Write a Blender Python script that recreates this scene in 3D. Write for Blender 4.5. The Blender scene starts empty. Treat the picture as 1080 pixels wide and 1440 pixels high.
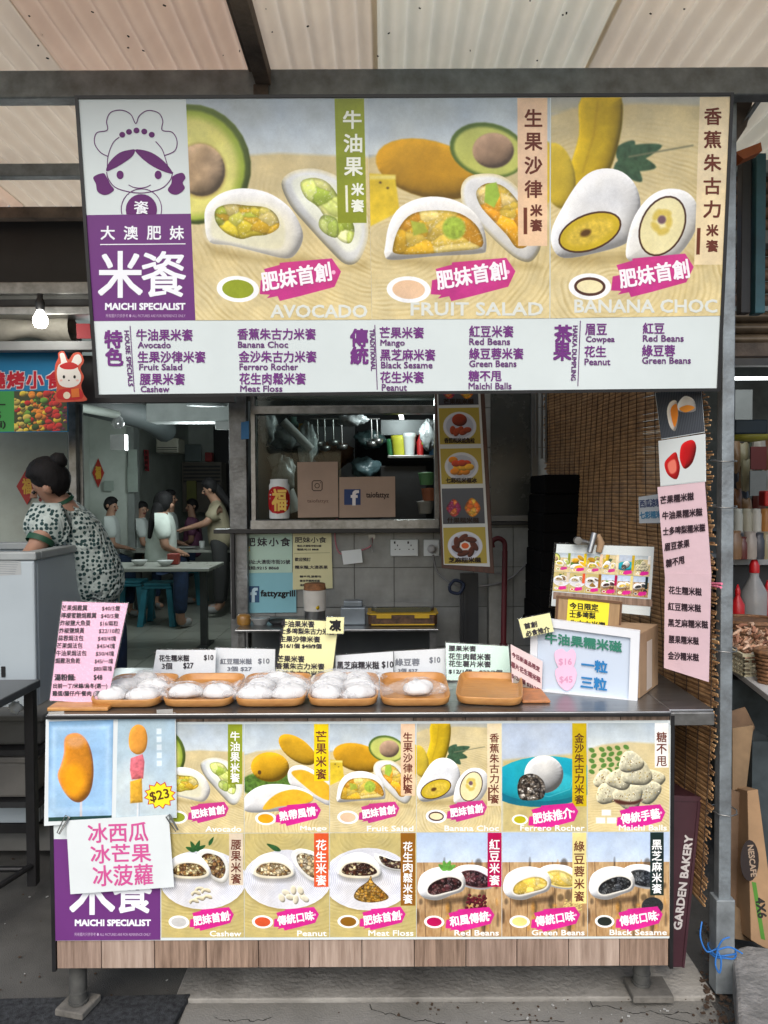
import bpy, bmesh, math, random
import numpy as np
from mathutils import Vector, Matrix
R = math.radians
random.seed(11)
sc = bpy.context.scene; COL = sc.collection

# ---------------------------------------------------------------- camera, sky, sun, exposure
F = 1080.0; EYE = 1.5
cam = bpy.data.cameras.new('camera'); CAM = bpy.data.objects.new('camera', cam); COL.objects.link(CAM)
cam.sensor_fit = 'HORIZONTAL'; cam.sensor_width = 36; cam.lens = 36; cam.clip_end = 400; cam.clip_start = .05
CAM.location = (0, 0, EYE)
CM = Matrix.Rotation(R(90 - 1.59), 4, 'X') @ Matrix.Rotation(R(-.28), 4, 'Z'); CAM.rotation_euler = CM.to_euler(); sc.camera = CAM
C3 = CM.to_3x3()
world = bpy.data.worlds.new('World'); sc.world = world; world.use_nodes = True
wn = world.node_tree; bg = wn.nodes['Background']; sky = wn.nodes.new('ShaderNodeTexSky'); sky.sky_type = 'NISHITA'; sky.sun_disc = False
SUN_EL, SUN_AZ = 45, 188                       # high, behind the camera to the left (a veiled sun)
sky.sun_elevation = R(SUN_EL); sky.sun_rotation = R(SUN_AZ); sky.air_density = 1.0; sky.dust_density = 3.0; sky.ozone_density = 1.0
wn.links.new(sky.outputs[0], bg.inputs[0]); bg.inputs[1].default_value = .15
sl = bpy.data.lights.new('sun', 'SUN'); sl.energy = 1.4; sl.angle = R(45); sl.color = (1, .995, .985)
so = bpy.data.objects.new('sun', sl); COL.objects.link(so)
_d = Vector((math.sin(R(SUN_AZ)) * math.cos(R(SUN_EL)), math.cos(R(SUN_AZ)) * math.cos(R(SUN_EL)), math.sin(R(SUN_EL))))
so.rotation_euler = (-_d).to_track_quat('-Z', 'Y').to_euler()
vs = sc.view_settings; vs.view_transform = 'Standard'; vs.look = 'None'; vs.gamma = 1; vs.exposure = 0.44; vs.use_curve_mapping = False
sc.cycles.use_denoising = True; sc.cycles.max_bounces = 8; sc.cycles.transparent_max_bounces = 16; sc.cycles.sample_clamp_indirect = 6

# ---------------------------------------------------------------- measuring: points where a sight line meets a plane of the place
O3 = Vector((0, 0, EYE))
def ray(px, py): return C3 @ Vector(((px - 540) / F, -(py - 720) / F, -1))
def P(px, py, Y): d = ray(px, py); return O3 + d * (Y / d.y)
def PZ(px, py, z): d = ray(px, py); return O3 + d * ((z - EYE) / d.z)
class Plane:
    def __init__(s, a, b, c):
        s.p = Vector(a); s.n = (Vector(b) - s.p).cross(Vector(c) - s.p).normalized()
        if s.n.y > 0: s.n = -s.n
    def pt(s, px, py, lift=0.0):
        d = ray(px, py); t = (s.p - O3).dot(s.n) / d.dot(s.n); return O3 + d * t + s.n * lift
def VP(Y): return Plane((0, Y, 0), (1, Y, 0), (0, Y, 1))

# ---------------------------------------------------------------- materials
MATS = {}
def lin(c): return tuple((v / 255 / 12.92) if v / 255 <= .04045 else ((v / 255 + .055) / 1.055) ** 2.4 for v in c)
def M(name, col, rough=.6, metal=0.0, var=.15, scale=6.0, bump=0.0, bscale=60.0, col2=None, spec=.5, stretch=None, emit=None, trans=0.0, alpha=1.0, transl=0.0, detail=5):
    """col: linear base colour; col2: second colour mixed in by noise (wear, dirt, grain)"""
    if name in MATS: return MATS[name]
    m = bpy.data.materials.new(name); m.use_nodes = True; nt = m.node_tree; b = nt.nodes['Principled BSDF']; L = nt.links.new
    tc = nt.nodes.new('ShaderNodeTexCoord'); src = tc.outputs['Object']
    if stretch:
        mp = nt.nodes.new('ShaderNodeMapping'); mp.inputs['Scale'].default_value = stretch; L(src, mp.inputs[0]); src = mp.outputs[0]
    n = nt.nodes.new('ShaderNodeTexNoise'); n.inputs['Scale'].default_value = scale; n.inputs['Detail'].default_value = detail; n.inputs['Roughness'].default_value = .62; L(src, n.inputs[0])
    rp = nt.nodes.new('ShaderNodeValToRGB'); L(n.outputs[0], rp.inputs[0]); e = rp.color_ramp.elements; e[0].position = .3; e[1].position = .72
    c2 = col2 if col2 else tuple(v * (1 - var * 1.6) for v in col)
    e[0].color = (*c2, 1); e[1].color = (*tuple(min(1, v * (1 + var * .4)) for v in col), 1)
    L(rp.outputs[0], b.inputs['Base Color'])
    mr = nt.nodes.new('ShaderNodeMapRange'); mr.inputs[3].default_value = max(.02, rough - .1); mr.inputs[4].default_value = min(1, rough + .12); L(n.outputs[0], mr.inputs[0]); L(mr.outputs[0], b.inputs['Roughness'])
    b.inputs['Metallic'].default_value = metal; b.inputs['Specular IOR Level'].default_value = spec
    if bump:
        n2 = nt.nodes.new('ShaderNodeTexNoise'); n2.inputs['Scale'].default_value = bscale; n2.inputs['Detail'].default_value = 4; L(src, n2.inputs[0])
        bp = nt.nodes.new('ShaderNodeBump'); bp.inputs['Strength'].default_value = bump; bp.inputs['Distance'].default_value = .01; L(n2.outputs[0], bp.inputs['Height']); L(bp.outputs[0], b.inputs['Normal'])
    if emit: b.inputs['Emission Color'].default_value = (*emit[0], 1); b.inputs['Emission Strength'].default_value = emit[1]
    if trans: b.inputs['Transmission Weight'].default_value = trans
    if alpha < 1: b.inputs['Alpha'].default_value = alpha
    if transl:
        t = nt.nodes.new('ShaderNodeBsdfTranslucent'); L(rp.outputs[0], t.inputs[0]); mx = nt.nodes.new('ShaderNodeMixShader'); mx.inputs[0].default_value = transl
        L(b.outputs[0], mx.inputs[1]); L(t.outputs[0], mx.inputs[2]); L(mx.outputs[0], nt.nodes['Material Output'].inputs[0])
    MATS[name] = m; return m
def Mp(c, **k): # by sRGB triple
    return M(k.pop('name', 'paint_%02x%02x%02x' % tuple(int(v) for v in c)), lin(c), **k)
def ink(c): return M('ink_%02x%02x%02x' % tuple(c), lin(c), rough=.5, var=.03, spec=.3)
def print_mat(name, cv, rough=.35, transp=None):
    a = np.clip(cv.a / 255, 0, 1); img = bpy.data.images.new(name, cv.w, cv.h); buf = np.ones((cv.h, cv.w, 4), np.float32); buf[..., :3] = a[::-1]
    img.pixels.foreach_set(buf.ravel()); img.update(); img.pack()
    m = bpy.data.materials.new(name); m.use_nodes = True; nt = m.node_tree; b = nt.nodes['Principled BSDF']; t = nt.nodes.new('ShaderNodeTexImage'); t.image = img; t.extension = 'EXTEND'
    nt.links.new(t.outputs[0], b.inputs['Base Color']); b.inputs['Roughness'].default_value = rough; b.inputs['Specular IOR Level'].default_value = .3; return m
def glassy(name, tint=(1, 1, 1), mix=.12, rough=.05):
    if name in MATS: return MATS[name]
    m = bpy.data.materials.new(name); m.use_nodes = True; nt = m.node_tree; nt.nodes.remove(nt.nodes['Principled BSDF'])
    tr = nt.nodes.new('ShaderNodeBsdfTransparent'); tr.inputs[0].default_value = (*tint, 1); g = nt.nodes.new('ShaderNodeBsdfGlossy'); g.inputs['Roughness'].default_value = rough; fr = nt.nodes.new('ShaderNodeFresnel'); fr.inputs[0].default_value = 1.25
    n = nt.nodes.new('ShaderNodeTexNoise'); n.inputs['Scale'].default_value = 30; bp = nt.nodes.new('ShaderNodeBump'); bp.inputs['Strength'].default_value = .3 if rough > .06 else .02; bp.inputs['Distance'].default_value = .01; nt.links.new(n.outputs[0], bp.inputs['Height']); nt.links.new(bp.outputs[0], g.inputs['Normal'])
    ad = nt.nodes.new('ShaderNodeMath'); ad.operation = 'ADD'; ad.inputs[1].default_value = mix; ad.use_clamp = True; nt.links.new(fr.outputs[0], ad.inputs[0])
    mx = nt.nodes.new('ShaderNodeMixShader'); nt.links.new(ad.outputs[0], mx.inputs[0]); nt.links.new(tr.outputs[0], mx.inputs[1]); nt.links.new(g.outputs[0], mx.inputs[2]); nt.links.new(mx.outputs[0], nt.nodes['Material Output'].inputs[0]); MATS[name] = m; return m

# ---------------------------------------------------------------- objects
def wloc(o):
    v = Vector((0, 0, 0))
    while o: v += o.location; o = o.parent
    return v
def tag(o, label=None, cat=None, group=None, kind=None):
    for k, v in (('label', label), ('category', cat), ('group', group), ('kind', kind)):
        if v: o[k] = v
    return o
def thing(name, label, cat, loc, group=None):
    o = bpy.data.objects.new(name, None); o.empty_display_size = .1; COL.objects.link(o); o.location = loc; return tag(o, label, cat, group)
def link_mesh(name, me, parent=None, loc=(0, 0, 0), rot=None, label=None):
    o = bpy.data.objects.new(name, me); COL.objects.link(o); o.location = loc; o.parent = parent
    if rot: o.rotation_euler = rot
    if label: o['label'] = label
    return o
def copy_tree(o, parent=None):
    c = o.copy(); COL.objects.link(c); c.parent = parent
    for ch in list(o.children): copy_tree(ch, c)
    return c
class MB:
    def __init__(s): s.v = []; s.f = []; s.m = []; s.sm = []; s.uv = {}
    def add(s, vs, fs, mi=0, sm=False):
        k = len(s.v); s.v += [tuple(v) for v in vs]; s.f += [tuple(k + i for i in f) for f in fs]; s.m += [mi] * len(fs); s.sm += [sm] * len(fs); return s
    def box(s, a, b, mi=0, T=None):
        x0, y0, z0 = a; x1, y1, z1 = b
        vs = [Vector(p) for p in ((x0, y0, z0), (x1, y0, z0), (x1, y1, z0), (x0, y1, z0), (x0, y0, z1), (x1, y0, z1), (x1, y1, z1), (x0, y1, z1))]
        if T: vs = [T @ v for v in vs]
        return s.add(vs, [(0, 3, 2, 1), (4, 5, 6, 7), (0, 1, 5, 4), (1, 2, 6, 5), (2, 3, 7, 6), (3, 0, 4, 7)], mi)
    def cbox(s, c, d, mi=0, rot=None):
        T = Matrix.Translation(c) @ (rot if rot else Matrix.Identity(4)); x, y, z = d[0] / 2, d[1] / 2, d[2] / 2; return s.box((-x, -y, -z), (x, y, z), mi, T)
    def slab(s, pts, off, mi=0):
        """polygon pushed by vector off into a solid"""
        n = len(pts); o = Vector(off); a = [Vector(p) for p in pts]; s.add(a + [p + o for p in a], [tuple(range(n)), tuple(range(2 * n - 1, n - 1, -1))] + [(i, i + n, (i + 1) % n + n, (i + 1) % n) for i in range(n)], mi); return s
    def tube(s, pts, r, n=8, mi=0, cap=True, r2=None):
        pts = [Vector(p) for p in pts]; K = len(pts); k0 = len(s.v); up = None; ring = []
        for i, p in enumerate(pts):
            t = (pts[min(i + 1, K - 1)] - pts[max(i - 1, 0)]).normalized()
            if up is None: up = t.orthogonal().normalized()
            up = (up - t * up.dot(t)); up = up.normalized() if up.length > 1e-5 else t.orthogonal().normalized()
            b = t.cross(up); rr = r[i] if isinstance(r, (list, tuple)) else r
            ring += [p + (up * math.cos(2 * math.pi * j / n) + b * math.sin(2 * math.pi * j / n)) * rr for j in range(n)]
        fs = [(i * n + j, i * n + (j + 1) % n, (i + 1) * n + (j + 1) % n, (i + 1) * n + j) for i in range(K - 1) for j in range(n)]
        s.add(ring, fs, mi, True)
        if cap: s.add(ring[:n], [tuple(range(n - 1, -1, -1))], mi); s.add(ring[-n:], [tuple(range(n))], mi)
        return s
    def lathe(s, c, prof, n=20, mi=0, T=None, sx=1, sy=1):
        c = Vector(c); ring = []
        for r, z in prof: ring += [Vector((r * math.cos(2 * math.pi * j / n) * sx, r * math.sin(2 * math.pi * j / n) * sy, z)) for j in range(n)]
        if T: ring = [T @ v for v in ring]
        ring = [c + v for v in ring]; K = len(prof)
        s.add(ring, [(i * n + j, i * n + (j + 1) % n, (i + 1) * n + (j + 1) % n, (i + 1) * n + j) for i in range(K - 1) for j in range(n)], mi, True)
        if prof[0][0] > 1e-4: s.add(ring[:n], [tuple(range(n - 1, -1, -1))], mi)
        if prof[-1][0] > 1e-4: s.add(ring[-n:], [tuple(range(n))], mi)
        return s
    def grid(s, fn, nu, nv, mi=0, sm=True):
        vs = [fn(i / nu, j / nv) for j in range(nv + 1) for i in range(nu + 1)]
        return s.add(vs, [(j * (nu + 1) + i, j * (nu + 1) + i + 1, (j + 1) * (nu + 1) + i + 1, (j + 1) * (nu + 1) + i) for j in range(nv) for i in range(nu)], mi, sm)
    def build(s, name, mats, parent=None, bevel=0, label=None, base=None, sub=0, solid=0, keep=False):
        """link as ONE mesh object; world coordinates go in. Top-level objects get their origin at the base"""
        if not isinstance(mats, (list, tuple)): mats = [mats]
        if parent is not None: off = wloc(parent)
        else:
            a = np.array([tuple(v) for v in s.v]); off = Vector(base) if base else Vector((float((a[:, 0].min() + a[:, 0].max()) / 2), float((a[:, 1].min() + a[:, 1].max()) / 2), float(a[:, 2].min())))
        me = bpy.data.meshes.new(name); me.from_pydata([(v[0] - off[0], v[1] - off[1], v[2] - off[2]) for v in s.v], [], s.f)
        for m in mats: me.materials.append(m)
        me.polygons.foreach_set('material_index', s.m); me.polygons.foreach_set('use_smooth', s.sm); me.update()
        o = bpy.data.objects.new(name, me); COL.objects.link(o); o.parent = parent
        if parent is None: o.location = off
        if label: o['label'] = label
        if bevel: b = o.modifiers.new('b', 'BEVEL'); b.width = bevel; b.segments = 2; b.limit_method = 'ANGLE'; b.angle_limit = R(40)
        if solid: b = o.modifiers.new('s', 'SOLIDIFY'); b.thickness = solid; b.offset = 0
        if sub: b = o.modifiers.new('u', 'SUBSURF'); b.levels = b.render_levels = sub
        return o
def film_mat(name):
    m = bpy.data.materials.new(name); m.use_nodes = True; nt = m.node_tree; nt.nodes.remove(nt.nodes['Principled BSDF']); L = nt.links.new
    tr = nt.nodes.new('ShaderNodeBsdfTransparent'); df = nt.nodes.new('ShaderNodeBsdfDiffuse'); df.inputs[0].default_value = (.72, .74, .76, 1); g = nt.nodes.new('ShaderNodeBsdfGlossy'); g.inputs['Roughness'].default_value = .2
    n = nt.nodes.new('ShaderNodeTexNoise'); n.inputs['Scale'].default_value = 38; n.inputs['Detail'].default_value = 3; n.inputs['Distortion'].default_value = 2.5; tc = nt.nodes.new('ShaderNodeTexCoord'); L(tc.outputs['Object'], n.inputs[0])
    bp = nt.nodes.new('ShaderNodeBump'); bp.inputs['Strength'].default_value = 1; bp.inputs['Distance'].default_value = .02; L(n.outputs[0], bp.inputs['Height']); L(bp.outputs[0], g.inputs['Normal'])
    rp = nt.nodes.new('ShaderNodeValToRGB'); rp.color_ramp.elements[0].position = .12; rp.color_ramp.elements[0].color = (.13, .13, .13, 1); rp.color_ramp.elements[1].position = .5; rp.color_ramp.elements[1].color = (.72, .72, .72, 1); n9 = nt.nodes.new('ShaderNodeTexNoise'); n9.noise_type = 'RIDGED_MULTIFRACTAL'; n9.inputs['Scale'].default_value = 24; n9.inputs['Detail'].default_value = 4; n9.inputs['Distortion'].default_value = 1.2; L(tc.outputs['Object'], n9.inputs[0]); L(n9.outputs[0], rp.inputs[0])
    m1 = nt.nodes.new('ShaderNodeMixShader'); m1.inputs[0].default_value = .3; L(df.outputs[0], m1.inputs[1]); L(g.outputs[0], m1.inputs[2]); m2 = nt.nodes.new('ShaderNodeMixShader'); L(rp.outputs[0], m2.inputs[0]); L(tr.outputs[0], m2.inputs[1]); L(m1.outputs[0], m2.inputs[2]); L(m2.outputs[0], nt.nodes['Material Output'].inputs[0]); return m
def hook(name, mat, parent, fn, **k): mb = MB(); fn(mb); return mb.build(name, mat, parent, **k)

# ---------------------------------------------------------------- flat prints and lettering on a plane
def glyph(body, vertical=False, space=1.0, shear=0):
    cu = bpy.data.curves.new('t', 'FONT'); cu.body = '\n'.join(body) if vertical else body; cu.size = 1; cu.resolution_u = 2; cu.shear = shear
    if vertical: cu.align_x = 'CENTER'; cu.space_line = .92
    cu.space_character = space
    o = bpy.data.objects.new('t', cu); COL.objects.link(o); me = bpy.data.meshes.new_from_object(o.evaluated_get(bpy.context.evaluated_depsgraph_get()))
    v = np.zeros(len(me.vertices) * 3); me.vertices.foreach_get('co', v); v = v.reshape(-1, 3)[:, :2]; fs = [tuple(p.vertices) for p in me.polygons]
    bpy.data.objects.remove(o); bpy.data.curves.remove(cu); bpy.data.meshes.remove(me); return v, fs
class Flat:
    """collects flat print for one board: everything is mapped onto the board's plane"""
    def __init__(s, plane, lift=.0012): s.pl = plane; s.lift = lift; s.mb = {}
    def _mb(s, c): return s.mb.setdefault(tuple(c), MB())
    def quadmap(s, q):
        a, b, c, d = [np.array(p, float) for p in q]
        return lambda u, v: (a * (1 - u) + b * u) * (1 - v) + (d * (1 - u) + c * u) * v
    def text(s, body, box, col, bold=0.0, rot=0, vertical=False, space=1.0, mono=True, dl=0, shear=0):
        """box: (x0,y0,x1,y1) or four corners TL TR BR BL in photo pixels"""
        v, fs = glyph(body, vertical, space, shear)
        if len(v) == 0: return
        lo, hi = v.min(0), v.max(0); w = (v - lo) / np.maximum(hi - lo, 1e-6); w[:, 1] = 1 - w[:, 1]
        if len(box) == 4 and not hasattr(box[0], '__len__'):
            x0, y0, x1, y1 = box; q = [(x0, y0), (x1, y0), (x1, y1), (x0, y1)]
            if rot:
                cx, cy = (x0 + x1) / 2, (y0 + y1) / 2; r = R(rot); q = [(cx + (x - cx) * math.cos(r) - (y - cy) * math.sin(r), cy + (x - cx) * math.sin(r) + (y - cy) * math.cos(r)) for x, y in q]
        else: q = box
        f = s.quadmap(q); mb = s._mb(col)
        offs = [(0, 0)] if not bold else [(-bold, -bold), (bold, bold), (bold, -bold), (-bold, bold)] if bold < .5 else [(-bold, -bold), (bold, bold), (bold, -bold), (-bold, bold), (0, -bold), (0, bold), (-bold, 0), (bold, 0)]
        for k, (ox, oy) in enumerate(offs):
            pts = []
            for u, t in w:
                p = f(u, t); pts.append(s.pl.pt(p[0] + ox, p[1] + oy, s.lift + dl + k * .00003))
            mb.add(pts, fs)
    def poly(s, pts, col, lift=0, smooth=0):
        if smooth: pts = [tuple(p) for p in spline(pts, smooth)]
        vs = [s.pl.pt(x, y, s.lift + lift) for x, y in pts]
        s._mb(col).add(vs, [tuple(range(len(vs)))])
    def ell(s, cx, cy, rx, ry, col, lift=0, n=20): s.poly([(cx + rx * math.cos(2 * math.pi * i / n), cy + ry * math.sin(2 * math.pi * i / n)) for i in range(n)], col, lift)
    def line(s, pts, w, col, lift=0, smooth=0):
        pts = [Vector((p[0], p[1])) for p in pts]
        if smooth:
            out = []
            for i in range(len(pts) - 1):
                p0, p1, p2, p3 = pts[max(i - 1, 0)], pts[i], pts[i + 1], pts[min(i + 2, len(pts) - 1)]
                for t in [k / smooth for k in range(smooth)]: out.append(.5 * ((2 * p1) + (p2 - p0) * t + (2 * p0 - 5 * p1 + 4 * p2 - p3) * t * t + (3 * p1 - p0 - 3 * p2 + p3) * t ** 3))
            pts = out + [pts[-1]]
        L_, R_ = [], []
        for i, p in enumerate(pts):
            t = (pts[min(i + 1, len(pts) - 1)] - pts[max(i - 1, 0)]); t = t.normalized() if t.length > 0 else Vector((1, 0)); n = Vector((-t.y, t.x)) * w / 2
            L_.append(s.pl.pt(p.x + n.x, p.y + n.y, s.lift + lift)); R_.append(s.pl.pt(p.x - n.x, p.y - n.y, s.lift + lift))
        k = len(pts); s._mb(col).add(L_ + R_, [(i, i + 1, k + i + 1, k + i) for i in range(k - 1)])
    def build(s, parent, name='lettering'):
        for c, mb in s.mb.items(): mb.build(name, ink(c), parent)
def photo(pl, q, mat, parent, lift=.001, uv=(0, 0, 1, 1), name='photo_print', nu=1, wave=None):
    """printed picture on a plane: q = TL TR BR BL, uv = u0 v0 u1 v1 (top-left origin)"""
    a, b, c, d = [np.array(p, float) for p in q]; off = wloc(parent) if parent else Vector((0, 0, 0)); vs = []; uvs = []
    for j in range(nu + 1):
        for i in range(nu + 1):
            u, v = i / nu, j / nu; p = (a * (1 - u) + b * u) * (1 - v) + (d * (1 - u) + c * u) * v
            vs.append(pl.pt(p[0], p[1], lift) - off); uvs.append((uv[0] + (uv[2] - uv[0]) * u, 1 - (uv[1] + (uv[3] - uv[1]) * v)))
    fs = [(j * (nu + 1) + i, (j + 1) * (nu + 1) + i, (j + 1) * (nu + 1) + i + 1, j * (nu + 1) + i + 1) for j in range(nu) for i in range(nu)]
    me = bpy.data.meshes.new(name); me.from_pydata(vs, [], fs); me.materials.append(mat); l = me.uv_layers.new(name='UVMap')
    for lp in me.loops: l.data[lp.index].uv = uvs[lp.vertex_index]
    o = bpy.data.objects.new(name, me); COL.objects.link(o); o.parent = parent; return o
def sheet(name, pl, q, mat, parent=None, th=.0015, lift=0, label=None, cat=None, group=None):
    """a thin solid sheet (card, paper, panel) lying in a plane"""
    pts = [pl.pt(x, y, lift) for x, y in q]; mb = MB(); mb.slab(pts, -pl.n * th); o = mb.build(name, mat, parent)
    return tag(o, label, cat, group) if label else o
# ---------------------------------------------------------------- printed pictures (numpy painter for the flat prints)
RG = np.random.default_rng(7)
def vnoise(w, h, cell, oct=3, seed=0):
    r = np.random.default_rng(seed); out = np.zeros((h, w)); amp = 1.0; tot = 0
    for _ in range(oct):
        gw, gh = int(w / cell) + 3, int(h / cell) + 3
        g = r.random((gh, gw)); y = np.arange(h) / cell; x = np.arange(w) / cell
        yi = y.astype(int); xi = x.astype(int); fy = (y - yi)[:, None]; fx = (x - xi)[None, :]
        fy = fy * fy * (3 - 2 * fy); fx = fx * fx * (3 - 2 * fx)
        a = g[yi][:, xi]; b = g[yi][:, xi + 1]; c = g[yi + 1][:, xi]; d = g[yi + 1][:, xi + 1]
        out += amp * ((a * (1 - fx) + b * fx) * (1 - fy) + (c * (1 - fx) + d * fx) * fy)
        tot += amp; amp *= .5; cell = max(1.01, cell / 2)
    return out / tot
def spline(pts, n=5):
    P_ = np.array(pts, float); N = len(P_); out = []
    for i in range(N):
        p0, p1, p2, p3 = P_[i - 1], P_[i], P_[(i + 1) % N], P_[(i + 2) % N]
        for t in np.arange(n) / n:
            out.append(.5 * ((2 * p1) + (-p0 + p2) * t + (2 * p0 - 5 * p1 + 4 * p2 - p3) * t * t + (-p0 + 3 * p1 - 3 * p2 + p3) * t ** 3))
    return np.array(out)
class Cv:
    def __init__(s, w, h, col=(200, 200, 200)):
        s.w, s.h = int(w), int(h); s.a = np.ones((s.h, s.w, 3)) * np.array(col, float)
        s.Y, s.X = np.mgrid[0:s.h, 0:s.w].astype(float)
    def box(s, x0, y0, x1, y1, pad=4):
        x0 = int(max(0, min(s.w, x0 - pad))); x1 = int(max(0, min(s.w, x1 + pad + 1))); y0 = int(max(0, min(s.h, y0 - pad))); y1 = int(max(0, min(s.h, y1 + pad + 1)))
        return (slice(y0, y1), slice(x0, x1))
    def sd(s, pts, sl):
        X, Y = s.X[sl], s.Y[sl]; d = np.full(X.shape, 1e18); ins = np.zeros(X.shape, bool); n = len(pts)
        for i in range(n):
            ax, ay = pts[i - 1]; bx, by = pts[i]; ex, ey = bx - ax, by - ay
            wx, wy = X - ax, Y - ay; t = np.clip((wx * ex + wy * ey) / (ex * ex + ey * ey + 1e-9), 0, 1)
            d = np.minimum(d, (wx - ex * t) ** 2 + (wy - ey * t) ** 2)
            if (ay > Y).any() or True:
                c = ((ay > Y) != (by > Y)); ins ^= c & (X < ex * (Y - ay) / (ey if abs(ey) > 1e-9 else 1e-9) + ax)
        d = np.sqrt(d); return np.where(ins, -d, d)
    def poly(s, pts, col, al=1.0, soft=1.0, smooth=0, shade=0, round_=30, light=(-.5, -.8), noise=0, cell=20, edge=None, edgew=4, seed=1):
        if smooth: pts = spline(pts, smooth)
        pts = np.array(pts, float); sl = s.box(pts[:, 0].min(), pts[:, 1].min(), pts[:, 0].max(), pts[:, 1].max(), soft * 2 + 3)
        if s.a[sl].size == 0: return None
        d = s.sd(pts, sl); m = np.clip(.5 - d / (soft + .01), 0, 1) * al
        c = np.ones(d.shape + (3,)) * np.array(col, float)
        if edge is not None:
            k = np.clip(1 + d / edgew, 0, 1)[..., None]; c = c * (1 - k) + np.array(edge, float) * k
        if shade:
            h = np.clip(-d / round_, 0, 1); h = np.sqrt(np.clip(1 - (1 - h) ** 2, 0, 1)) * round_
            gy, gx = np.gradient(h); nl = (-gx * light[0] * -1 * -1 + -gy * light[1] * -1 * -1)
            l = np.clip((-gx) * light[0] + (-gy) * light[1], -1.2, 1.2)
            # smooth the light a little
            for _ in range(6): l = (l + np.roll(l, 1, 0) + np.roll(l, -1, 0) + np.roll(l, 1, 1) + np.roll(l, -1, 1)) / 5
            c = c * (1 + shade * (np.where(l > 0, l * .35, l * .8) - .12))[..., None]
        if noise: c = c * (1 + noise * (vnoise(d.shape[1], d.shape[0], cell, 3, seed) - .5) * 2)[..., None]
        s.a[sl] = s.a[sl] * (1 - m[..., None]) + np.clip(c, 0, 255) * m[..., None]
        return sl, d, m
    def ell(s, cx, cy, rx, ry, col, rot=0, **k):
        t = np.arange(28) / 28 * 2 * np.pi; r = math.radians(rot); x = np.cos(t) * rx; y = np.sin(t) * ry
        return s.poly(np.stack([cx + x * math.cos(r) - y * math.sin(r), cy + x * math.sin(r) + y * math.cos(r)], 1), col, **k)
    def rect(s, x0, y0, x1, y1, col, **k): return s.poly([(x0, y0), (x1, y0), (x1, y1), (x0, y1)], col, **k)
    def line(s, pts, col, w=2, al=1.0, soft=1.0):
        pts = np.array(pts, float); sl = s.box(pts[:, 0].min(), pts[:, 1].min(), pts[:, 0].max(), pts[:, 1].max(), w + 3)
        X, Y = s.X[sl], s.Y[sl]; d = np.full(X.shape, 1e18)
        for i in range(1, len(pts)):
            ax, ay = pts[i - 1]; bx, by = pts[i]; ex, ey = bx - ax, by - ay; wx, wy = X - ax, Y - ay
            t = np.clip((wx * ex + wy * ey) / (ex * ex + ey * ey + 1e-9), 0, 1); d = np.minimum(d, (wx - ex * t) ** 2 + (wy - ey * t) ** 2)
        m = (np.clip((w / 2 - np.sqrt(d)) / soft + .5, 0, 1) * al)[..., None]; s.a[sl] = s.a[sl] * (1 - m) + np.array(col, float) * m
    def chunks(s, pts, cols, n=30, smooth=4, seed=3, gap=.0, dark=.25, soft=2.0, jit=.18):
        """voronoi pieces inside an outline: fillings, nuts, rice"""
        if smooth: pts = spline(pts, smooth)
        pts = np.array(pts, float); r = np.random.default_rng(seed); sl = s.box(pts[:, 0].min(), pts[:, 1].min(), pts[:, 0].max(), pts[:, 1].max())
        if s.a[sl].size == 0: return
        d = s.sd(pts, sl); X, Y = s.X[sl], s.Y[sl]; x0, y0, x1, y1 = X.min(), Y.min(), X.max(), Y.max()
        sx = r.uniform(x0, x1, n); sy = r.uniform(y0, y1, n); ci = r.integers(0, len(cols), n); br = r.uniform(1 - jit, 1 + jit, n)
        d1 = np.full(X.shape, 1e9); d2 = d1.copy(); idx = np.zeros(X.shape, int)
        wob = vnoise(X.shape[1], X.shape[0], 9, 2, seed) * 6
        for i in range(n):
            q = np.hypot(X - sx[i] + wob, (Y - sy[i]) * 1.15 + wob); b = q < d1; d2 = np.where(b, d1, np.minimum(d2, q)); idx = np.where(b, i, idx); d1 = np.where(b, q, d1)
        c = np.array(cols, float)[ci[idx]] * br[idx][..., None]
        e = np.clip((d2 - d1) / 6, 0, 1); c = c * (1 - dark * (1 - e))[..., None]
        c = c * (1.0 - .13 * np.tanh((Y - sy[idx]) / 12))[..., None] * (1 + .16 * (vnoise(X.shape[1], X.shape[0], 6, 2, seed + 5) - .5))[..., None]
        for _ in range(3 if n < 45 else 1): c = (c + np.roll(c, 1, 0) + np.roll(c, -1, 0) + np.roll(c, 1, 1) + np.roll(c, -1, 1) + np.roll(c, 2, 0) + np.roll(c, 2, 1)) / 7
        hi = np.clip((vnoise(X.shape[1], X.shape[0], 5, 2, seed + 9) - .62) * 5, 0, 1)[..., None]; c = c + (250 - c) * hi * .35; c = c * (1 - .3 * np.clip(1 + d / 9, 0, 1))[..., None]
        m = np.clip(.5 - d / soft, 0, 1)[..., None]; s.a[sl] = s.a[sl] * (1 - m) + np.clip(c, 0, 255) * m
    def blur(s, k=2, sl=(slice(None), slice(None))):
        a = s.a[sl]
        for _ in range(k):
            p = np.pad(a, ((2, 2), (2, 2), (0, 0)), 'edge'); a = sum(p[i:i + a.shape[0], 2:-2] for i in range(5)) / 5
            p = np.pad(a, ((2, 2), (2, 2), (0, 0)), 'edge'); a = sum(p[2:-2, i:i + a.shape[1]] for i in range(5)) / 5
        s.a[sl] = a
    def grad(s, y0, y1, c0, c1, x0=0, x1=None):
        x1 = x1 or s.w; y0, y1 = int(y0), int(y1); t = np.linspace(0, 1, y1 - y0)[:, None, None]
        s.a[y0:y1, int(x0):int(x1)] = np.array(c0, float) * (1 - t) + np.array(c1, float) * t
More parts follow.
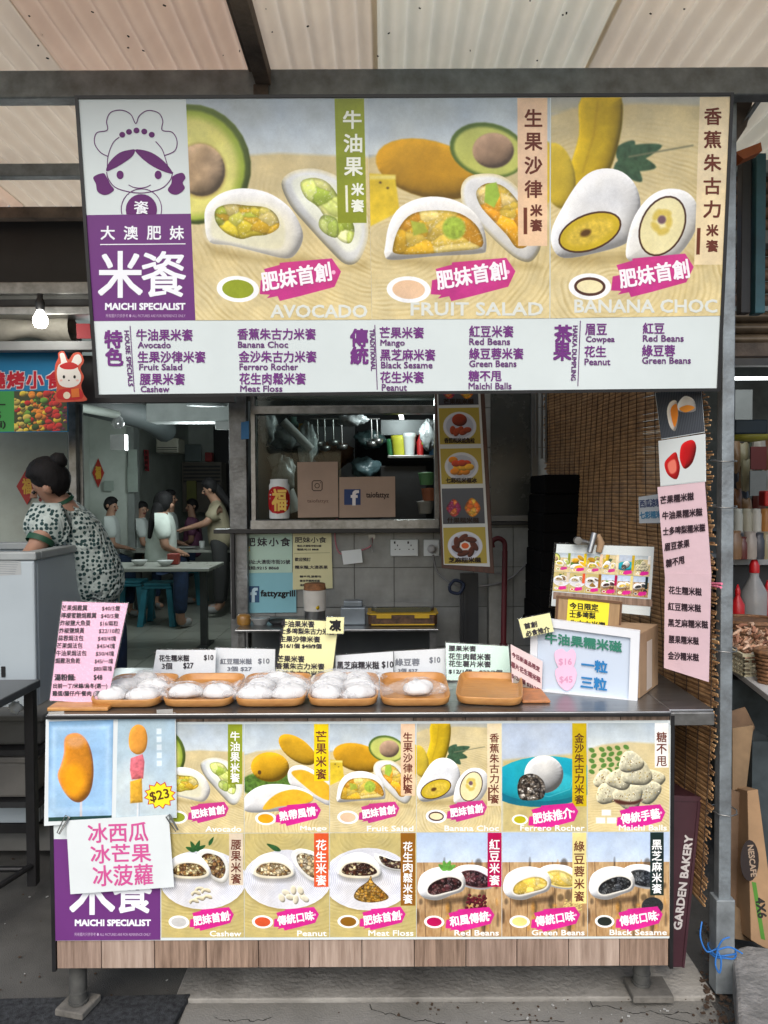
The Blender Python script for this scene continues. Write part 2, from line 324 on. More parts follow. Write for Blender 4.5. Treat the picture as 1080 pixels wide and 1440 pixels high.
    def rings(s, cx, cy, mask, col, step=16, amp=.35, ecc=.75):
        r = np.hypot(s.X - cx, (s.Y - cy) / ecc) + vnoise(s.w, s.h, 60, 2, 5) * 18
        v = .5 + .5 * np.sin(r / step * 2 * np.pi); v = v ** 3 * amp * mask * np.clip(vnoise(s.w, s.h, 40, 3, 8) * 2 - .35, .1, 1.2); s.a = s.a * (1 - v[..., None]) + np.array(col, float) * v[..., None]
    def grain(s, k=.03):
        """photographic finish: fine mottling, slight unevenness of focus, a little colour drift"""
        n1 = vnoise(s.w, s.h, 7, 2, 31)[..., None]; n2 = vnoise(s.w, s.h, 46, 4, 32)[..., None]; n3 = vnoise(s.w, s.h, 90, 3, 33)[..., None]
        s.a = s.a * (1 + .045 * (n1 - .5)) * (1 + .16 * (n2 - .5)); s.a = s.a + (n3 - .5) * np.array((10, 3, -12)); s.a = s.a * .93 + s.a.mean(2, keepdims=True) * .07; s.a *= (1 + k * (RG.random((s.h, s.w, 1)) - .5) * 2)

WOOD = (205, 184, 122); WOODL = (226, 208, 156)
def bg_plate(c, hz=150, cx=560, cy=330, sky=((170, 183, 190), (206, 215, 216)), step=17):
    c.grad(0, c.h, sky[0], sky[0]); c.grad(0, hz + 20, sky[0], sky[1])
    c.poly([(-40, hz + 40), (60, hz + 8), (c.w * .5, hz - 4), (c.w + 40, hz + 10), (c.w + 60, c.h + 60), (-60, c.h + 60)], (208, 190, 140), soft=10)
    m = np.clip((c.Y - hz - 10) / 150, 0, 1); g = np.clip((c.Y - hz) / (c.h - hz), 0, 1)[..., None]
    inside = np.clip((c.Y - hz - 4) / 8, 0, 1)[..., None]
    c.a = c.a * (1 - inside * g * .75) + np.array((224, 205, 148)) * inside * g * .75
    n = vnoise(c.w, c.h, 70, 3, 9); c.a *= (1 + .07 * (n[..., None] - .5) * inside)
    c.rings(cx, cy, m, (176, 148, 84), step=step, amp=.42)
    c.rings(cx + 6, cy + 4, m, (240, 226, 178), step=step * .8, amp=.28)
def badge(c, x, y, s, inner, kind=0):
    c.ell(x, y, 62 * s, 38 * s, (244, 244, 240), rot=3)
    if kind == 0: c.ell(x, y, 46 * s, 27 * s, inner, rot=3)
    elif kind == 1: c.ell(x, y, 46 * s, 27 * s, (84, 52, 40), rot=3); c.ell(x, y, 38 * s, 19 * s, inner, rot=3)
def ribbon(c, x, y, s, col=(200, 52, 132)):
    pts = [(0, 42), (4, 2), (26, -2), (14, -30), (60, -42), (60, -48), (212, -60), (238, -22), (218, 22), (118, 48), (58, 62), (52, 48), (20, 54), (30, 44)]
    c.poly([(x + a * s, y + b * s) for a, b in pts], col, soft=1.5)
    c.ell(x + 216 * s, y - 20 * s, 6 * s, 6 * s, (235, 180, 205))
WH = (232, 231, 226)
def avocado_half(c, x, y, k=1.0, seed=True):
    c.ell(x, y, 168 * k, 168 * k, (88, 108, 40), rot=10, soft=3, shade=.3, round_=40)
    c.ell(x - 4 * k, y + 2 * k, 154 * k, 154 * k, (158, 178, 60), soft=8)
    c.ell(x - 6 * k, y + 4 * k, 136 * k, 138 * k, (221, 215, 118), soft=22, noise=.04)
    if seed:
        c.ell(x + 20 * k, y + 16 * k, 76 * k, 78 * k, (150, 120, 60), soft=10, al=.6)
        c.ell(x + 22 * k, y + 14 * k, 70 * k, 74 * k, (188, 158, 122), shade=.55, round_=50 * k, noise=.16, cell=26, soft=3)
def art_avocado():
    c = Cv(517, 618); bg_plate(c, 150, 620, 260)
    avocado_half(c, 12, 178, .98); c.blur(1)
    c.poly([(40, 400), (200, 440), (320, 430), (420, 470), (500, 450), (505, 470), (330, 470), (60, 430)], (120, 96, 40), al=.35, soft=24)
    c.poly([(262, 230), (290, 198), (345, 188), (395, 197), (445, 225), (500, 300), (512, 350), (505, 400), (478, 450), (440, 456), (395, 415), (335, 350), (285, 290)], (226, 228, 224), smooth=4, shade=.35, round_=40, edge=(206, 196, 160), edgew=14, light=(.3, -.6))
    c.poly([(292, 230), (330, 208), (390, 220), (450, 260), (490, 330), (482, 400), (446, 420), (400, 370), (330, 300)], (233, 236, 218), smooth=4, soft=10)
    c.chunks([(318, 226), (360, 214), (402, 232), (440, 290), (470, 350), (462, 392), (440, 396), (412, 372), (370, 300), (330, 268)], [(190, 205, 96), (214, 214, 128), (168, 190, 66), (222, 226, 160), (202, 212, 112)], n=22, dark=.16, seed=4, jit=.1)
    c.chunks([(380, 318), (420, 330), (420, 380), (384, 370), (366, 345)], [(178, 200, 90), (198, 212, 120)], n=4, dark=.15)
    c.poly([(38, 335), (46, 290), (88, 256), (150, 242), (220, 254), (275, 288), (306, 330), (320, 378), (300, 424), (268, 440), (190, 422), (110, 402), (50, 392)], (233, 232, 228), smooth=4, shade=.38, round_=55, soft=2)
    c.poly([(48, 335), (80, 285), (150, 268), (235, 282), (285, 330), (292, 388), (262, 426), (190, 416), (100, 400), (46, 384)], (232, 228, 208), smooth=4, soft=26, al=.8)
    c.poly([(60, 330), (90, 292), (150, 282), (220, 292), (262, 330), (268, 380), (250, 412), (190, 410), (110, 392), (58, 376)], (226, 222, 190), smooth=4, soft=10)
    c.chunks([(72, 300), (110, 286), (160, 290), (216, 296), (246, 320), (250, 352), (216, 372), (176, 376), (140, 384), (96, 366), (70, 334)], [(206, 186, 48), (222, 178, 42), (186, 182, 72), (212, 196, 92), (168, 176, 58), (226, 206, 120)], n=24, dark=.2, seed=11, jit=.12)
    c.rect(423, 0, 507, 340, (140, 152, 34)); c.rect(447, 235, 454, 310, (236, 238, 220))
    badge(c, 127, 527, 1, (146, 158, 36)); ribbon(c, 190, 500, 1); c.grain(); return c
def art_salad():
    c = Cv(502, 610); bg_plate(c, 130, 60, 380)
    c.ell(165, 190, 150, 78, (206, 150, 24), rot=14, shade=.45, round_=70, noise=.05, cell=50, soft=3)
    c.ell(330, 140, 108, 74, (88, 112, 44), rot=12, soft=3); c.ell(332, 142, 98, 64, (196, 200, 98), rot=12, soft=8); c.ell(344, 140, 58, 48, (176, 142, 112), shade=.5, round_=40, noise=.1, soft=3)
    c.poly([(0, 200), (70, 205), (82, 305), (0, 345)], (222, 190, 44), soft=4, noise=.08); c.ell(30, 225, 4, 3, (90, 70, 30)); c.ell(50, 240, 4, 3, (90, 70, 30))
    c.rect(0, 205, 72, 216, (232, 214, 110), soft=6); c.ell(480, 200, 46, 90, (216, 186, 48), soft=5)
    c.blur(1)
    c.poly([(40, 430), (300, 440), (460, 455), (480, 465), (200, 470), (50, 445)], (120, 96, 40), al=.35, soft=24)
    c.poly([(252, 245), (272, 212), (320, 202), (370, 210), (420, 250), (470, 330), (478, 400), (450, 446), (410, 440), (360, 400), (310, 350), (262, 300)], (230, 229, 224), smooth=4, shade=.35, round_=40, edge=(212, 198, 150), edgew=12)
    c.chunks([(296, 250), (330, 228), (376, 240), (420, 290), (444, 350), (440, 400), (408, 408), (380, 372), (340, 330), (306, 290)], [(236, 168, 34), (226, 190, 66), (234, 204, 120), (222, 150, 30)], n=20, dark=.16, seed=21, jit=.1)
    c.poly([(322, 232), (352, 226), (362, 262), (345, 296), (318, 280)], (158, 190, 62), soft=4, noise=.1)
    c.poly([(40, 400), (52, 340), (84, 292), (150, 266), (220, 270), (280, 300), (314, 350), (322, 410), (300, 424), (180, 430), (60, 440), (38, 425)], (236, 234, 228), smooth=4, shade=.4, round_=50, soft=2)
    c.chunks([(62, 402), (80, 350), (116, 312), (180, 302), (250, 312), (300, 352), (310, 404), (240, 416), (140, 424), (70, 422)], [(220, 172, 40), (226, 192, 76), (214, 150, 34), (230, 206, 118)], n=20, dark=.14, seed=8, jit=.08)
    c.poly([(112, 330), (150, 338), (160, 362), (120, 372)], (170, 180, 60), soft=6, noise=.12); c.ell(232, 352, 32, 32, (158, 184, 62), soft=8, noise=.2, cell=10)
    c.rect(412, 0, 495, 403, (236, 198, 160)); c.rect(428, 296, 438, 370, (106, 50, 34))
    badge(c, 104, 524, 1, (232, 192, 150)); ribbon(c, 166, 496, 1); c.grain(); return c
def leaf(c, x, y, l, w, rot, col=(70, 100, 60)):
    r = math.radians(rot); pts = [(0, 0), (l * .3, -w), (l * .7, -w * .7), (l, 0), (l * .7, w * .6), (l * .3, w * .8)]
    c.poly([(x + a * math.cos(r) - b * math.sin(r), y + a * math.sin(r) + b * math.cos(r)) for a, b in pts], col, smooth=3, soft=3, noise=.25, cell=12)
def art_banana():
    c = Cv(500, 610); bg_plate(c, 20, 180, 520, sky=((176, 176, 168), (186, 180, 150)))
    for a in range(5): leaf(c, 190, 170, [130, 110, 90, 80, 70][a], 26, [-18, 10, 40, 75, -50][a], (58, 88, 62))
    c.line([(220, 160), (400, 130)], (120, 120, 90), 4, soft=3)
    c.poly([(84, 0), (185, -10), (200, 60), (180, 160), (150, 215), (70, 260), (52, 200), (78, 100)], (214, 178, 24), smooth=4, shade=.5, round_=40, soft=3, noise=.06)
    c.line([(130, 10), (120, 100), (90, 200)], (176, 140, 20), 5, al=.6, soft=6)
    c.ell(20, 210, 48, 92, (214, 184, 50), rot=-12, shade=.4, round_=40, soft=4); c.blur(1)
    c.poly([(0, 430), (250, 420), (470, 440), (440, 466), (60, 460)], (120, 96, 40), al=.35, soft=24)
    c.poly([(2, 360), (30, 300), (80, 225), (130, 194), (190, 196), (235, 230), (256, 290), (240, 360), (215, 400), (130, 425), (40, 438), (6, 410)], (232, 232, 230), smooth=4, shade=.42, round_=60, soft=2)
    c.ell(112, 366, 94, 52, (70, 42, 28), rot=-19, soft=2); c.ell(112, 366, 89, 47, (206, 176, 34), rot=-19, soft=3); c.ell(112, 366, 70, 32, (222, 190, 60), rot=-19, soft=14, noise=.15, cell=9); c.ell(100, 368, 16, 10, (96, 62, 24), rot=-19, soft=8)
    c.poly([(216, 420), (232, 340), (270, 280), (320, 250), (380, 254), (416, 290), (420, 350), (390, 410), (350, 444), (270, 456), (228, 448)], (234, 234, 230), smooth=4, shade=.35, round_=50, soft=2)
    c.ell(320, 352, 64, 88, (64, 36, 26), rot=24, soft=2); c.ell(320, 352, 59, 83, (232, 222, 168), rot=24, soft=3)
    for k in range(5): c.ell(318 + 20 * math.cos(k * 1.3), 340 + 28 * math.sin(k * 1.3), 10, 18, (206, 178, 66), rot=k * 70, soft=8, al=.8)
    c.ell(318, 334, 12, 12, (110, 80, 90), soft=6)
    c.rect(415, 0, 500, 462, (232, 212, 170)); c.rect(420, 358, 430, 433, (106, 50, 34))
    badge(c, 114, 520, 1, (236, 222, 170), 1); ribbon(c, 176, 490, 1); c.grain(); return c
def mango(c, x, y, rx, ry, rot): c.ell(x, y, rx, ry, (218, 164, 26), rot=rot, shade=.5, round_=min(rx, ry) * .95, noise=.05, cell=40, soft=2)
def art_mango():
    c = Cv(435, 555); bg_plate(c, 130, 400, 520)
    c.poly([(0, 270), (120, 240), (240, 260), (230, 320), (60, 350), (0, 345)], (86, 120, 44), smooth=4, soft=10, noise=.4, cell=14)
    mango(c, 270, 130, 112, 56, 36); mango(c, 130, 218, 98, 76, 4); c.ell(76, 246, 9, 11, (90, 60, 30), soft=4)
    c.poly([(220, 262), (232, 226), (270, 210), (330, 222), (440, 300), (440, 410), (380, 392), (300, 340), (236, 310)], (236, 234, 230), smooth=4, shade=.35, round_=30)
    c.poly([(240, 252), (270, 234), (330, 244), (440, 320), (440, 386), (380, 370), (300, 310)], (232, 178, 36), smooth=4, soft=5, noise=.06)
    c.poly([(-10, 400), (20, 350), (90, 312), (190, 306), (290, 326), (350, 364), (340, 400), (280, 420), (200, 440), (60, 452), (0, 440)], (236, 236, 234), smooth=4, shade=.4, round_=50)
    c.poly([(92, 430), (130, 380), (190, 344), (270, 334), (346, 366), (336, 398), (250, 414), (180, 420), (120, 436)], (230, 176, 40), smooth=4, soft=5, noise=.06)
    c.rect(356, 0, 430, 290, (240, 206, 10)); badge(c, 108, 482, .88, (238, 166, 20)); ribbon(c, 158, 460, .98, (214, 34, 140)); c.grain(); return c
def art_ferrero():
    c = Cv(365, 445); c.grad(0, 445, (176, 190, 208), (206, 212, 210)); c.poly([(0, 150), (365, 120), (365, 445), (0, 445)], (196, 178, 116), soft=14, noise=.06)
    c.ell(170, 250, 230, 92, (16, 110, 130), rot=-2, soft=3); c.ell(180, 226, 220, 92, (22, 160, 178), rot=-2, soft=3, shade=.15, round_=50); c.ell(200, 240, 110, 44, (40, 178, 194), soft=12)
    c.line([(96, 280), (200, 300), (290, 270), (300, 240)], (120, 214, 220), 3, al=.5, soft=3)
    c.ell(178, 208, 84, 78, (206, 206, 202), shade=.55, round_=80, soft=2, noise=.03)
    c.ell(124, 262, 60, 52, (86, 74, 64), soft=3, shade=.5, round_=50)
    c.chunks([(66, 262), (76, 222), (110, 206), (150, 212), (180, 244), (182, 290), (160, 312), (90, 314), (70, 296)], [(120, 108, 94), (52, 44, 40), (168, 156, 140), (84, 72, 62), (216, 208, 196)], n=130, dark=.6, seed=2)
    c.rect(300, 0, 361, 340, (204, 174, 14)); badge(c, 76, 394, .56, (186, 176, 20)); ribbon(c, 112, 380, .9, (214, 34, 140)); c.grain(); return c
def art_balls():
    c = Cv(342, 445); bg_plate(c, 80, 100, 560, step=14)
    for k, x in enumerate((20, 62, 94, 128, 164)):
        for j in range(5): c.ell(x + (j % 2) * 8 - 4, 110 + j * 22 + k * -3, 13, 9, (88, 132, 52), rot=30 - 60 * (j % 2), soft=3)
    for i, (x, y, r) in enumerate([(70, 230, 46), (82, 290, 50), (270, 230, 50), (250, 280, 56), (170, 300, 62), (130, 230, 52), (205, 205, 64), (180, 160, 52)]):
        t = np.linspace(0, 2 * np.pi, 14)[:-1]; rr = r * (1 + .12 * np.sin(t * 3 + i)); P_ = [(x + a * math.cos(b), y + a * .85 * math.sin(b)) for a, b in zip(rr, t)]
        c.poly(P_, (212, 204, 168), smooth=3, shade=.55, round_=30, noise=.16, cell=7, soft=2, seed=i)
        q = np.random.default_rng(i)
        for _ in range(22): a = q.uniform(0, 6.3); b = q.uniform(0, r * .85); c.ell(x + b * math.cos(a), y + b * .8 * math.sin(a), 2.6, 1.8, [(96, 66, 28), (240, 234, 210), (180, 150, 60)][_ % 3], rot=_ * 40)
    c.poly([(110, 312), (180, 322), (230, 310), (200, 332), (130, 332)], (84, 44, 34), smooth=3, soft=8)
    c.rect(280, 0, 338, 182, (238, 236, 228)); 
    for (x, y) in ((76, 366), (52, 398), (98, 398)): c.rect(x - 18, y - 12, x + 20, y + 12, (240, 240, 238), soft=6)
    ribbon(c, 120, 384, .86, (214, 34, 140)); c.grain(); return c
def disc_plate(c, cx, cy, rx, ry):
    c.ell(cx + 4, cy + 12, rx, ry, (150, 130, 70), soft=22, al=.7); c.ell(cx, cy, rx, ry, (226, 226, 230), soft=2)
    r = np.hypot((c.X - cx) / rx, (c.Y - cy) / ry); m = np.clip((.98 - r) * 60, 0, 1); v = (.5 + .5 * np.sin(r * rx / 9.5 * 2 * np.pi)) ** 2 * m * .38
    c.a = c.a * (1 - v[..., None]) + np.array((140, 144, 156)) * v[..., None]
def art_plate(kind):
    c = Cv(435, 525, (196, 178, 110)); m = np.ones((c.h, c.w)); c.rings(200, 0, m, (168, 146, 80), step=26, amp=.4); c.rings(210, 8, m, (222, 206, 146), step=21, amp=.3)
    fills = {'cashew': [(150, 108, 60), (206, 176, 110), (96, 62, 36), (226, 206, 150), (176, 134, 70)], 'peanut': [(214, 190, 140), (190, 156, 100), (232, 216, 176), (150, 110, 66)], 'floss': [(70, 36, 26), (110, 64, 40), (206, 186, 140), (50, 28, 22), (84, 44, 30)]}[kind]
    disc_plate(c, 218 if kind != 'floss' else 190, 232, 228, 150 if kind != 'floss' else 158)
    if kind == 'cashew':
        for a in (200, 240, 290, 330): leaf(c, 182, 88, 58, 13, a, (44, 92, 44))
        leaf(c, 250, 60, 50, 10, -60, (44, 92, 44))
    if kind == 'peanut': leaf(c, 186, 88, 82, 14, 206, (44, 86, 44))
    if kind == 'floss': pts2 = [(222, 104), (262, 112), (330, 136), (400, 140), (400, 190), (320, 190), (250, 160)]
    else: pts2 = [(186, 110), (206, 82), (250, 78), (320, 104), (360, 170), (352, 226), (322, 252), (270, 232), (210, 170)]
    if kind == 'peanut': pts2 = [(x + 54, y) for x, y in pts2]
    c.poly([(x + 8, y + 18) for x, y in pts2], (120, 116, 110), smooth=4, soft=18, al=.4); c.poly(pts2, (236, 234, 224), smooth=4, shade=.35, round_=24)
    mx = sum(p[0] for p in pts2) / len(pts2); my = sum(p[1] for p in pts2) / len(pts2)
    c.chunks([(mx + (x - mx) * .72, my + (y - my) * .72) for x, y in pts2], fills, n=90, dark=.5, seed=5)
    p1 = [(36, 170), (60, 124), (120, 98), (190, 106), (240, 150), (262, 200), (240, 226), (160, 232), (80, 226), (40, 206)]
    c.poly([(x + 4, y + 16) for x, y in p1], (110, 106, 100), smooth=4, soft=18, al=.5); c.poly(p1, (238, 238, 234), smooth=4, shade=.4, round_=50)
    c.poly([(44, 200), (70, 158), (140, 142), (216, 158), (250, 204), (200, 226), (90, 224)], (226, 216, 190), smooth=4, soft=8)
    c.chunks([(58, 194), (84, 158), (140, 148), (200, 158), (238, 196), (196, 214), (100, 212)], fills, n=110, dark=.5, seed=6)
    if kind == 'cashew':
        for (x, y, a) in ((200, 282, 10), (180, 302, -60), (232, 290, 30), (196, 330, -10), (240, 322, 80), (170, 342, 0)): c.poly([(x - 26, y), (x - 8, y - 14), (x + 18, y - 12), (x + 28, y + 6), (x + 14, y + 8), (x - 4, y + 2), (x - 16, y + 14)], (222, 210, 176), smooth=4, shade=.5, round_=12)
    if kind == 'peanut':
        for (x, y, a) in ((190, 326, 60), (212, 300, 30), (250, 286, 80), (232, 322, 20), (262, 334, 90), (296, 316, 60), (286, 288, 60), (310, 330, 40)): c.ell(x, y, 24, 15, (224, 216, 190), rot=a, shade=.5, round_=14)
    if kind == 'floss': c.chunks([(120, 322), (140, 280), (190, 242), (206, 215), (216, 244), (260, 284), (296, 326), (240, 348), (160, 346)], [(176, 122, 34), (206, 152, 54), (148, 92, 24), (190, 136, 40)], n=140, dark=.55, seed=7)
    col = {'cashew': (214, 196, 168), 'peanut': (222, 84, 38), 'floss': (146, 92, 20)}[kind]; hh = {'cashew': 260, 'peanut': 270, 'floss': 366}[kind]
    c.rect(356, 0, 430, hh, col); badge(c, 92, 446, .88, {'cashew': (200, 200, 198), 'peanut': (222, 84, 44), 'floss': (146, 96, 20)}[kind]); ribbon(c, 148, 430, .98, (214, 34, 140)); c.grain(); return c
def art_board(kind):
    c = Cv(362, 440, (176, 138, 92)); c.grad(0, 130, (176, 196, 222), (200, 214, 228))
    n1 = vnoise(362, 440, 90, 2, 3); st = vnoise(362 * 4, 440, 26, 3, 12)[:, ::4]; ys = slice(125, 440); v = (st + n1)[ys][..., None] * .5
    c.a[ys] = np.array((140, 96, 54)) * (1 - v) + np.array((226, 194, 142)) * v
    for x, lean in ((30, 4), (118, -8), (214, 10), (300, -6)): c.line([(x, 125), (x + lean, 260), (x + lean * 2, 440)], (70, 46, 30), 2.5, al=.75, soft=2)
    for i in range(26):
        q = np.random.default_rng(i + 40); x = q.uniform(0, 362); y = q.uniform(130, 440); c.ell(x, y, q.uniform(3, 16), q.uniform(6, 34), (52, 40, 30) if i % 3 else (206, 140, 52), soft=9, al=.55, noise=.3, cell=8)
    F = {'red': [(56, 26, 30), (84, 40, 44), (40, 18, 22), (110, 70, 72)], 'green': [(226, 196, 92), (234, 210, 120), (214, 180, 70)], 'black': [(40, 42, 46), (60, 64, 68), (28, 30, 34), (84, 88, 92)]}[kind]
    sh = (236, 236, 234)
    c.poly([(150, 170), (176, 142), (230, 134), (290, 146), (330, 186), (330, 226), (270, 240), (190, 220)], sh, smooth=4, shade=.35, round_=30)
    c.poly([(180, 180), (206, 160), (260, 162), (316, 196), (316, 226), (260, 232), (200, 216)], F[1], smooth=4, soft=4); c.chunks([(184, 182), (208, 163), (260, 165), (312, 198), (312, 222), (258, 228), (202, 212)], F, n=50 if kind != 'green' else 8, dark=.4 if kind != 'green' else .1, seed=3)
    c.poly([(8, 240), (40, 280), (200, 270), (230, 236), (220, 290), (60, 310)], (60, 44, 30), soft=14, al=.6)
    c.poly([(4, 220), (20, 176), (70, 148), (130, 144), (186, 164), (208, 206), (196, 244), (150, 262), (90, 284), (34, 276), (8, 252)], sh, smooth=4, shade=.42, round_=55)
    c.poly([(40, 250), (56, 214), (110, 186), (160, 184), (196, 206), (186, 238), (130, 256), (70, 268)], (222, 218, 206), smooth=4, soft=6)
    c.chunks([(46, 246), (62, 214), (112, 191), (160, 189), (190, 208), (180, 234), (128, 250), (70, 262)], F, n=90 if kind != 'green' else 14, dark=.5 if kind != 'green' else .12, seed=9)
    if kind == 'red':
        for a in (250, 290, 330, 215): leaf(c, 128, 158, 44, 12, a, (96, 160, 60))
        for i in range(46): q = np.random.default_rng(i); c.ell(212 + q.uniform(0, 84), 264 + q.uniform(0, 60), 8, 6, (98, 26, 40), rot=i * 37, shade=.7, round_=6)
    if kind == 'black': c.ell(286, 312, 48, 38, (44, 48, 52), soft=3, noise=.5, cell=3)
    if kind == 'green':
        for i in range(60): q = np.random.default_rng(i); c.ell(260 + q.uniform(0, 80), 286 + q.uniform(0, 50), 5, 4, (226, 200, 120), rot=i * 37, shade=.5, round_=4)
    col = {'red': (186, 10, 74), 'green': (236, 216, 136), 'black': (28, 44, 40)}[kind]; hh = {'red': 228, 'green': 300, 'black': 266}[kind]; xr = {'red': 302, 'green': 298, 'black': 276}[kind]
    c.rect(xr, 0, xr + 60, hh, col); badge(c, 74, 376, .7, {'red': (190, 8, 84), 'green': (236, 220, 130), 'black': (36, 44, 42)}[kind]); ribbon(c, 122, 366, .88, (214, 34, 140)); c.grain(); return c
def art_popsicle():
    c = Cv(270, 440, (138, 178, 214)); c.grad(0, 440, (128, 170, 206), (160, 196, 226)); c.rect(12, 22, 258, 404, (166, 202, 232), soft=16); c.rect(30, 40, 240, 380, (150, 190, 224), soft=14)
    c.rect(134, 350, 144, 440, (206, 200, 200), soft=2)
    c.poly([(66, 80), (90, 56), (130, 58), (166, 100), (186, 170), (190, 250), (176, 320), (140, 358), (100, 350), (60, 300), (38, 240), (52, 190), (64, 140)], (228, 142, 32), smooth=5, shade=.4, round_=60, noise=.07, cell=14, soft=3, edge=(216, 140, 96), edgew=12)
    c.ell(112, 90, 40, 28, (222, 170, 140), soft=24, al=.6, noise=.1, cell=6); c.ell(110, 260, 46, 70, (246, 166, 20), soft=30, al=.8)
    c.rect(0, 422, 270, 440, (40, 70, 66)); c.grain(); return c
def art_skewer():
    c = Cv(250, 440, (176, 198, 208)); c.grad(0, 440, (160, 186, 200), (196, 210, 212)); c.ell(60, 300, 60, 120, (206, 216, 216), soft=40, al=.6)
    c.rect(86, 370, 92, 430, (226, 224, 220)); c.rect(96, 370, 99, 430, (170, 180, 186))
    c.poly([(46, 100), (56, 60), (86, 40), (116, 56), (128, 100), (118, 150), (86, 168), (54, 146)], (242, 162, 62), smooth=4, shade=.3, round_=30, noise=.05)
    c.poly([(56, 182), (106, 166), (114, 200), (110, 270), (62, 272), (54, 230)], (222, 110, 118), soft=3, noise=.2, cell=12, shade=.2); c.poly([(56, 280), (104, 268), (110, 370), (58, 372)], (232, 172, 48), soft=4, noise=.12, cell=10, shade=.2)
    for i in range(5): c.rect(168, 60 + i * 34, 190, 84 + i * 34, (222, 232, 236), al=.8, soft=4)
    c.grain(); return c
def art_star(col=(240, 214, 40)):
    c = Cv(128, 110, (0, 0, 0)); return c
def art_dish(k):
    c = Cv(160, 150, (176, 156, 66))
    if k == 3: c.grad(0, 150, (88, 92, 100), (70, 72, 78))
    if k != 3: c.ell(80, 76, 66, 60, (206, 208, 216), soft=2); c.ell(80, 76, 54, 48, (178, 182, 194), soft=3)
    if k == 0: c.ell(80, 50, 30, 26, (150, 56, 30), shade=.5, round_=20); [c.ell(52 + i * 14, 92 + (i % 2) * 8, 12, 18, (166, 70, 38), shade=.4, round_=9, rot=i * 20) for i in range(5)]
    if k == 1: [c.ell(48 + (i * 29) % 64, 48 + (i * 17) % 52, 18, 14, [(232, 140, 30), (206, 70, 40), (240, 180, 50)][i % 3], shade=.4, round_=12) for i in range(12)]
    if k == 2: pass
    if k == 3: c.chunks([(14, 84), (44, 44), (72, 84), (44, 120)], [(206, 60, 60), (150, 40, 90), (236, 120, 50)], n=16); c.chunks([(84, 84), (114, 40), (146, 84), (114, 122)], [(238, 150, 30), (226, 110, 30), (246, 190, 60)], n=16)
    if k == 4:
        for i in range(7): a = i * .9; c.ell(80 + 34 * math.cos(a), 76 + 32 * math.sin(a), 24, 12, (96, 44, 26), rot=math.degrees(a) + 60, shade=.5, round_=10)
        c.ell(80, 76, 20, 18, (226, 220, 214)); c.ell(80, 76, 14, 12, (216, 96, 40))
    c.rect(30, 128, 130, 143, (60, 40, 20), al=.0); return c
def art_mochi_small(k):
    c = Cv(190, 160, (60, 64, 70) if k == 0 else (206, 212, 210))
    if k == 0:
        for x in range(0, 190, 7): c.line([(x, 0), (x, 160)], (84, 88, 94), 2)
        c.poly([(40, 70), (60, 40), (86, 40), (88, 90), (66, 140), (44, 120)], (234, 222, 206), smooth=4, shade=.4); c.poly([(56, 70), (84, 50), (86, 90), (64, 128)], (236, 136, 40), smooth=4)
        c.poly([(90, 50), (120, 24), (156, 40), (160, 80), (120, 84), (92, 76)], (238, 232, 222), smooth=4, shade=.4); c.poly([(94, 68), (130, 58), (158, 70), (120, 84)], (240, 150, 50), smooth=4)
    else:
        c.poly([(20, 80), (40, 60), (70, 46), (80, 70), (86, 106), (70, 142), (40, 130), (24, 108)], (186, 30, 30), smooth=4, shade=.3); c.poly([(34, 84), (66, 72), (70, 112), (44, 120)], (226, 120, 100), smooth=4, soft=6)
        c.poly([(88, 50), (100, 20), (140, 12), (156, 40), (140, 90), (108, 110), (90, 84)], (190, 24, 28), smooth=4, shade=.5, round_=30)
    return c
def art_fruit():
    c = Cv(240, 186, (60, 70, 40)); r = np.random.default_rng(4)
    for i in range(150):
        x, y = r.uniform(0, 240), r.uniform(10, 186); k = min(3, int(x / 70)); col = [(214, 190, 90), (226, 138, 50), (200, 50, 46), (94, 40, 70)][k] if r.random() < .7 else [(110, 160, 60), (230, 200, 60), (206, 40, 40), (60, 90, 40)][r.integers(4)]
        rad = r.uniform(7, 20) if k < 3 else 8; c.ell(x, y, rad, rad * .85, col, shade=.6, round_=rad, soft=1.5)
    return c
# ================================================================ SETTING
GZ = -.07
CONC = M('concrete', (.36, .345, .31), rough=.9, var=.35, scale=3.4, bump=.5, bscale=60, col2=(.15, .142, .125), spec=.2, detail=9)
ASPH = M('asphalt', (.11, .108, .10), rough=.93, var=.3, scale=2.2, bump=.5, bscale=260, col2=(.05, .049, .046), spec=.2, detail=9)
STEEL = M('galvanised_steel', (.27, .31, .33), rough=.5, metal=.45, var=.2, scale=14, bump=.15, bscale=90, col2=(.13, .14, .145))
BLACK = M('black_paint', (.012, .012, .013), rough=.45, var=.3, scale=10)
RUST = M('rusty_steel', (.16, .125, .10), rough=.75, metal=.2, var=.4, scale=9, bump=.4, bscale=60, col2=(.06, .05, .043))
DARK = M('dark_paint', (.03, .031, .032), rough=.6, var=.4, scale=6)
ALU = M('aluminium', (.33, .33, .32), rough=.35, metal=.85, var=.15, scale=20, col2=(.18, .18, .17))
STAIN = M('stainless', (.32, .33, .33), rough=.3, metal=.9, var=.2, scale=9, stretch=(1, 12, 1), col2=(.2, .2, .2))
PAPERW = M('white_paper', (.70, .745, .74), rough=.5, var=.04, spec=.3)
CARDB = M('cardboard', (.36, .24, .14), rough=.85, var=.18, scale=7, bump=.1, bscale=30, col2=(.26, .165, .09))
WOODM = M('bamboo_tray_wood', (.50, .25, .075), rough=.38, var=.2, scale=9, stretch=(2, 14, 2), col2=(.38, .16, .04), bump=.08)
CLEAR = glassy('clear_sleeve', (.97, .98, .98), .02, .12)
GLASS = glassy('window_glass', (.85, .9, .88), .0, .02)
def struct(o): o['kind'] = 'structure'; return o

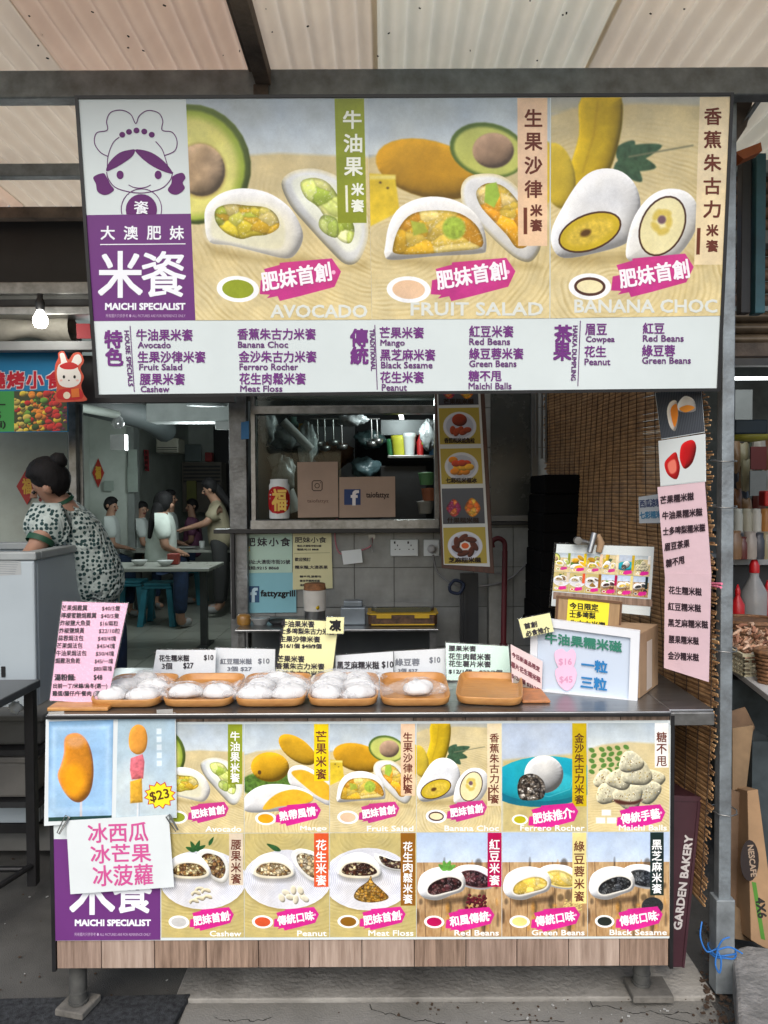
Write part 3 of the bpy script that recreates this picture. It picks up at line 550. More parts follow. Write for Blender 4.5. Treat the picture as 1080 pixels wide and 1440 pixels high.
mb = MB(); mb.grid(lambda u, v: Vector((-60 + 120 * u, -30 + 110 * v, GZ - .02)), 2, 2); struct(mb.build('ground', ASPH))
sx0 = P(268, 1400, 2.3).x
mb = MB(); mb.box((sx0 - .06, 2.335, GZ - .02), (1.02, 3.25, GZ)); struct(mb.build('pavement', CONC, bevel=.004))
mb = MB(); mb.box((sx0 - .02, 1.2, GZ - .02), (1.0, 2.331, GZ - .012)); struct(mb.build('pavement_apron', M('worn_concrete', (.26, .25, .225), rough=.92, scale=2.1, bump=.35, bscale=160, col2=(.12, .115, .1), spec=.2, detail=9)))
MAT_RUBBER = M('rubber_matting', (.07, .075, .08), rough=.95, var=.3, scale=60, bump=1.0, bscale=420, col2=(.018, .019, .021), spec=.25)
a = PZ(-260, 1412, GZ); b = PZ(268, 1399, GZ); c = PZ(250, 1428, GZ); d = PZ(222, 1500, GZ)
mb = MB(); mb.slab([(a.x, a.y, GZ + .004), (b.x, b.y, GZ + .004), (c.x, c.y, GZ + .004), (d.x, d.y, GZ + .004), (a.x, 1.6, GZ + .004)], (0, 0, -.02)); tag(mb.build('rubber_mat', MAT_RUBBER, bevel=.003), 'dark grey speckled rubber mat on the ground under the left counter foot', 'mat')
# raised kerb block by the pole
kp = [PZ(1029, 1334, .04), PZ(1050, 1328, .04), PZ(1120, 1336, .04), PZ(1200, 1500, .04), PZ(1040, 1500, .04), PZ(1035, 1392, .04)]
mb = MB(); mb.slab(kp, (0, 0, -.12)); struct(mb.build('kerb', M('kerb_concrete', (.24, .23, .215), rough=.9, var=.4, scale=9, bump=.8, bscale=60, col2=(.1, .1, .092), detail=8), bevel=.012))
# crumbs and dead leaves lying on the ground
r = random.Random(5); mb = MB()
for i in range(420):
    if i < 150: p = PZ(r.uniform(985, 1036), r.uniform(1300, 1440), GZ)
    elif i < 260: p = PZ(r.uniform(560, 1000), r.uniform(1385, 1440), GZ - .01)
    else: p = PZ(r.uniform(-20, 560), r.uniform(1180, 1440), GZ - .016)
    s = r.uniform(.0015, .006) * (1.9 if i < 150 else 1); mb.cbox((p.x, p.y, .001 + s * .3 + p.z), (s * r.uniform(.6, 2), s, s * .5), mi=0 if i % 3 or i < 150 else 1, rot=Matrix.Rotation(r.uniform(0, 3), 4, 'Z'))
tag(mb.build('litter', [M('dead_leaf', (.06, .035, .02), rough=.9), M('light_grit', (.4, .4, .38), rough=.9)]), kind='stuff')
# joint between the slabs
# ---------------------------------------------------------------- corrugated awning
ZR = 2.746
aw = thing('awning', 'cream corrugated sheet awning on grey steel beams over the stall', 'awning', (0, 2.3, 2.6))
def sheetm(n, c, c2): return M(n, c, rough=.75, var=.2, scale=1.6, col2=c2, bump=.1, bscale=12, transl=.42, spec=.25, detail=8)
RS = [sheetm('roof_sheet_pink', (.80, .62, .46), (.64, .47, .34)), sheetm('roof_sheet_cream', (.80, .70, .54), (.66, .55, .42)), sheetm('roof_sheet_grey', (.78, .74, .60), (.64, .60, .47))]
xs = [-2.9, -2.2, -1.56, -.96, -.37, -.02, .62, 1.24, 1.8, 2.4]; cols = [0, 0, 1, 0, 1, 2, 1, 2, 1]; PER = .069
for i in range(len(xs) - 1):
    x0, x1 = xs[i] - .008, xs[i + 1] + .008; n = int((x1 - x0) / PER * 14); zz = ZR + .0175 + (.004 if i % 2 else 0)
    mb = MB(); mb.grid(lambda u, v: Vector((x0 + (x1 - x0) * u, 1.86 + (3.45 - 1.86) * v, zz + .0165 * (1 - 2 * abs(math.sin((x0 + (x1 - x0) * u) / PER * math.pi)) ** 1.2) + .004 * math.sin(v * 9 + i))), n, 6)
    mb.build('roof_sheet', RS[cols[i]], aw)
for (Y, h, w, mt) in ((2.3, .082, .05, STEEL), (2.94, .05, .04, STEEL), (3.38, .05, .05, RUST), (1.87, .03, .02, STEEL)):
    mb = MB(); mb.box((-2.9, Y, ZR - h), (2.4, Y + w, ZR - .001)); mb.build('beam', mt, aw, bevel=.004)
for x in (-.372,):
    mb = MB(); mb.box((x, 1.9, ZR - .05), (x + .045, 2.3 + .0, ZR - .002)); mb.box((x - .02, 1.9, ZR - .012), (x - .001, 2.298, ZR - .003)); mb.box((x - .006, 2.288, ZR - .1), (x + .038, 2.299, ZR - .05)); mb.build('rafter', RUST, aw, bevel=.003)
mb = MB()
for i in range(60):
    p = (r.uniform(-1.3, 1.3), r.uniform(1.7, 2.28), ZR - .0005 + .004); mb.cbox(p, (r.uniform(.002, .008), r.uniform(.002, .005), .002), rot=Matrix.Rotation(r.uniform(0, 3), 4, 'Z'))
tag(mb.build('dirt_flecks', M('soot', (.02, .018, .015), rough=.9), aw), kind='stuff')
# ---------------------------------------------------------------- the pole at the right and its kin
pt = P(1024, 130, 2.37); pb = P(1015, 1335, 2.37)
pole = thing('steel_post', 'galvanised square steel post right of the counter, tied with blue cord at its foot', 'post', (pb.x, pb.y, pb.z))
T = Matrix.Identity(4); w = .019
mb = MB(); ax = (pt - pb).normalized(); e1 = Vector((1, 0, 0)) - ax * ax.x; e1.normalize(); e2 = ax.cross(e1)
def prism_between(mb, a, b, e1, e2, w1, w2, mi=0):
    vs = [p + e1 * sx * w1 + e2 * sy * w2 for p in (a, b) for sx, sy in ((-1, -1), (1, -1), (1, 1), (-1, 1))]
    mb.add(vs, [(0, 3, 2, 1), (4, 5, 6, 7), (0, 1, 5, 4), (1, 2, 6, 5), (2, 3, 7, 6), (3, 0, 4, 7)], mi)
prism_between(mb, pb, pt, e1, e2, w, w); mb.build('post_shaft', STEEL, pole, bevel=.003)
mb = MB(); q = pb + ax * -.02; prism_between(mb, Vector((pb.x, pb.y, GZ)), pb + ax * .17, e1, e2, w + .010, w + .008); mb.build('post_foot', M('galv_light', (.29, .32, .33), rough=.55, metal=.4, var=.3, scale=12), pole, bevel=.003)
mb = MB()
for py in (648, 712, 912, 1139): 
    p = P(1018, py, 2.37); mb.tube([p + Vector((math.cos(t) * .039, math.sin(t) * .039, .004 * math.sin(t))) for t in [k * math.pi / 4 for k in range(9)]], .0022, 5)
mb.build('wire_tie', ALU, pole)
BLUE = M('blue_cord', (.02, .16, .5), rough=.6)
mb = MB(); c0 = P(1008, 1333, 2.33)
loop = [P(987, 1296, 2.36), P(985, 1318, 2.34), P(994, 1338, 2.33), P(1008, 1334, 2.325)]; pc = P(1015, 1334, 2.37)
mb.tube([pc + Vector((math.cos(k * math.pi / 10) * .040, math.sin(k * math.pi / 10) * .040, .004 * math.sin(k * .9))) for k in range(21)], .0028, 6); mb.tube([pc + Vector((math.cos(k * math.pi / 10) * .041, math.sin(k * math.pi / 10) * .041, -.008 + .003 * math.cos(k * 1.3))) for k in range(21)], .0026, 6)
def smoothp(pts, n=6):
    pts = [Vector(p) for p in pts]; out = []
    for i in range(len(pts) - 1):
        p0, p1, p2, p3 = pts[max(i - 1, 0)], pts[i], pts[i + 1], pts[min(i + 2, len(pts) - 1)]
        for k in range(n): t = k / n; out.append(.5 * ((2 * p1) + (p2 - p0) * t + (2 * p0 - 5 * p1 + 4 * p2 - p3) * t * t + (3 * p1 - p0 - 3 * p2 + p3) * t ** 3))
    return out + [pts[-1]]
mb.tube(smoothp(loop), .0026, 6); mb.tube(smoothp([P(1008, 1336, 2.31), P(1014, 1350, 2.3), P(1012, 1368, 2.3), P(1006, 1356, 2.3), P(1009, 1337, 2.305)]), .0026, 6); mb.tube(smoothp([P(1009, 1336, 2.305), P(1026, 1332, 2.3), P(1044, 1341, 2.3)]), .0026, 6)
mb.tube(smoothp([P(1008, 1336, 2.305), P(1016, 1322, 2.3), P(1026, 1318, 2.3)]), .0026, 6)
tag(mb.build('blue_rope', BLUE), 'bright blue plastic cord knotted round the foot of the steel post', 'rope')
# bracket at the top right
br = thing('roof_bracket', 'rusty steel bracket and stay at the top of the right post', 'bracket', tuple(P(1045, 200, 2.42)))
mb = MB(); prism_between(mb, P(1034, 190, 2.45), P(1110, 78, 2.3), Vector((.7, 0, .7)), Vector((0, 1, 0)), .03, .02); mb.build('stay', STEEL, br, bevel=.003)
mb = MB(); mb.slab([P(1028, 132, 2.4), P(1062, 128, 2.4), P(1050, 178, 2.4), P(1032, 205, 2.4)], (0, .012, 0)); mb.build('gusset', RUST, br)
mb = MB(); mb.slab([P(1034, 214, 2.5), P(1070, 200, 2.5), P(1072, 212, 2.5), P(1046, 224, 2.5)], (0, .05, 0)); mb.build('orange_clamp', M('orange_paint', (.5, .13, .03), rough=.6, var=.4), br)
# ================================================================ SIGNBOARD
WHITEP = M('sign_white', (.66, .73, .72), rough=.32, var=.05, scale=3, spec=.4)
PURPLE = M('sign_purple', lin((108, 54, 120)), rough=.35, var=.06, scale=3, spec=.35)
PUR = (112, 52, 124); PUR2 = (104, 62, 116)
S1 = Plane(P(108, 137, 2.15), P(1029, 133, 2.15), P(137, 557, 2.27))
sg = thing('signboard', 'large shop signboard with rice cake photographs and purple lettering above the stall', 'signboard', tuple(P(570, 553, 2.29)))
Q = [(108, 137), (1029, 133), (1010, 548), (137, 557)]
mb = MB(); mb.slab([S1.pt(*p, 0) for p in Q], -S1.n * .035); mb.build('panel', WHITEP, sg)
def bar(mb, p0, p1, wpx, lift=.004, th=.045):
    p0 = Vector(p0).to_2d() if not isinstance(p0, tuple) else Vector(p0); p1 = Vector(p1); t = (p1 - p0).normalized(); n = Vector((-t.y, t.x)) * wpx / 2; p0 = p0 - t * wpx / 2; p1 = p1 + t * wpx / 2
    mb.slab([S1.pt(*(p0 + n), lift), S1.pt(*(p1 + n), lift), S1.pt(*(p1 - n), lift), S1.pt(*(p0 - n), lift)], -S1.n * th)
for i in range(4): mb = MB(); bar(mb, Q[i], Q[(i + 1) % 4], 4.5, lift=.004 + i * .0004); mb.build('frame_bar', BLACK, sg)
A_AVO, A_SAL, A_BAN = art_avocado(), art_salad(), art_banana()
PM = {'avo': print_mat('print_avocado', A_AVO, .3), 'sal': print_mat('print_salad', A_SAL, .3), 'ban': print_mat('print_banana', A_BAN, .3)}
bx = lambda y: 137 + 0
photo(S1, [(261.5, 139.5), (516.5, 138.5), (523, 449.5), (275, 450.5)], PM['avo'], sg)
photo(S1, [(516.8, 138.5), (773, 137.5), (772.6, 447.6), (523.3, 449.5)], PM['sal'], sg)
photo(S1, [(775, 137.5), (1026.5, 136), (1014, 444), (773.8, 447.6)], PM['ban'], sg)
mb = MB(); mb.slab([S1.pt(120.5, 302.5, .0007), S1.pt(269, 300.5, .0007), S1.pt(275, 450.4, .0007), S1.pt(130.5, 451.5, .0007)], S1.n * -.001); mb.build('purple_panel', PURPLE, sg)
ft = Flat(S1, .0014); W0 = (238, 240, 244)
def z1(x, y): return (x / 2, y / 2)
# emblem of the shop: outline of a girl in a cloud hat
PU = (98, 40, 104)
E_ = Flat(S1, .0009)
def arc(cx, cy, r, a0, a1, n=10): return [(cx + r * math.cos(R(a0 + (a1 - a0) * i / n)), cy + r * math.sin(R(a0 + (a1 - a0) * i / n))) for i in range(n + 1)]
cloud = [(304, 440), (282, 428), (266, 402), (272, 374), (302, 366), (300, 340), (312, 316), (342, 310), (368, 322), (382, 348), (392, 326), (416, 311), (446, 318), (458, 340), (456, 366), (484, 372), (498, 396), (492, 424), (462, 438)]
E_.line([z1(*p) for p in cloud], 1.3, PU, smooth=5)
E_.line([z1(*p) for p in [(302, 478), (304, 440), (318, 402), (336, 386)]], 1.2, PU, smooth=5); E_.line([z1(*p) for p in [(438, 398), (456, 420), (466, 448), (474, 474)]], 1.2, PU, smooth=5)
for x, y in ((344, 379), (363, 371), (384, 367), (406, 370), (427, 379)): E_.ell(x / 2, y / 2, 4.2, 4, PU)
E_.line([z1(*p) for p in [(300, 484), (306, 505), (330, 530), (392, 543), (450, 532), (478, 508), (486, 484)]], 1.3, PU, smooth=5)
E_.poly([z1(*p) for p in [(299, 481), (308, 456), (336, 430), (368, 421), (380, 422), (372, 440), (345, 460), (320, 474)]], PU, smooth=4); E_.poly([z1(*p) for p in [(380, 421), (418, 426), (450, 444), (476, 470), (485, 488), (462, 483), (430, 468), (400, 446)]], PU, smooth=4)
E_.ell(169, 246, 5, 6, PU); E_.ell(222.5, 246, 5, 6, PU); E_.line([z1(*p) for p in [(362, 520), (376, 527), (394, 529), (412, 526), (424, 520)]], 1.1, PU, smooth=4)
E_.poly([z1(*p) for p in [(263, 498), (290, 487), (300, 498), (312, 520), (321, 534), (306, 546), (290, 548), (274, 538), (270, 518)]], PU, smooth=4); E_.poly([z1(*p) for p in [(486, 496), (512, 486), (522, 500), (514, 514), (520, 530), (502, 546), (484, 546), (472, 534), (482, 516)]], PU, smooth=4)
E_.line([z1(*p) for p in arc(398, 588, 57, 165, 375, 18)], 1.2, PU); E_.poly([z1(*p) for p in [(356, 603)] + arc(398, 590, 44, 165, 375, 16) + [(440, 603)]], PU, lift=.0002)
E_.build(sg, 'emblem')
ft.text('餈', (189, 283, 209, 301), W0, .3, dl=.0006)
for ch, x in zip('大澳肥妹', (142, 174.5, 207, 239)): ft.text(ch, (x, 318, x + 19.5, 337), W0, .35)
ft.line([(141, 344), (261, 343)], 1.3, W0)
ft.text('米', (139, 354, 200, 418), W0, 1.0); ft.text('餈', (200, 354, 261, 417), W0, .75)
ft.text('MAICHI SPECIALIST', (148.5, 426.5, 260.5, 435.5), W0, .5); ft.text('所有圖片只供參考 ● ALL PICTURES ARE FOR REFERENCE ONLY', (149, 441.5, 261, 446.5), (196, 170, 202))
BR = (104, 50, 36)
def vchars(F_, s_, x, y0, y1, sz, col, bold, dx=0, pl=None):
    n = len(s_); st = (y1 - y0 - sz) / max(1, n - 1)
    for i, ch in enumerate(s_): xx = x + dx * i; F_.text(ch, (xx, y0 + st * i, xx + sz, y0 + st * i + sz), col, bold)
vchars(ft, '牛油果', 483, 156, 247, 25, (240, 243, 228), .6, .8); vchars(ft, '米餈', 494.5, 258, 298, 17, (240, 243, 228), .6)
vchars(ft, '生果沙律', 738, 154, 278, 24, BR, .55); vchars(ft, '米餈', 746, 288, 325, 16, BR, .6)
vchars(ft, '香蕉朱古力', 990.5, 152, 306, 23.5, BR, .55, -.3); vchars(ft, '米餈', 993.5, 316, 354, 16, BR, .6, -.3)
for (xa, ya, xb, yb) in ((367, 370, 466, 408), (613, 368, 712, 406), (870, 366, 969, 404)):
    cx, cy = (xa + xb) / 2, (ya + yb) / 2; ft.text('肥妹首創', (cx - 49, cy - 13, cx + 49, cy + 13), (246, 240, 244), .7, rot=-9, dl=.0003)
LT = (218, 222, 214)
ft.text('AVOCADO', (381, 429, 516, 446.5), LT, .55); ft.text('FRUIT SALAD', (578, 425.5, 763, 443.5), LT, .55, space=1.02); ft.text('BANANA CHOC', (808, 421.5, 1008, 439.5), LT, .55)
items = [('牛油果米餈', 192, 463, 271, 480, 'Avocado', 194, 480.5, 240, 489), ('生果沙律米餈', 194, 494, 289, 511, 'Fruit Salad', 196, 511.5, 256, 520), ('腰果米餈', 197, 525, 260, 542, 'Cashew', 198, 542.5, 238, 551),
 ('香蕉朱古力米餈', 334, 462, 444, 478.5, 'Banana Choc', 335, 480, 405, 488.5), ('金沙朱古力米餈', 336, 493.5, 445, 510.5, 'Ferrero Rocher', 337, 511, 419, 520), ('花生肉鬆米餈', 337, 524.5, 430, 541.5, 'Meat Floss', 338, 542, 397, 550.5),
 ('芒果米餈', 534, 460, 596, 476.5, 'Mango', 535, 477.5, 569, 488), ('黑芝麻米餈', 535, 491, 612, 508, 'Black Sesame', 536, 508.5, 608, 517.5), ('花生米餈', 535, 522.5, 596, 539.5, 'Peanut', 537, 540, 572, 549),
 ('紅豆米餈', 660, 458, 722, 475, 'Red Beans', 660, 475.5, 717, 484.5), ('綠豆蓉米餈', 660, 489.5, 736, 506, 'Green Beans', 660, 506.5, 726, 515.5), ('糖不甩', 659, 521, 705, 537, 'Maichi Balls', 659, 538, 719, 547),
 ('眉豆', 823, 455.5, 853, 472, 'Cowpea', 824, 472.5, 864, 483), ('花生', 822, 486.5, 852, 503, 'Peanut', 822, 504, 858, 513), ('紅豆', 904, 454, 934, 470, 'Red Beans', 904, 471, 961, 480), ('綠豆蓉', 903, 485, 949, 502, 'Green Beans', 903, 502, 971, 511)]
for z, x0, y0, x1, y1, e, a0, b0, a1, b1 in items:
    ft.text(z, (x0, y0, x1, y1 - 1), PUR, .32); ft.text(e, (a0, b0 + .3, a1, b1 + .3), PUR2, .28)
for s_, x, y in (('特', 147.5, 465), ('色', 149, 490), ('傳', 493, 463), ('統', 493.5, 488), ('茶', 780, 457.5), ('果', 778.5, 482.5)): ft.text(s_, (x, y, x + 24, y + 24), PUR, .9)
for s_, xa, ya, xb, yb in (('HOUSE SPECIALS', 178, 465, 184, 543), ('TRADITIONAL', 523, 463, 525, 521), ('HAKKA DUMPLING', 809, 458, 806, 535)):
    ft.text(s_, [(xa + 3.2, ya), (xb + 3.2, yb), (xb - 3.2, yb), (xa - 3.2, ya)], PUR2, .3)
for a_, b_ in (((183, 458), (189, 551)), ((527, 457), (530.5, 548)), ((816, 451), (812.5, 543))): ft.line([a_, b_], 1.2, PUR2)
ft.build(sg)
# ================================================================ COUNTER
YC = 2.235
ct = thing('stall_counter', 'wood fronted metal stall counter standing on two stubby steel feet', 'counter', tuple(Vector((P(510, 1362, YC).x, YC + .25, GZ))))
zt = P(500, 999.5, YC).z - .017; zb = P(500, 1360, YC).z; xl = P(77, 1180, YC).x; xr = P(941, 1180, YC).x
PW = M('plank_wood', (.34, .245, .19), rough=.65, var=.3, scale=3, stretch=(26, 26, 1.6), col2=(.155, .10, .07), bump=.25, bscale=12, detail=12)
PW2 = M('plank_wood_pale', (.42, .325, .26), rough=.65, var=.3, scale=3, stretch=(22, 22, 1.4), col2=(.22, .15, .11), bump=.25, bscale=12, detail=12)
PW3 = M('plank_wood_brown', (.34, .235, .17), rough=.65, var=.35, scale=3, stretch=(30, 30, 1.8), col2=(.12, .075, .05), bump=.25, bscale=12, detail=12)
bxs = [77, 140, 215, 288, 362, 434, 508, 582, 655, 727, 800, 872, 941]
for i in range(12):
    x0, x1 = P(bxs[i] + .5, 1180, YC).x, P(bxs[i + 1] - .5, 1180, YC).x; mb = MB(); mb.box((x0, YC, zb), (x1, YC + .014, zt)); mb.build('plank', [PW, PW3, PW2][(i * 5 + i // 3) % 3], ct, bevel=.0012)
mb = MB(); mb.box((xl - .012, YC - .006, zb - .006), (xl - .001, YC + .5, zt)); mb.box((xr + .001, YC - .006, zb - .006), (xr + .012, YC + .5, zt)); mb.box((xl, YC + .016, zb - .006), (xr, YC + .49, zb + .012)); mb.box((xl, YC + .47, zb + .013), (xr, YC + .498, zt - .01)); mb.box((xl, YC + .0155, zb + .013), (xr, YC + .02, zt - .002)); mb.build('carcass', BLACK, ct)
xt0 = P(64, 1003, 2.21).x; xt1 = P(1003, 1004, 2.24).x
mb = MB(); mb.box((xt0, 2.214, zt + .002), (P(947, 1000, 2.2).x, 2.8, zt + .017)); mb.box((P(947, 1000, 2.2).x + .001, 2.236, zt - .004), (xt1, 2.8, zt + .016)); mb.build('worktop', STAIN, ct, bevel=.003)
mb = MB(); mb.box((P(947, 1000, 2.2).x + .002, 2.23, zt - .03), (xt1, 2.2355, zt + .008)); mb.build('steel_lip', ALU, ct, bevel=.002)
mb = MB(); mb.box((xt0 + .001, 2.2085, zt + .003), (P(944, 1000, 2.2).x, 2.2135, zt + .012)); mb.build('edge_trim', BLACK, ct, bevel=.001)
ZT = zt + .017
for px, Y in ((110, 2.285), (902, 2.36)):
    x = P(px, 1390, Y).x; mb = MB(); mb.tube([(x, Y, GZ + .02), (x, Y, zb - .007)], .0255, 16); mb.tube([(x, Y, GZ + .03), (x, Y, GZ + .036)], .029, 16); mb.tube([(x, Y, GZ + .06), (x, Y, GZ + .064)], .0275, 16); l = mb.build('leg', M('leg_steel', (.13, .13, .12), rough=.6, metal=.4, var=.4, scale=12), ct)
    mb = MB(); 
    if px < 500: mb.box((x - .05, Y - .045, GZ + .005), (x + .045, Y + .05, GZ + .026), T=Matrix.Translation((x, Y, 0)) @ Matrix.Rotation(R(-14), 4, 'Z') @ Matrix.Translation((-x, -Y, 0)))
    else: mb.box((x - .045, Y - .06, GZ + .001), (x + .08, Y + .04, GZ + .024))
    mb.build('foot_block', M('foot_wood', (.16, .15, .13), rough=.85, var=.4, scale=12, bump=.3), l, bevel=.004)
for px in (140, 880):
    x = P(px, 1380, 2.65).x; mb = MB(); mb.tube([(x, 2.66, GZ), (x, 2.66, zb - .007)], .0255, 12); mb.build('leg', MATS['leg_steel'], ct)
# ---------------------------------------------------------------- menu banner
BP = VP(YC - .004)
bn = thing('menu_banner', 'printed menu banner of twelve rice cake photographs on the counter front', 'banner', tuple(P(510, 1322, YC - .004)))
mb = MB(); mb.slab([BP.pt(x, y) for x, y in ((75, 1016), (943.5, 1013), (943, 1319.5), (75, 1323))], (0, .0025, 0)); mb.build('backing', M('banner_white', (.68, .74, .73), rough=.35, var=.04, spec=.4), bn)
mb = MB(); mb.slab([BP.pt(x, y, .001) for x, y in ((75.5, 1180), (225.5, 1179.5), (225.7, 1321.5), (76, 1322.5))], (0, .0009, 0)); mb.build('purple_panel', PURPLE, bn)
arts = {'mango': art_mango(), 'ferrero': art_ferrero(), 'balls': art_balls(), 'cashew': art_plate('cashew'), 'peanut': art_plate('peanut'), 'floss': art_plate('floss'), 'red': art_board('red'), 'green': art_board('green'), 'black': art_board('black')}
for k, v in arts.items(): PM[k] = print_mat('print_' + k, v, .32)
arts.update(avo=A_AVO, sal=A_SAL, ban=A_BAN)
# key, name, strip text, text colour, strip height, ribbon (x,y,s), phrase, english, english x0
WHT = (246, 246, 242)
RIB = {'avo': (190, 500, 1), 'sal': (166, 496, 1), 'ban': (176, 490, 1), 'mango': (158, 460, .98), 'ferrero': (112, 380, .9), 'balls': (120, 384, .86), 'plate': (148, 430, .98), 'board': (122, 366, .88)}
cells = [[('avo', '牛油果米餈', WHT, 340, (423, 507), '肥妹首創', 'Avocado', 50), ('mango', '芒果米餈', BR, 290, (356, 430), '熱帶風情', 'Mango', 37), ('sal', '生果沙律米餈', BR, 403, (412, 495), '肥妹首創', 'Fruit Salad', 65), ('ban', '香蕉朱古力米餈', BR, 462, (415, 500), '肥妹首創', 'Banana Choc', 76), ('ferrero', '金沙朱古力米餈', (90, 50, 20), 340, (300, 361), '肥妹推介', 'Ferrero Rocher', 90), ('balls', '糖不甩', BR, 182, (280, 338), '傳統手藝', 'Maichi Balls', 67)],
         [('cashew', '腰果米餈', BR, 260, (356, 430), '肥妹首創', 'Cashew', 44), ('peanut', '花生米餈', WHT, 270, (356, 430), '傳統口味', 'Peanut', 41), ('floss', '花生肉鬆米餈', WHT, 366, (356, 430), '肥妹首創', 'Meat Floss', 63), ('red', '紅豆米餈', WHT, 228, (302, 362), '和風傳統', 'Red Beans', 62), ('green', '綠豆蓉米餈', BR, 300, (298, 358), '傳統口味', 'Green Beans', 74), ('black', '黑芝麻米餈', WHT, 266, (276, 336), '傳統口味', 'Black Sesame', 80)]]
CX = [227, 344, 464, 586, 706, 826.5, 942]; CY = [1018.5, 1172, 1319]
fb = Flat(BP, .0016)
for j in range(2):
    for i, (k, nm, tc_, hh, (s0, s1), ph, en, ew) in enumerate(cells[j]):
        x0, x1 = CX[i], CX[i + 1] - .8; y0, y1 = CY[j] - .003 * (x0 - 227), CY[j + 1] - .8 - .003 * (x0 - 227); A = arts[k]
        u0 = .0 if k not in ('avo',) else .07
        photo(BP, [(x0, y0), (x1, y0 - .3), (x1, y1 - .3), (x0, y1)], PM[k], bn, lift=.0012 if not (i % 2) else .0013, uv=(u0, 0, 1, 1))
        mx = lambda x: x0 + ((x / A.w) - u0) / (1 - u0) * (x1 - x0)
        my = lambda y: y0 + y / A.h * (y1 - y0)
        sa, sb = mx(s0), mx(s1); n = len(nm); hpx = my(hh) - y0; top = y0 + (hpx * .12 if n > 3 else hpx * .2); bot = y0 + hpx * .97; sz = min((sb - sa) * .72, (bot - top) / n * .9); vchars(fb, nm, (sa + sb) / 2 - sz / 2, top, bot, sz, tc_, .24)
        rx, ry, rs = RIB[k if k in RIB else ('plate' if k in ('cashew', 'peanut', 'floss') else 'board')]
        cx, cy = mx(rx + 116 * rs), my(ry - 3 * rs); wv = mx(rx + 190 * rs) - mx(rx); hv = my(48 * rs) - my(0)
        fb.text(ph, (cx - wv / 2, cy - hv / 2, cx + wv / 2, cy + hv / 2), WHT, .4, rot=-9, dl=.0003)
        fb.text(en, (x1 - 4 - ew, y1 - 9.5, x1 - 4, y1 - 2), (240, 240, 234), .25)
fb.text('米', (99, 1214, 161, 1285), W0, 1.1); fb.text('餈', (160, 1214, 213, 1283), W0, .9)
fb.text('MAICHI SPECIALIST', (106, 1293, 212, 1301.5), W0, .5); fb.text('所有圖片只供參考 ● ALL PICTURES ARE FOR REFERENCE ONLY', (105, 1311, 212, 1316), (196, 170, 202))
fb.build(bn)
# ---------------------------------------------------------------- sheets hung on the front
PP = VP(YC - .014)
ps = thing('fruit_ice_poster', 'laminated poster of mango ice pop and fruit skewer at the counter\'s upper left corner', 'poster', tuple(P(155, 1160, YC - .014)))
sheet('sheet', PP, [(64.5, 1007), (247, 1002.5), (248.5, 1150), (165, 1155), (62, 1161.5)], PAPERW, ps, .002)
photo(PP, [(69, 1014.5), (159.5, 1012), (157, 1152), (68, 1155)], print_mat('print_pop', art_popsicle(), .25), ps, .0008)
photo(PP, [(166, 1006), (246, 1003.5), (247.5, 1149), (163, 1153)], print_mat('print_skewer', art_skewer(), .25), ps, .0008)
f = Flat(PP, .0014)
st = [(225 + (19 if k % 2 == 0 else 14.5) * math.cos(k * math.pi / 12 - .2) * 1.1, 1118 + (18 if k % 2 == 0 else 13.5) * math.sin(k * math.pi / 12 - .2)) for k in range(24)]
f.poly([(225 + (x - 225) * 1.1, 1118 + (y - 1118) * 1.1) for x, y in st], (200, 40, 30)); f.poly(st, (246, 226, 44), lift=.0003); f.text('$23', (211, 1111, 238, 1126), (90, 60, 30), .3, rot=-12, dl=.0008); f.build(ps)
PP2 = VP(YC - .022)
ws = thing('ice_flavour_sign', 'white paper sign with pink handwriting clipped below the fruit ice poster', 'sign', tuple(P(170, 1256, YC - .022)))
sheet('sheet', PP2, [(93, 1154), (237, 1145.5), (245, 1247.5), (99, 1257.5)], PAPERW, ws, .001)
f = Flat(PP2, .0008); PK = (204, 84, 146)
f.text('冰西瓜', (124, 1157, 208, 1184), PK, .4, rot=-2); f.text('冰芒果', (128, 1187, 212, 1213), PK, .4, rot=-2); f.text('冰菠蘿', (131, 1216, 215, 1245), PK, .4, rot=-2); f.build(ws)
for k, (a_, b_) in enumerate((((95, 1148), (82, 1172)), ((236, 1147), (249, 1168)))):
    mb = MB(); A_, B_ = P(*a_, YC - .026), P(*b_, YC - .03); sd_ = (B_ - A_).cross(Vector((0, 1, 0))).normalized() * .007
    mb.tube([A_ + sd_, A_ - sd_, B_ - sd_ * .6, B_ + sd_ * .6, A_ + sd_], .0016, 6); mb.tube([A_ + sd_ * .5, B_ + sd_ * .2], .0014, 6)
    tag(mb.build('wire_clip', ALU), 'silver wire clip at the %s corner of the pink lettered ice sign' % ('upper left' if k == 0 else 'upper right'), 'clip', 'wire clips holding the ice sign')
# ---------------------------------------------------------------- trays
def tray_mesh(w=.2, d=.27):
    mb = MB(); n = 40
    def ring(sx, sy, z):
        out = []
        for i in range(n):
            t = 2 * math.pi * i / n; c_, s_ = math.cos(t), math.sin(t); e = .32
            out.append(Vector((math.copysign(abs(c_) ** e, c_) * sx / 2, math.copysign(abs(s_) ** e, s_) * sy / 2, z)))
        return out
    prof = [(w * .86, d * .88, 0), (w * .96, d * .96, .006), (w, d, .025), (w * .985, d * .985, .0285), (w * .955, d * .96, .027), (w * .9, d * .92, .011), (w * .84, d * .87, .0075)]
    vs = []; [vs.extend(ring(*p)) for p in prof]; k = len(prof)
    fs = [(i * n + j, i * n + (j + 1) % n, (i + 1) * n + (j + 1) % n, (i + 1) * n + j) for i in range(k - 1) for j in range(n)]
    fs += [tuple(range(n - 1, -1, -1)), tuple(range((k - 1) * n, k * n))]; mb.add(vs, fs, 0, True); return mb
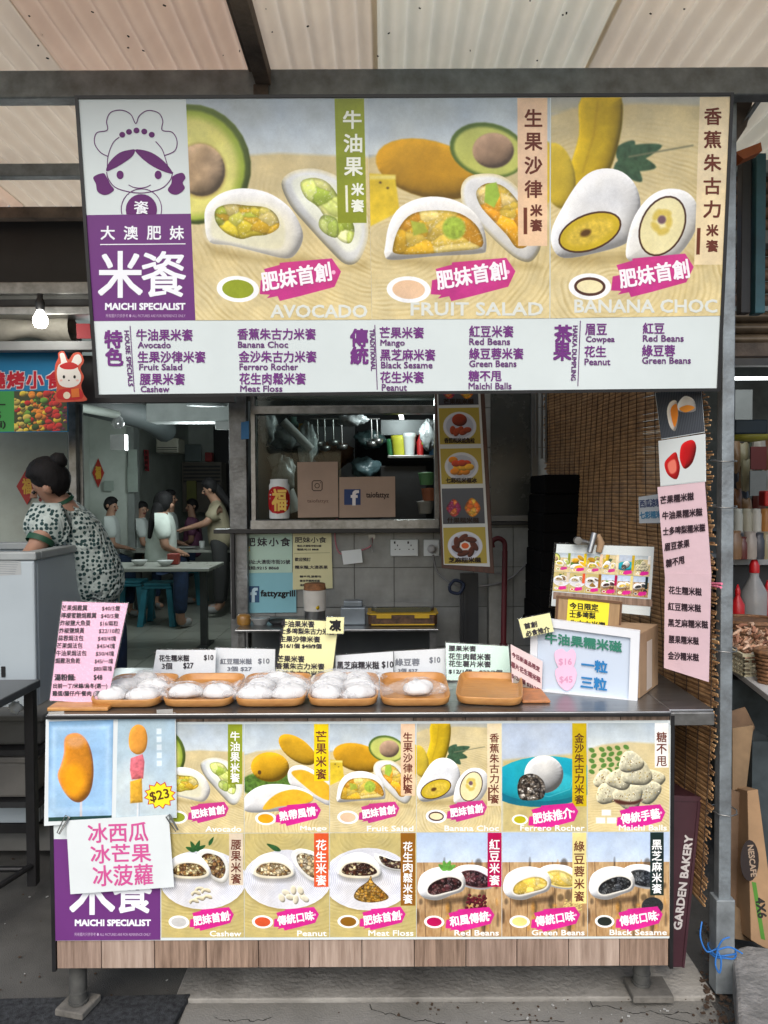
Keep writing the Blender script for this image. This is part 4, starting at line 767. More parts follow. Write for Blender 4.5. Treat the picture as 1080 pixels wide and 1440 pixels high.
tl = ['leftmost bamboo tray, holding wrapped rice cakes beside the pink price card', 'second bamboo tray from the left, in front of the peanut price card', 'third bamboo tray from the left, in front of the red bean price card', 'fourth bamboo tray from the left, crowded with wrapped rice cakes', 'fifth bamboo tray, holding a single wrapped rice cake', 'empty bamboo tray at the right end, turned askew']
tc = [195, 291.5, 388, 485, 582, 690]; TR = []
base = tray_mesh(); me0 = None
for i in range(6):
    p = P(tc[i], 980, 2.41); tilt = R(3)
    if me0 is None: o = base.build('bamboo_tray', WOODM, base=(0, 0, 0)); me0 = o
    else: o = me0.copy(); COL.objects.link(o)
    o.location = (p.x, 2.395, ZT + .0085); o.rotation_euler = (R(3.4), 0, R(0) if i < 5 else R(-9)); o.scale = (1.075, 1, 1) if i < 5 else (1.02, .98, 1); tag(o, tl[i], 'tray', 'bamboo trays on the counter'); TR.append(o)
TR[5].location.x -= .005
# mochi in film
MOCHI = M('rice_cake_white', (.72, .72, .71), rough=.7, var=.02, scale=20, bump=.05, bscale=60)
FILM = film_mat('plastic_film')
def mochi(seed):
    q = random.Random(seed); t = thing('rice_cake', 'x', 'rice cake', (0, 0, 0)); mb = MB(); a = .046; b = .034; h = .026; ph = [q.uniform(0, 6) for _ in range(6)]
    def fn(u, v):
        th = 2 * math.pi * u; p = math.pi * (v - .5); r_ = 1 + .05 * math.sin(5 * th + ph[2]) + .1 * math.sin(2 * th + ph[0]) + .04 * math.sin(3 * th + ph[1] + p); z = math.sin(p); z = z if z > 0 else z * .55
        return Vector((a * r_ * math.cos(p) ** .8 * math.cos(th) if math.cos(p) > 0 else 0, b * r_ * max(0, math.cos(p)) ** .8 * math.sin(th), .0145 + h * z * .95 * (1 + .13 * math.sin(4 * th + ph[3]) * math.cos(p * 1.7 + ph[4]) + .07 * math.sin(7 * th + 5 * p + ph[5]))))
    mb.grid(fn, 20, 10); mb.build('cake_body', MOCHI, t)
    mb = MB()
    def fw(u, v):
        th = 2 * math.pi * u; p = math.pi * (v * .86 - .36); cr = 1.2 + .04 * math.sin(7 * th + ph[2] + 3 * p) + .035 * math.sin(13 * th + ph[3] - 4 * p) + .03 * math.sin(23 * th + ph[4] + 5 * p) ; ear = .6 * max(0, math.cos(th + ph[5] * .1)) ** 6 + .6 * max(0, -math.cos(th + ph[5] * .1)) ** 6
        cp = max(.0, math.cos(p)); return Vector(((a * cr + ear * .085 * max(0, 1 - abs(p))) * cp ** .7 * math.cos(th), b * cr * 1.08 * cp ** .7 * math.sin(th), max(.001, .0155 + h * 1.2 * (math.sin(p) if p > 0 else math.sin(p) * .6) * (1 + .05 * math.sin(9 * th + ph[4])))))
    mb.grid(fw, 64, 14, sm=False); mb.build('plastic_wrap', FILM, t); return t
protos = [mochi(s) for s in range(4)]
# tray index, x offset, y offset, size
spots = {0: [(-.05, -.075, 1.0), (.045, -.08, 1.0), (-.045, .01, 1.0), (.05, .005, .95), (.0, .08, .9)], 1: [(-.05, -.055, 1.1), (.05, -.055, 1.1)], 2: [(-.05, -.075, 1.15), (-.045, -.0, 1.1), (.055, -.07, 1.2), (.05, .005, 1.15), (.0, .07, 1)], 3: [(-.05, -.075, 1.12), (-.05, -.005, 1.15), (.05, -.075, 1.15), (.048, -.0, 1.15), (.04, .068, 1.05), (-.04, .07, 1.05)], 4: [(.012, -.03, 1.15)]}
pos = {2: ['left', 'right'], 5: ['front left', 'front right', 'middle left', 'middle right', 'rear'], 3: ['left', 'right', 'rear left'], 6: ['front left', 'middle left', 'front right', 'middle right', 'rear right', 'rear left'], 1: ['only']}
ordn = ['leftmost', 'second', 'third', 'fourth', 'fifth']; n_ = 0
for ti, L_ in spots.items():
    for k, (dx, dy, s) in enumerate(L_):
        o = protos[n_] if n_ < 4 else copy_tree(protos[n_ % 4]); n_ += 1
        if ti == 4: o['label'] = 'single film wrapped white rice cake alone on the fifth bamboo tray'
        else: o['label'] = 'film wrapped white rice cake, %s one on the %s bamboo tray' % (pos[len(L_)][k], ordn[ti])
        o['group'] = 'wrapped rice cakes on the trays'; T_ = TR[ti]; o.location = T_.location + Vector((dx, dy, .008 + dy * math.tan(R(3.4)))); o.rotation_euler = (R(3.4), 0, random.uniform(-.5, .5) + (math.pi if n_ % 3 == 0 else 0)); s = 1.0 + (s - 1) * .5; o.scale = (s, s, s)
# ---------------------------------------------------------------- cards behind the trays
PINK = M('pink_card', lin((232, 176, 200)), rough=.4, var=.03); YEL = M('yellow_card', lin((240, 234, 176)), rough=.45, var=.03); GRN = M('mint_card', lin((206, 232, 218)), rough=.4, var=.03); GREYW = M('white_card', (.78, .80, .82), rough=.35, var=.04)
INK = (52, 48, 54); GINK = (118, 122, 130)
def card(name, label, cat, pl, q, mat, group=None, sleeve=True):
    t = thing(name, label, cat, tuple(pl.pt((q[2][0] + q[3][0]) / 2, (q[2][1] + q[3][1]) / 2)), group); sheet('card', pl, q, mat, t, .0012)
    if sleeve: # clear laminate slightly larger
        c_ = (sum(p[0] for p in q) / 4, sum(p[1] for p in q) / 4); sheet('laminate', pl, [(c_[0] + (x - c_[0]) * 1.0 + (1.6 if x > c_[0] else -1.6), y + (1.6 if y > c_[1] else -1.6)) for x, y in q], CLEAR, t, .0022, lift=.0006)
    return t, Flat(pl, .0012)
def Lplane(q, Y0, Y1): # stands at Y0 (bottom), leans to Y1 (top)
    return Plane(P(*q[0], Y1), P(*q[1], Y1), P(*q[3], Y0))
q = [(88, 846), (180, 848.5), (150, 990), (70, 985)]; pl = Lplane(q, 2.3, 2.36); t, f = card('price_card', 'pink price list card leaning at the left end of the counter', 'price card', pl, q, PINK, None)
rows = ['芒果焗雞翼|$40/5隻', '檸檬蜜糖焗雞翼|$40/5隻', '炸椒鹽大魚蛋|$16/兩粒', '炸椒鹽燒黃|$22/10粒', '蒜蓉焗法包|$40/4塊', '芒果焗法包|$45/4塊', '牛油果焗法包|$50/4塊', '焗雞泡魚乾|$45/一塊', '|$80/兩塊']
for i, s_ in enumerate(rows):
    a_, b_ = s_.split('|'); y = 851 + i * 10.6; sh = -(y - 846) * .13
    if a_: f.text(a_, (88 + sh, y, 88 + sh + len(a_) * 7.1, y + 7.8), INK, .12, shear=.1)
    f.text(b_, (144 + sh * 1.05, y + .8, 144 + sh * 1.05 + len(b_) * 4.3, y + 8.4), INK, .1, shear=.1)
f.text('湯粉麵:', (77, 948, 106, 957), INK, .35); f.text('$48', (132, 949, 144, 957), INK, .25); f.text('出前一丁/米線/烏冬(選一)', (75, 961, 151, 969), INK, .2); f.text('雞蛋/腸仔/午餐肉 (選一)', (74, 971.5, 150, 980), INK, .2); f.build(t)
YB = 2.62
Q_ = [('white price card for peanut rice cakes at 10 dollars, behind the second tray', [(220, 914), (304, 914), (302, 958), (213, 957)], [('花生糯米糍', 224, 921, 266, 930), ('$10', 287, 921, 300, 929), ('3個', 228, 932, 242, 941), ('$27', 258, 932, 272, 941), ('糖不甩', 225, 950, 252, 957), ('$26', 282, 950, 296, 957)], INK, 2.6),
      ('white price card for red bean rice cakes with faded grey writing', [(303, 911), (387, 913), (386, 957), (303, 957)], [('紅豆糯米糍', 310, 926, 354, 934), ('$10', 363, 926, 379, 934), ('3個 $27', 320, 937, 354, 944)], GINK, 2.63),
      ('white price card for black sesame rice cakes, right of the tall yellow card', [(472, 922), (553, 916), (553, 957), (472, 957)], [('黑芝麻糯米糍', 474, 930, 533, 941), ('$10', 537, 930, 553, 940)], INK, 2.6),
      ('white price card for mung bean paste rice cakes, left of the mint card', [(554, 916), (627, 912), (627, 957), (554, 957)], [('綠豆蓉', 556, 926, 590, 936), ('$10', 604, 924, 619, 933), ('3個 $27', 560, 940, 587, 946)], GINK, 2.62)]
for lb, q, tx, ic, Y in Q_:
    pl = VP(Y); t, f = card('price_card', lb, 'price card', pl, q, GREYW, 'white price cards behind the trays')
    for s_, a_, b_, c_, d_ in tx: f.text(s_, (a_, b_, c_, d_), ic, .25)
    f.build(t)
q = [(401, 871), (476, 874), (466, 957), (386, 956)]; pl = VP(2.57); t, f = card('price_card', 'tall pale yellow flavour card behind the fourth tray', 'price card', pl, q, YEL)
for s_, a_, b_, c_, d_ in [('牛油果米餈', 396, 873, 442, 882), ('士多啤梨朱古力米餈', 394, 883.5, 470, 892), ('生果沙律米餈', 393, 894.5, 450, 903), ('$16/1個 $45/3個', 394, 905, 452, 912), ('芒果米餈', 390, 922, 428, 931), ('香蕉朱古力米餈', 388, 932.5, 456, 941), ('金沙朱古力米餈', 387, 943, 456, 952)]: f.text(s_, (a_, b_, c_, d_), INK, .3, rot=1)
f.line([(428, 909), (442, 908)], 1.2, INK); f.build(t)
q = [(459, 868), (484, 868), (483, 891), (458, 891)]; t, f = card('frozen_label', 'small pale yellow square with one black character on the tall yellow card', 'label', VP(2.55), q, YEL); f.text('凍', (464, 872, 479, 887), (30, 28, 30), .7); f.build(t)
q = [(627, 904), (715, 909), (719, 961), (628, 956)]; t, f = card('price_card', 'mint green flavour card behind the empty tray', 'price card', Lplane(q, 2.57, 2.6), q, GRN)
for s_, a_, b_, c_, d_ in [('腰果米餈', 631, 908, 669, 916), ('花生肉鬆米餈', 631, 919, 690, 928), ('花生薯片米餈', 631, 929.5, 690, 938), ('$12/1個', 631, 941, 663, 948), ('$33/3個', 674, 942, 706, 949)]: f.text(s_, (a_, b_, c_, d_), INK, .3, rot=1.2)
f.build(t)
q = [(718, 906), (763, 930), (761, 985), (720, 962)]; pl = Plane(P(718, 906, 2.47), P(763, 930, 2.43), P(720, 962, 2.47)); t, f = card('price_card', 'slanted pale pink card in a clear stand between the empty tray and the framed sign', 'price card', pl, q, M('pale_pink_card', lin((236, 214, 214)), rough=.4, var=.03))
dr = lambda x, y: (x, y + (x - 718) * .56)
for s_, xa, ya, xb, yb in [('今日新產品限定', 720, 915, 759, 922), ('薯片花生糯米糍', 719, 929, 760, 937), ('$12/1個 $33/3個', 720, 945, 760, 952)]: f.text(s_, [dr(xa, ya), dr(xb, ya), dr(xb, yb), dr(xa, yb)], (120, 70, 80), .25)
f.build(t)
mb = MB(); a_ = pl.pt(722, 950, .004); b_ = pl.pt(748, 964, .004); mb.slab([a_, b_, Vector((b_.x, b_.y, ZT)), Vector((a_.x, a_.y, ZT))], (.004, -.003, 0)); mb.slab([Vector((a_.x, a_.y, ZT + .001)), Vector((b_.x, b_.y, ZT + .001)), Vector((b_.x + .03, b_.y + .03, ZT + .001)), Vector((a_.x + .03, a_.y + .03, ZT + .001))], (0, 0, .003)); mb.build('acrylic_stand', GLASS, t)
mb = MB(); p = P(130, 990, 2.33); mb.box((p.x - .1, 2.24, ZT + .001), (p.x + .08, 2.47, ZT + .012)); tag(mb.build('chopping_board', WOODM, bevel=.003), 'thin brown board lying under the pink price list', 'board')
mb = MB(); p = P(744, 983, 2.38); mb.box((p.x - .035, 2.3, ZT + .001), (p.x + .05, 2.5, ZT + .01)); tag(mb.build('bamboo_mat', M('orange_wood', (.5, .2, .07), rough=.5, var=.3, scale=30), bevel=.003), 'small orange wooden mat under the slanted pink card', 'mat')
# framed light sign
qf = [(747, 867), (900, 887), (896, 995), (745, 980)]; pl = Plane(P(*qf[0], 2.46), P(*qf[1], 2.33), P(*qf[3], 2.46))
ls = thing('framed_sign', 'white framed board with green and blue handwritten characters and pink hearts', 'sign', tuple(pl.pt(820, 988)))
sheet('sign_face', pl, [(753, 875), (892, 893), (889, 985), (751, 971)], M('board_face', lin((196, 208, 222)), rough=.2, var=.03, scale=2), ls, .004, lift=-.004)
def fbar(mb, pl, a_, b_, c_, d_, lift=.006, th=.02): mb.slab([pl.pt(*a_, lift), pl.pt(*b_, lift), pl.pt(*c_, lift), pl.pt(*d_, lift)], -pl.n * th)
inn = [(757, 879.5), (887, 896.5), (884, 983), (754.5, 969)]
for i in range(4): mb = MB(); fbar(mb, pl, qf[i], qf[(i + 1) % 4], inn[(i + 1) % 4], inn[i], lift=.006); mb.build('frame_bar', M('white_frame', (.72, .74, .76), rough=.35, var=.03), ls)
f = Flat(pl, .001); G_ = (52, 122, 100); B_ = (40, 120, 178)
def skq(x0, y0, x1, y1, k=.125): return [(x0, y0), (x1, y0 + (x1 - x0) * k), (x1, y1 + (x1 - x0) * k), (x0, y1)]
f.text('牛油果糯米磁', skq(767, 889, 874, 904), G_, .5); f.text('一粒', skq(818, 926, 854, 942), B_, .55); f.text('三粒', skq(817, 950, 853, 967), B_, .55)
for (cx, cy) in ((796, 930), (797, 955)): f.poly([(cx - 16, cy - 12), (cx - 6, cy - 18), (cx + 1, cy - 13), (cx + 9, cy - 18), (cx + 14, cy - 8), (cx + 10, cy + 8), (cx, cy + 16), (cx - 12, cy + 6)], (240, 190, 214), smooth=4, lift=.0 + .0002 * (cy > 940)); f.text('$16' if cy < 940 else '$45', (cx - 10, cy - 4, cx + 8, cy + 6), (206, 150, 180), .25, dl=.0006)
f.build(ls)
# cardboard box that carries it
cb = thing('cardboard_box', 'brown taped cardboard box right behind the white framed sign', 'box', tuple(Vector((pl.pt(850, 980).x, 2.5, ZT))))
mb = MB(); A_ = pl.pt(760, 879, -.018); B_ = pl.pt(899, 890, -.018); B2 = B_ + Vector((.118, .17, 0)); A2 = A_ + Vector((.118, .17, 0)); h_ = B_.z - ZT - .001
mb.slab([Vector((p.x, p.y, ZT + .001)) for p in (A_, B_, B2, A2)], (0, 0, h_ - .006)); mb.build('box_body', CARDB, cb, bevel=.002)
mb = MB(); m0 = B_ + (B2 - B_) * .35; m1 = B_ + (B2 - B_) * .62; n_o = Vector((.001, -.0007, 0)); mb.slab([Vector((m0.x, m0.y, ZT + .01)) + n_o, Vector((m1.x, m1.y, ZT + .01)) + n_o, Vector((m1.x, m1.y, ZT + h_ * .8)) + n_o, Vector((m0.x, m0.y, ZT + h_ * .8)) + n_o], (.0006, 0, 0)); mb.build('tape', M('white_tape', (.6, .52, .45), rough=.3), cb)
# small yellow recommended card
q = [(729, 871), (773, 862), (779, 888), (736, 897)]; t, f = card('recommended_card', 'small pale yellow card tilted on the upper left corner of the framed sign', 'card', VP(2.42), q, YEL); f.text('首創', (737, 875, 755, 883), INK, .3, rot=-12); f.text('必食推介', (739, 884, 773, 892), INK, .3, rot=-12); f.build(t)
# today only note on wood board
q = [(783, 838), (874, 845), (870, 890), (778, 886)]; pl = VP(2.5); t = thing('note_board', 'small wooden board with a bright yellow note between menu card and framed sign', 'note board', tuple(pl.pt(826, 888)))
sheet('board', pl, [(783, 837), (875, 846), (871, 905), (779, 900)], M('board_wood', (.4, .26, .13), rough=.6, var=.2, scale=8, stretch=(10, 10, 1)), t, .008)
mb = MB(); mb.slab([pl.pt(*p, .001) for p in ((783, 837), (875, 846), (874.6, 849), (783, 840))], (0, -.003, 0)); mb.slab([pl.pt(*p, .001) for p in ((783, 840), (785.5, 840), (781.5, 900), (779, 900))], (0, -.003, 0)); mb.slab([pl.pt(*p, .001) for p in ((872, 849), (874.6, 849), (871, 905), (868.5, 905))], (0, -.003, 0)); mb.build('board_rim', M('rim_wood', (.14, .07, .035), rough=.5), t)
sheet('yellow_note', pl, [(799, 841), (857, 848), (853, 902), (795, 897)], M('yellow_note', lin((240, 222, 50)), rough=.6, var=.03), t, .0008, lift=.001)
f = Flat(pl, .0016)
for s_, y, w_ in (('今日限定', 847, 40), ('士多啤梨', 859, 36), ('朱古力米餈', 871.5, 50)): f.text(s_, skq(801, y, 801 + w_, y + 9, .07), (44, 46, 30), .35)
f.line([(801, 858), (842, 860.5)], .9, (44, 46, 30)); f.build(t)
# menu card with clamp
q = [(783, 765), (920, 769), (914, 866), (775, 852)]; pl = VP(2.56); t = thing('menu_card', 'laminated card of twelve tiny rice cake photographs above the framed sign', 'menu card', tuple(pl.pt(845, 862)))
sheet('card', pl, q, PAPERW, t, .0012); sheet('laminate', pl, [(780, 762.5), (923, 767), (917, 870), (772, 855)], CLEAR, t, .0026, lift=.0008)
sheet('wood_print', pl, [(778, 832), (917, 843), (916.5, 853), (777.5, 842)], PW3, t, .0003, lift=.0016)
order = [[c_[0] for c_ in row] for row in cells]
def sk2(u, v): a_ = np.array((781, 777.)); b_ = np.array((916, 782.)); c_ = np.array((911, 841.)); d_ = np.array((777, 831.)); p = (a_ * (1 - u) + b_ * u) * (1 - v) + (d_ * (1 - u) + c_ * u) * v; return tuple(p)
for j in range(2):
    for i in range(6): photo(pl, [sk2(i / 6, j / 2), sk2((i + 1) / 6 - .004, j / 2), sk2((i + 1) / 6 - .004, (j + 1) / 2 - .01), sk2(i / 6, (j + 1) / 2 - .01)], PM[order[j][i]], t, .0019)
cl = thing('spring_clamp', 'silver spring clamp gripping the top edge of the laminated menu card', 'clamp', tuple(P(828, 777, 2.54)))
mb = MB(); mb.tube([P(836, 750, 2.54), P(829, 777, 2.53)], [.011, .0095], 16); mb.build('clamp_barrel', STAIN, cl)
mb = MB(); a_ = P(812, 760, 2.535); b_ = P(830, 764, 2.545); mb.tube([a_, b_], [.010, .007], 10); mb.tube([a_ + Vector((0, -.012, 0)), a_ + Vector((0, .008, 0))], .0125, 16); mb.build('clamp_handle', ALU, cl)
mb = MB(); mb.tube([P(841, 752, 2.57), P(845, 764, 2.56), P(842, 777, 2.555)], [.008, .013, .01], 10); mb.build('clamp_pad', CARDB, cl)
# ================================================================ KITCHEN BOOTH behind the counter
YW = 3.95
TILE = M('grey_tile', (.30, .31, .29), rough=.35, var=.25, scale=5, col2=(.17, .175, .165), bump=.05, bscale=20)
GROUT = M('grout', (.12, .12, .11), rough=.9)
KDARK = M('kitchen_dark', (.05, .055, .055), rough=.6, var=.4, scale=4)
bw = thing('booth_wall', 'grey tiled wall of the kitchen booth with a serving window behind the counter', 'wall', (P(560, 690, YW).x, YW, 0))
xL = P(330, 700, YW).x; xR = P(900, 700, YW).x; zsill = P(500, 742, YW).z; zhead = P(500, 560, YW).z; xw0 = P(358, 650, YW).x; xw1 = P(616, 650, YW).x
mb = MB(); mb.box((xL, YW + .012, 0), (xR, YW + .1, zsill)); mb.box((xw1 + .02, YW + .012, zsill), (xR, YW + .1, 2.75)); mb.box((xL, YW + .012, zhead), (xw1 + .02, YW + .1, 2.75)); mb.build('wall_core', GROUT, bw)
# tiles, one by one
tw, th_ = .205, .205; tm = None
def tilem(w, h):
    mb = MB(); mb.box((0, 0, 0), (w - .004, .008, h - .004)); return mb
tm = {}
nx = int((xR - xL) / tw)
for j in range(-1, 13):
    for i in range(nx + 1):
        x = xL + i * tw; z = zsill - (j + 1) * th_ if j < 4 else zsill + (j - 4) * th_
        if j == -1: continue
        x1 = min(x + tw, xR); z1 = z + th_
        if j >= 4 and x < xw1 + .02: continue
        if z < 0 or z > 2.6: continue
        w = round(x1 - x, 3)
        if w < .03: continue
        if w not in tm: o = tilem(w, th_).build('tile', TILE, base=(0, 0, 0)); tm[w] = o.data; o.parent = bw
        else: o = link_mesh('tile', tm[w], bw)
        o.location = Vector((x, YW + .003, z)) - bw.location
# left steel post of the booth
mb = MB(); mb.box((P(326, 700, YW).x, YW - .06, 0), (P(350, 700, YW).x, YW + .0, 2.74)); tag(mb.build('booth_post', M('worn_steel', (.26, .27, .27), rough=.45, metal=.6, var=.45, scale=8, col2=(.09, .09, .085), bump=.2), bevel=.003), 'scuffed steel post at the left edge of the kitchen booth', 'post')
mb = MB(); a_ = [P(339, 594, YW - .066), P(350, 592, YW - .066), P(350, 617, YW - .066), P(339, 618, YW - .066)]; mb.slab(a_, (0, .003, 0)); tag(mb.build('blue_sticker', ink((60, 120, 170))), 'small blue and white sticker on the scuffed steel post', 'sticker')
# window
wd = thing('serving_window', 'aluminium framed serving window of the kitchen booth', 'window', tuple(P(487, 742, YW - .02)))
def wbox(name, x0, y0, x1, y1, Y0, Y1, m, par, bev=.002): mb = MB(); a = P(x0, y0, Y0); b = P(x1, y1, Y0); mb.box((a.x, Y0, b.z), (b.x, Y1, a.z)); return mb.build(name, m, par, bevel=bev)
wbox('frame', 352, 571, 618, 581, YW - .05, YW + .02, ALU, wd); wbox('frame', 352, 581, 360, 733, YW - .045, YW + .02, ALU, wd); wbox('frame', 611, 581, 618, 733, YW - .045, YW + .02, ALU, wd); wbox('frame', 352, 548, 358, 571, YW - .045, YW + .02, ALU, wd); wbox('frame', 611, 548, 618, 571, YW - .045, YW + .02, ALU, wd)
wbox('sill', 352, 732, 618, 744, YW - .09, YW + .02, ALU, wd); wbox('sill_lip', 300, 744.5, 620, 749, YW - .1, YW - .003, BLACK, wd)
wbox('pane', 360, 581, 480, 732, YW - .004, YW - .001, GLASS, wd, 0); wbox('pane', 358, 551, 611, 571, YW - .004, YW - .001, GLASS, wd, 0)
# the kitchen room
kr = thing('kitchen_room', 'dark cluttered kitchen seen through the serving window', 'room', (P(500, 700, 5).x, 5.5, 0))
a = P(340, 600, YW).x
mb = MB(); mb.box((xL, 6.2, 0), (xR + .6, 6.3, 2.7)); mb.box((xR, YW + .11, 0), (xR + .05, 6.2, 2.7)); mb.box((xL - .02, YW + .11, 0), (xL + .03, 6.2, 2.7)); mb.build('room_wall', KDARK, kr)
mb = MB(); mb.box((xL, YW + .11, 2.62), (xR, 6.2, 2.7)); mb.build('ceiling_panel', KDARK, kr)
def kbox(name, lab, cat, x0, y0, x1, y1, Y, d, m, bev=.004, grp=None):
    mb = MB(); a = P(x0, y0, Y); b = P(x1, y1, Y); mb.box((a.x, Y, b.z), (b.x, Y + d, a.z)); return tag(mb.build(name, m, bevel=bev), lab, cat, grp)
kbox('kitchen_shelf', 'grey shelf with clutter left inside the serving window', 'shelf', 372, 622, 440, 627, 4.6, .3, M('shelf_grey', (.3, .3, .3), rough=.5)); kbox('kitchen_shelf', 'long metal shelf with bottles at the right inside the serving window', 'shelf', 545, 640, 640, 644, 4.7, .3, ALU)
kbox('extractor_hood', 'dark metal extractor hood above the kitchen clutter', 'hood', 535, 590, 615, 612, 4.9, .5, M('hood_dark', (.09, .1, .1), rough=.4, metal=.5))
kbox('grey_cabinet', 'dim grey cabinet standing at the back of the kitchen', 'cabinet', 430, 600, 500, 700, 5.8, .3, M('cab_grey', (.16, .17, .17), rough=.5)); kbox('fridge', 'black upright cooler at the right inside the serving window', 'fridge', 535, 655, 600, 760, 4.8, .4, BLACK)
r = random.Random(9)
def pot(lab, cat, name, px, py, Y, prof, m, grp=None, n=14):
    c = P(px, py, Y); mb = MB(); mb.lathe(c, prof, n); return tag(mb.build(name, m), lab, cat, grp)
pot('yellow and green plastic tub on the kitchen shelf', 'tub', 'plastic_tub', 563, 640, 4.8, [(.045, 0), (.055, .09), (.06, .12), (.058, .12)], Mp((200, 200, 60)))
pot('white lidded cup at the front of the kitchen shelf', 'cup', 'paper_cup', 576, 640, 4.75, [(.03, 0), (.04, .11), (.045, .115), (.04, .135)], PAPERW); pot('green tub with a lid left of the yellow tub', 'tub', 'plastic_tub', 552, 640, 4.85, [(.03, 0), (.04, .08), (.042, .1), (.01, .105)], Mp((60, 130, 80)))
pot('red sauce bottle on the kitchen shelf', 'bottle', 'sauce_bottle', 591, 640, 4.75, [(.02, 0), (.022, .08), (.008, .12), (.006, .15), (0, .152)], Mp((180, 30, 30))); pot('lime green bottle hanging by the kitchen shelf', 'bottle', 'sauce_bottle', 600, 625, 4.7, [(.03, 0), (.033, .06), (.012, .12), (0, .13)], Mp((130, 190, 70)))
for i, (x, y) in enumerate(((600, 668), (604, 690), (598, 708))): pot('clear food tub, %s of three in the right corner of the window' % ('top', 'middle', 'lowest')[i], 'tub', 'food_tub', x, y + 14, 4.2, [(.035, 0), (.045, .06), (.047, .065), (.02, .07)], [Mp((90, 140, 90)), Mp((150, 90, 60)), Mp((150, 150, 145))][i])
def bag(lab, px, py, Y, w, h, m, seed):
    q = random.Random(seed); ph = [q.uniform(0, 6) for _ in range(5)]; c = P(px, py, Y); mb = MB()
    def fn(u, v):
        t = 2 * math.pi * u; p = math.pi * (v - .5); k = 1 + .18 * math.sin(3 * t + ph[0] + 3 * p) + .1 * math.sin(7 * t + ph[1]) + .08 * math.sin(11 * p + ph[2] + 2 * t); return c + Vector((w * k * math.cos(p) * math.cos(t), w * .6 * k * math.cos(p) * math.sin(t), h * k * math.sin(p)))
    mb.grid(fn, 22, 14); return tag(mb.build('plastic_bag', m), lab, 'plastic bag')
PB = M('bag_white', (.34, .37, .37), rough=.25, var=.3, scale=14, bump=.6, bscale=30)
bag('pale bundle of plastic bags hanging upper left in the kitchen', 432, 625, 4.4, .05, .11, PB, 1); bag('grey plastic bag on the left kitchen shelf', 398, 615, 4.6, .09, .06, PB, 2); bag('blue grey plastic bag in the middle of the kitchen', 514, 658, 4.9, .09, .06, M('bag_blue', (.12, .2, .22), rough=.3, bump=.5, bscale=30), 3); bag('white plastic bag hanging from the kitchen hood', 495, 590, 4.5, .08, .035, PB, 4); bag('pale bag hanging at the right of the kitchen hood', 602, 612, 4.6, .045, .08, PB, 5); bag('crumpled grey bag low at the left of the window', 400, 668, 4.3, .06, .09, PB, 6)
mb = MB(); mb.tube([P(398, 592, 4.3), P(438, 632, 4.35)], .025, 8); mb.tube([P(385, 640, 4.35), P(415, 720, 4.35)], .04, 10); tag(mb.build('paper_roll', M('roll_grey', (.4, .4, .39), rough=.6)), 'pale paper rolls leaning at the left inside the window', 'rolls')
# ceiling lamp in the kitchen (lit) and tube
LAMP = M('lit_lamp', (1, 1, 1), emit=((.95, 1, 1), 4.0))
pot('round lit lamp hanging at the top of the serving window', 'lamp', 'ceiling_lamp', 568, 561, 4.4, [(0, 0), (.03, .004), (.042, .02), (.03, .04), (.008, .05), (.008, .3)], LAMP)
t_ = MB(); t_.tube([P(563, 580, 4.9), P(567, 598, 5.3)], .014, 8); tag(t_.build('tube_light', LAMP), 'lit tube light on the kitchen ceiling', 'lamp')
def plight(p, e, r_=.05, col=(.9, 1, 1)):
    l = bpy.data.lights.new('lamp_or_fill_light', 'POINT'); l.energy = e; l.shadow_soft_size = r_; l.color = col; o = bpy.data.objects.new('lamp_or_fill_light', l); COL.objects.link(o); o.location = p; return o
plight(P(568, 575, 4.4), 6)
# posters standing in the window
KRAFT = M('kraft_paper', (.40, .29, .22), rough=.7, var=.1, scale=6, bump=.1, bscale=14)
pl = VP(YW - .03); t = thing('instagram_poster', 'brown kraft paper poster with an outlined camera logo at the left of the window', 'poster', tuple(pl.pt(446, 728)))
sheet('paper', pl, [(418, 650), (475, 649), (476, 727), (419, 728)], KRAFT, t); f = Flat(pl, .001); k_ = (70, 56, 48)
f.line([(441, 676), (451, 676), (453, 678), (453, 688), (451, 690), (441, 690), (439, 688), (439, 678), (441, 676)], 1.3, k_); f.line(arc(446, 683, 3.2, 0, 360, 14), 1.1, k_); f.ell(450.5, 679, .8, .8, k_)
f.text('taiofattyz', (432, 702, 462, 708), (120, 96, 84), .1); f.build(t)
t = thing('facebook_poster', 'brown kraft paper poster with a dark blue square logo beside the camera logo poster', 'poster', tuple(pl.pt(516, 727))); sheet('paper', pl, [(477, 671), (555.5, 670), (556, 727), (477, 728)], KRAFT, t)
f = Flat(pl, .001); f.poly([(484, 688), (507, 688), (507, 710), (484, 710)], (40, 62, 110)); f.text('f', (494, 690, 504, 710), (226, 222, 220), .8, dl=.0004); f.text('taiofattyz', (515, 692, 547, 702), (60, 46, 42), .25); f.build(t)
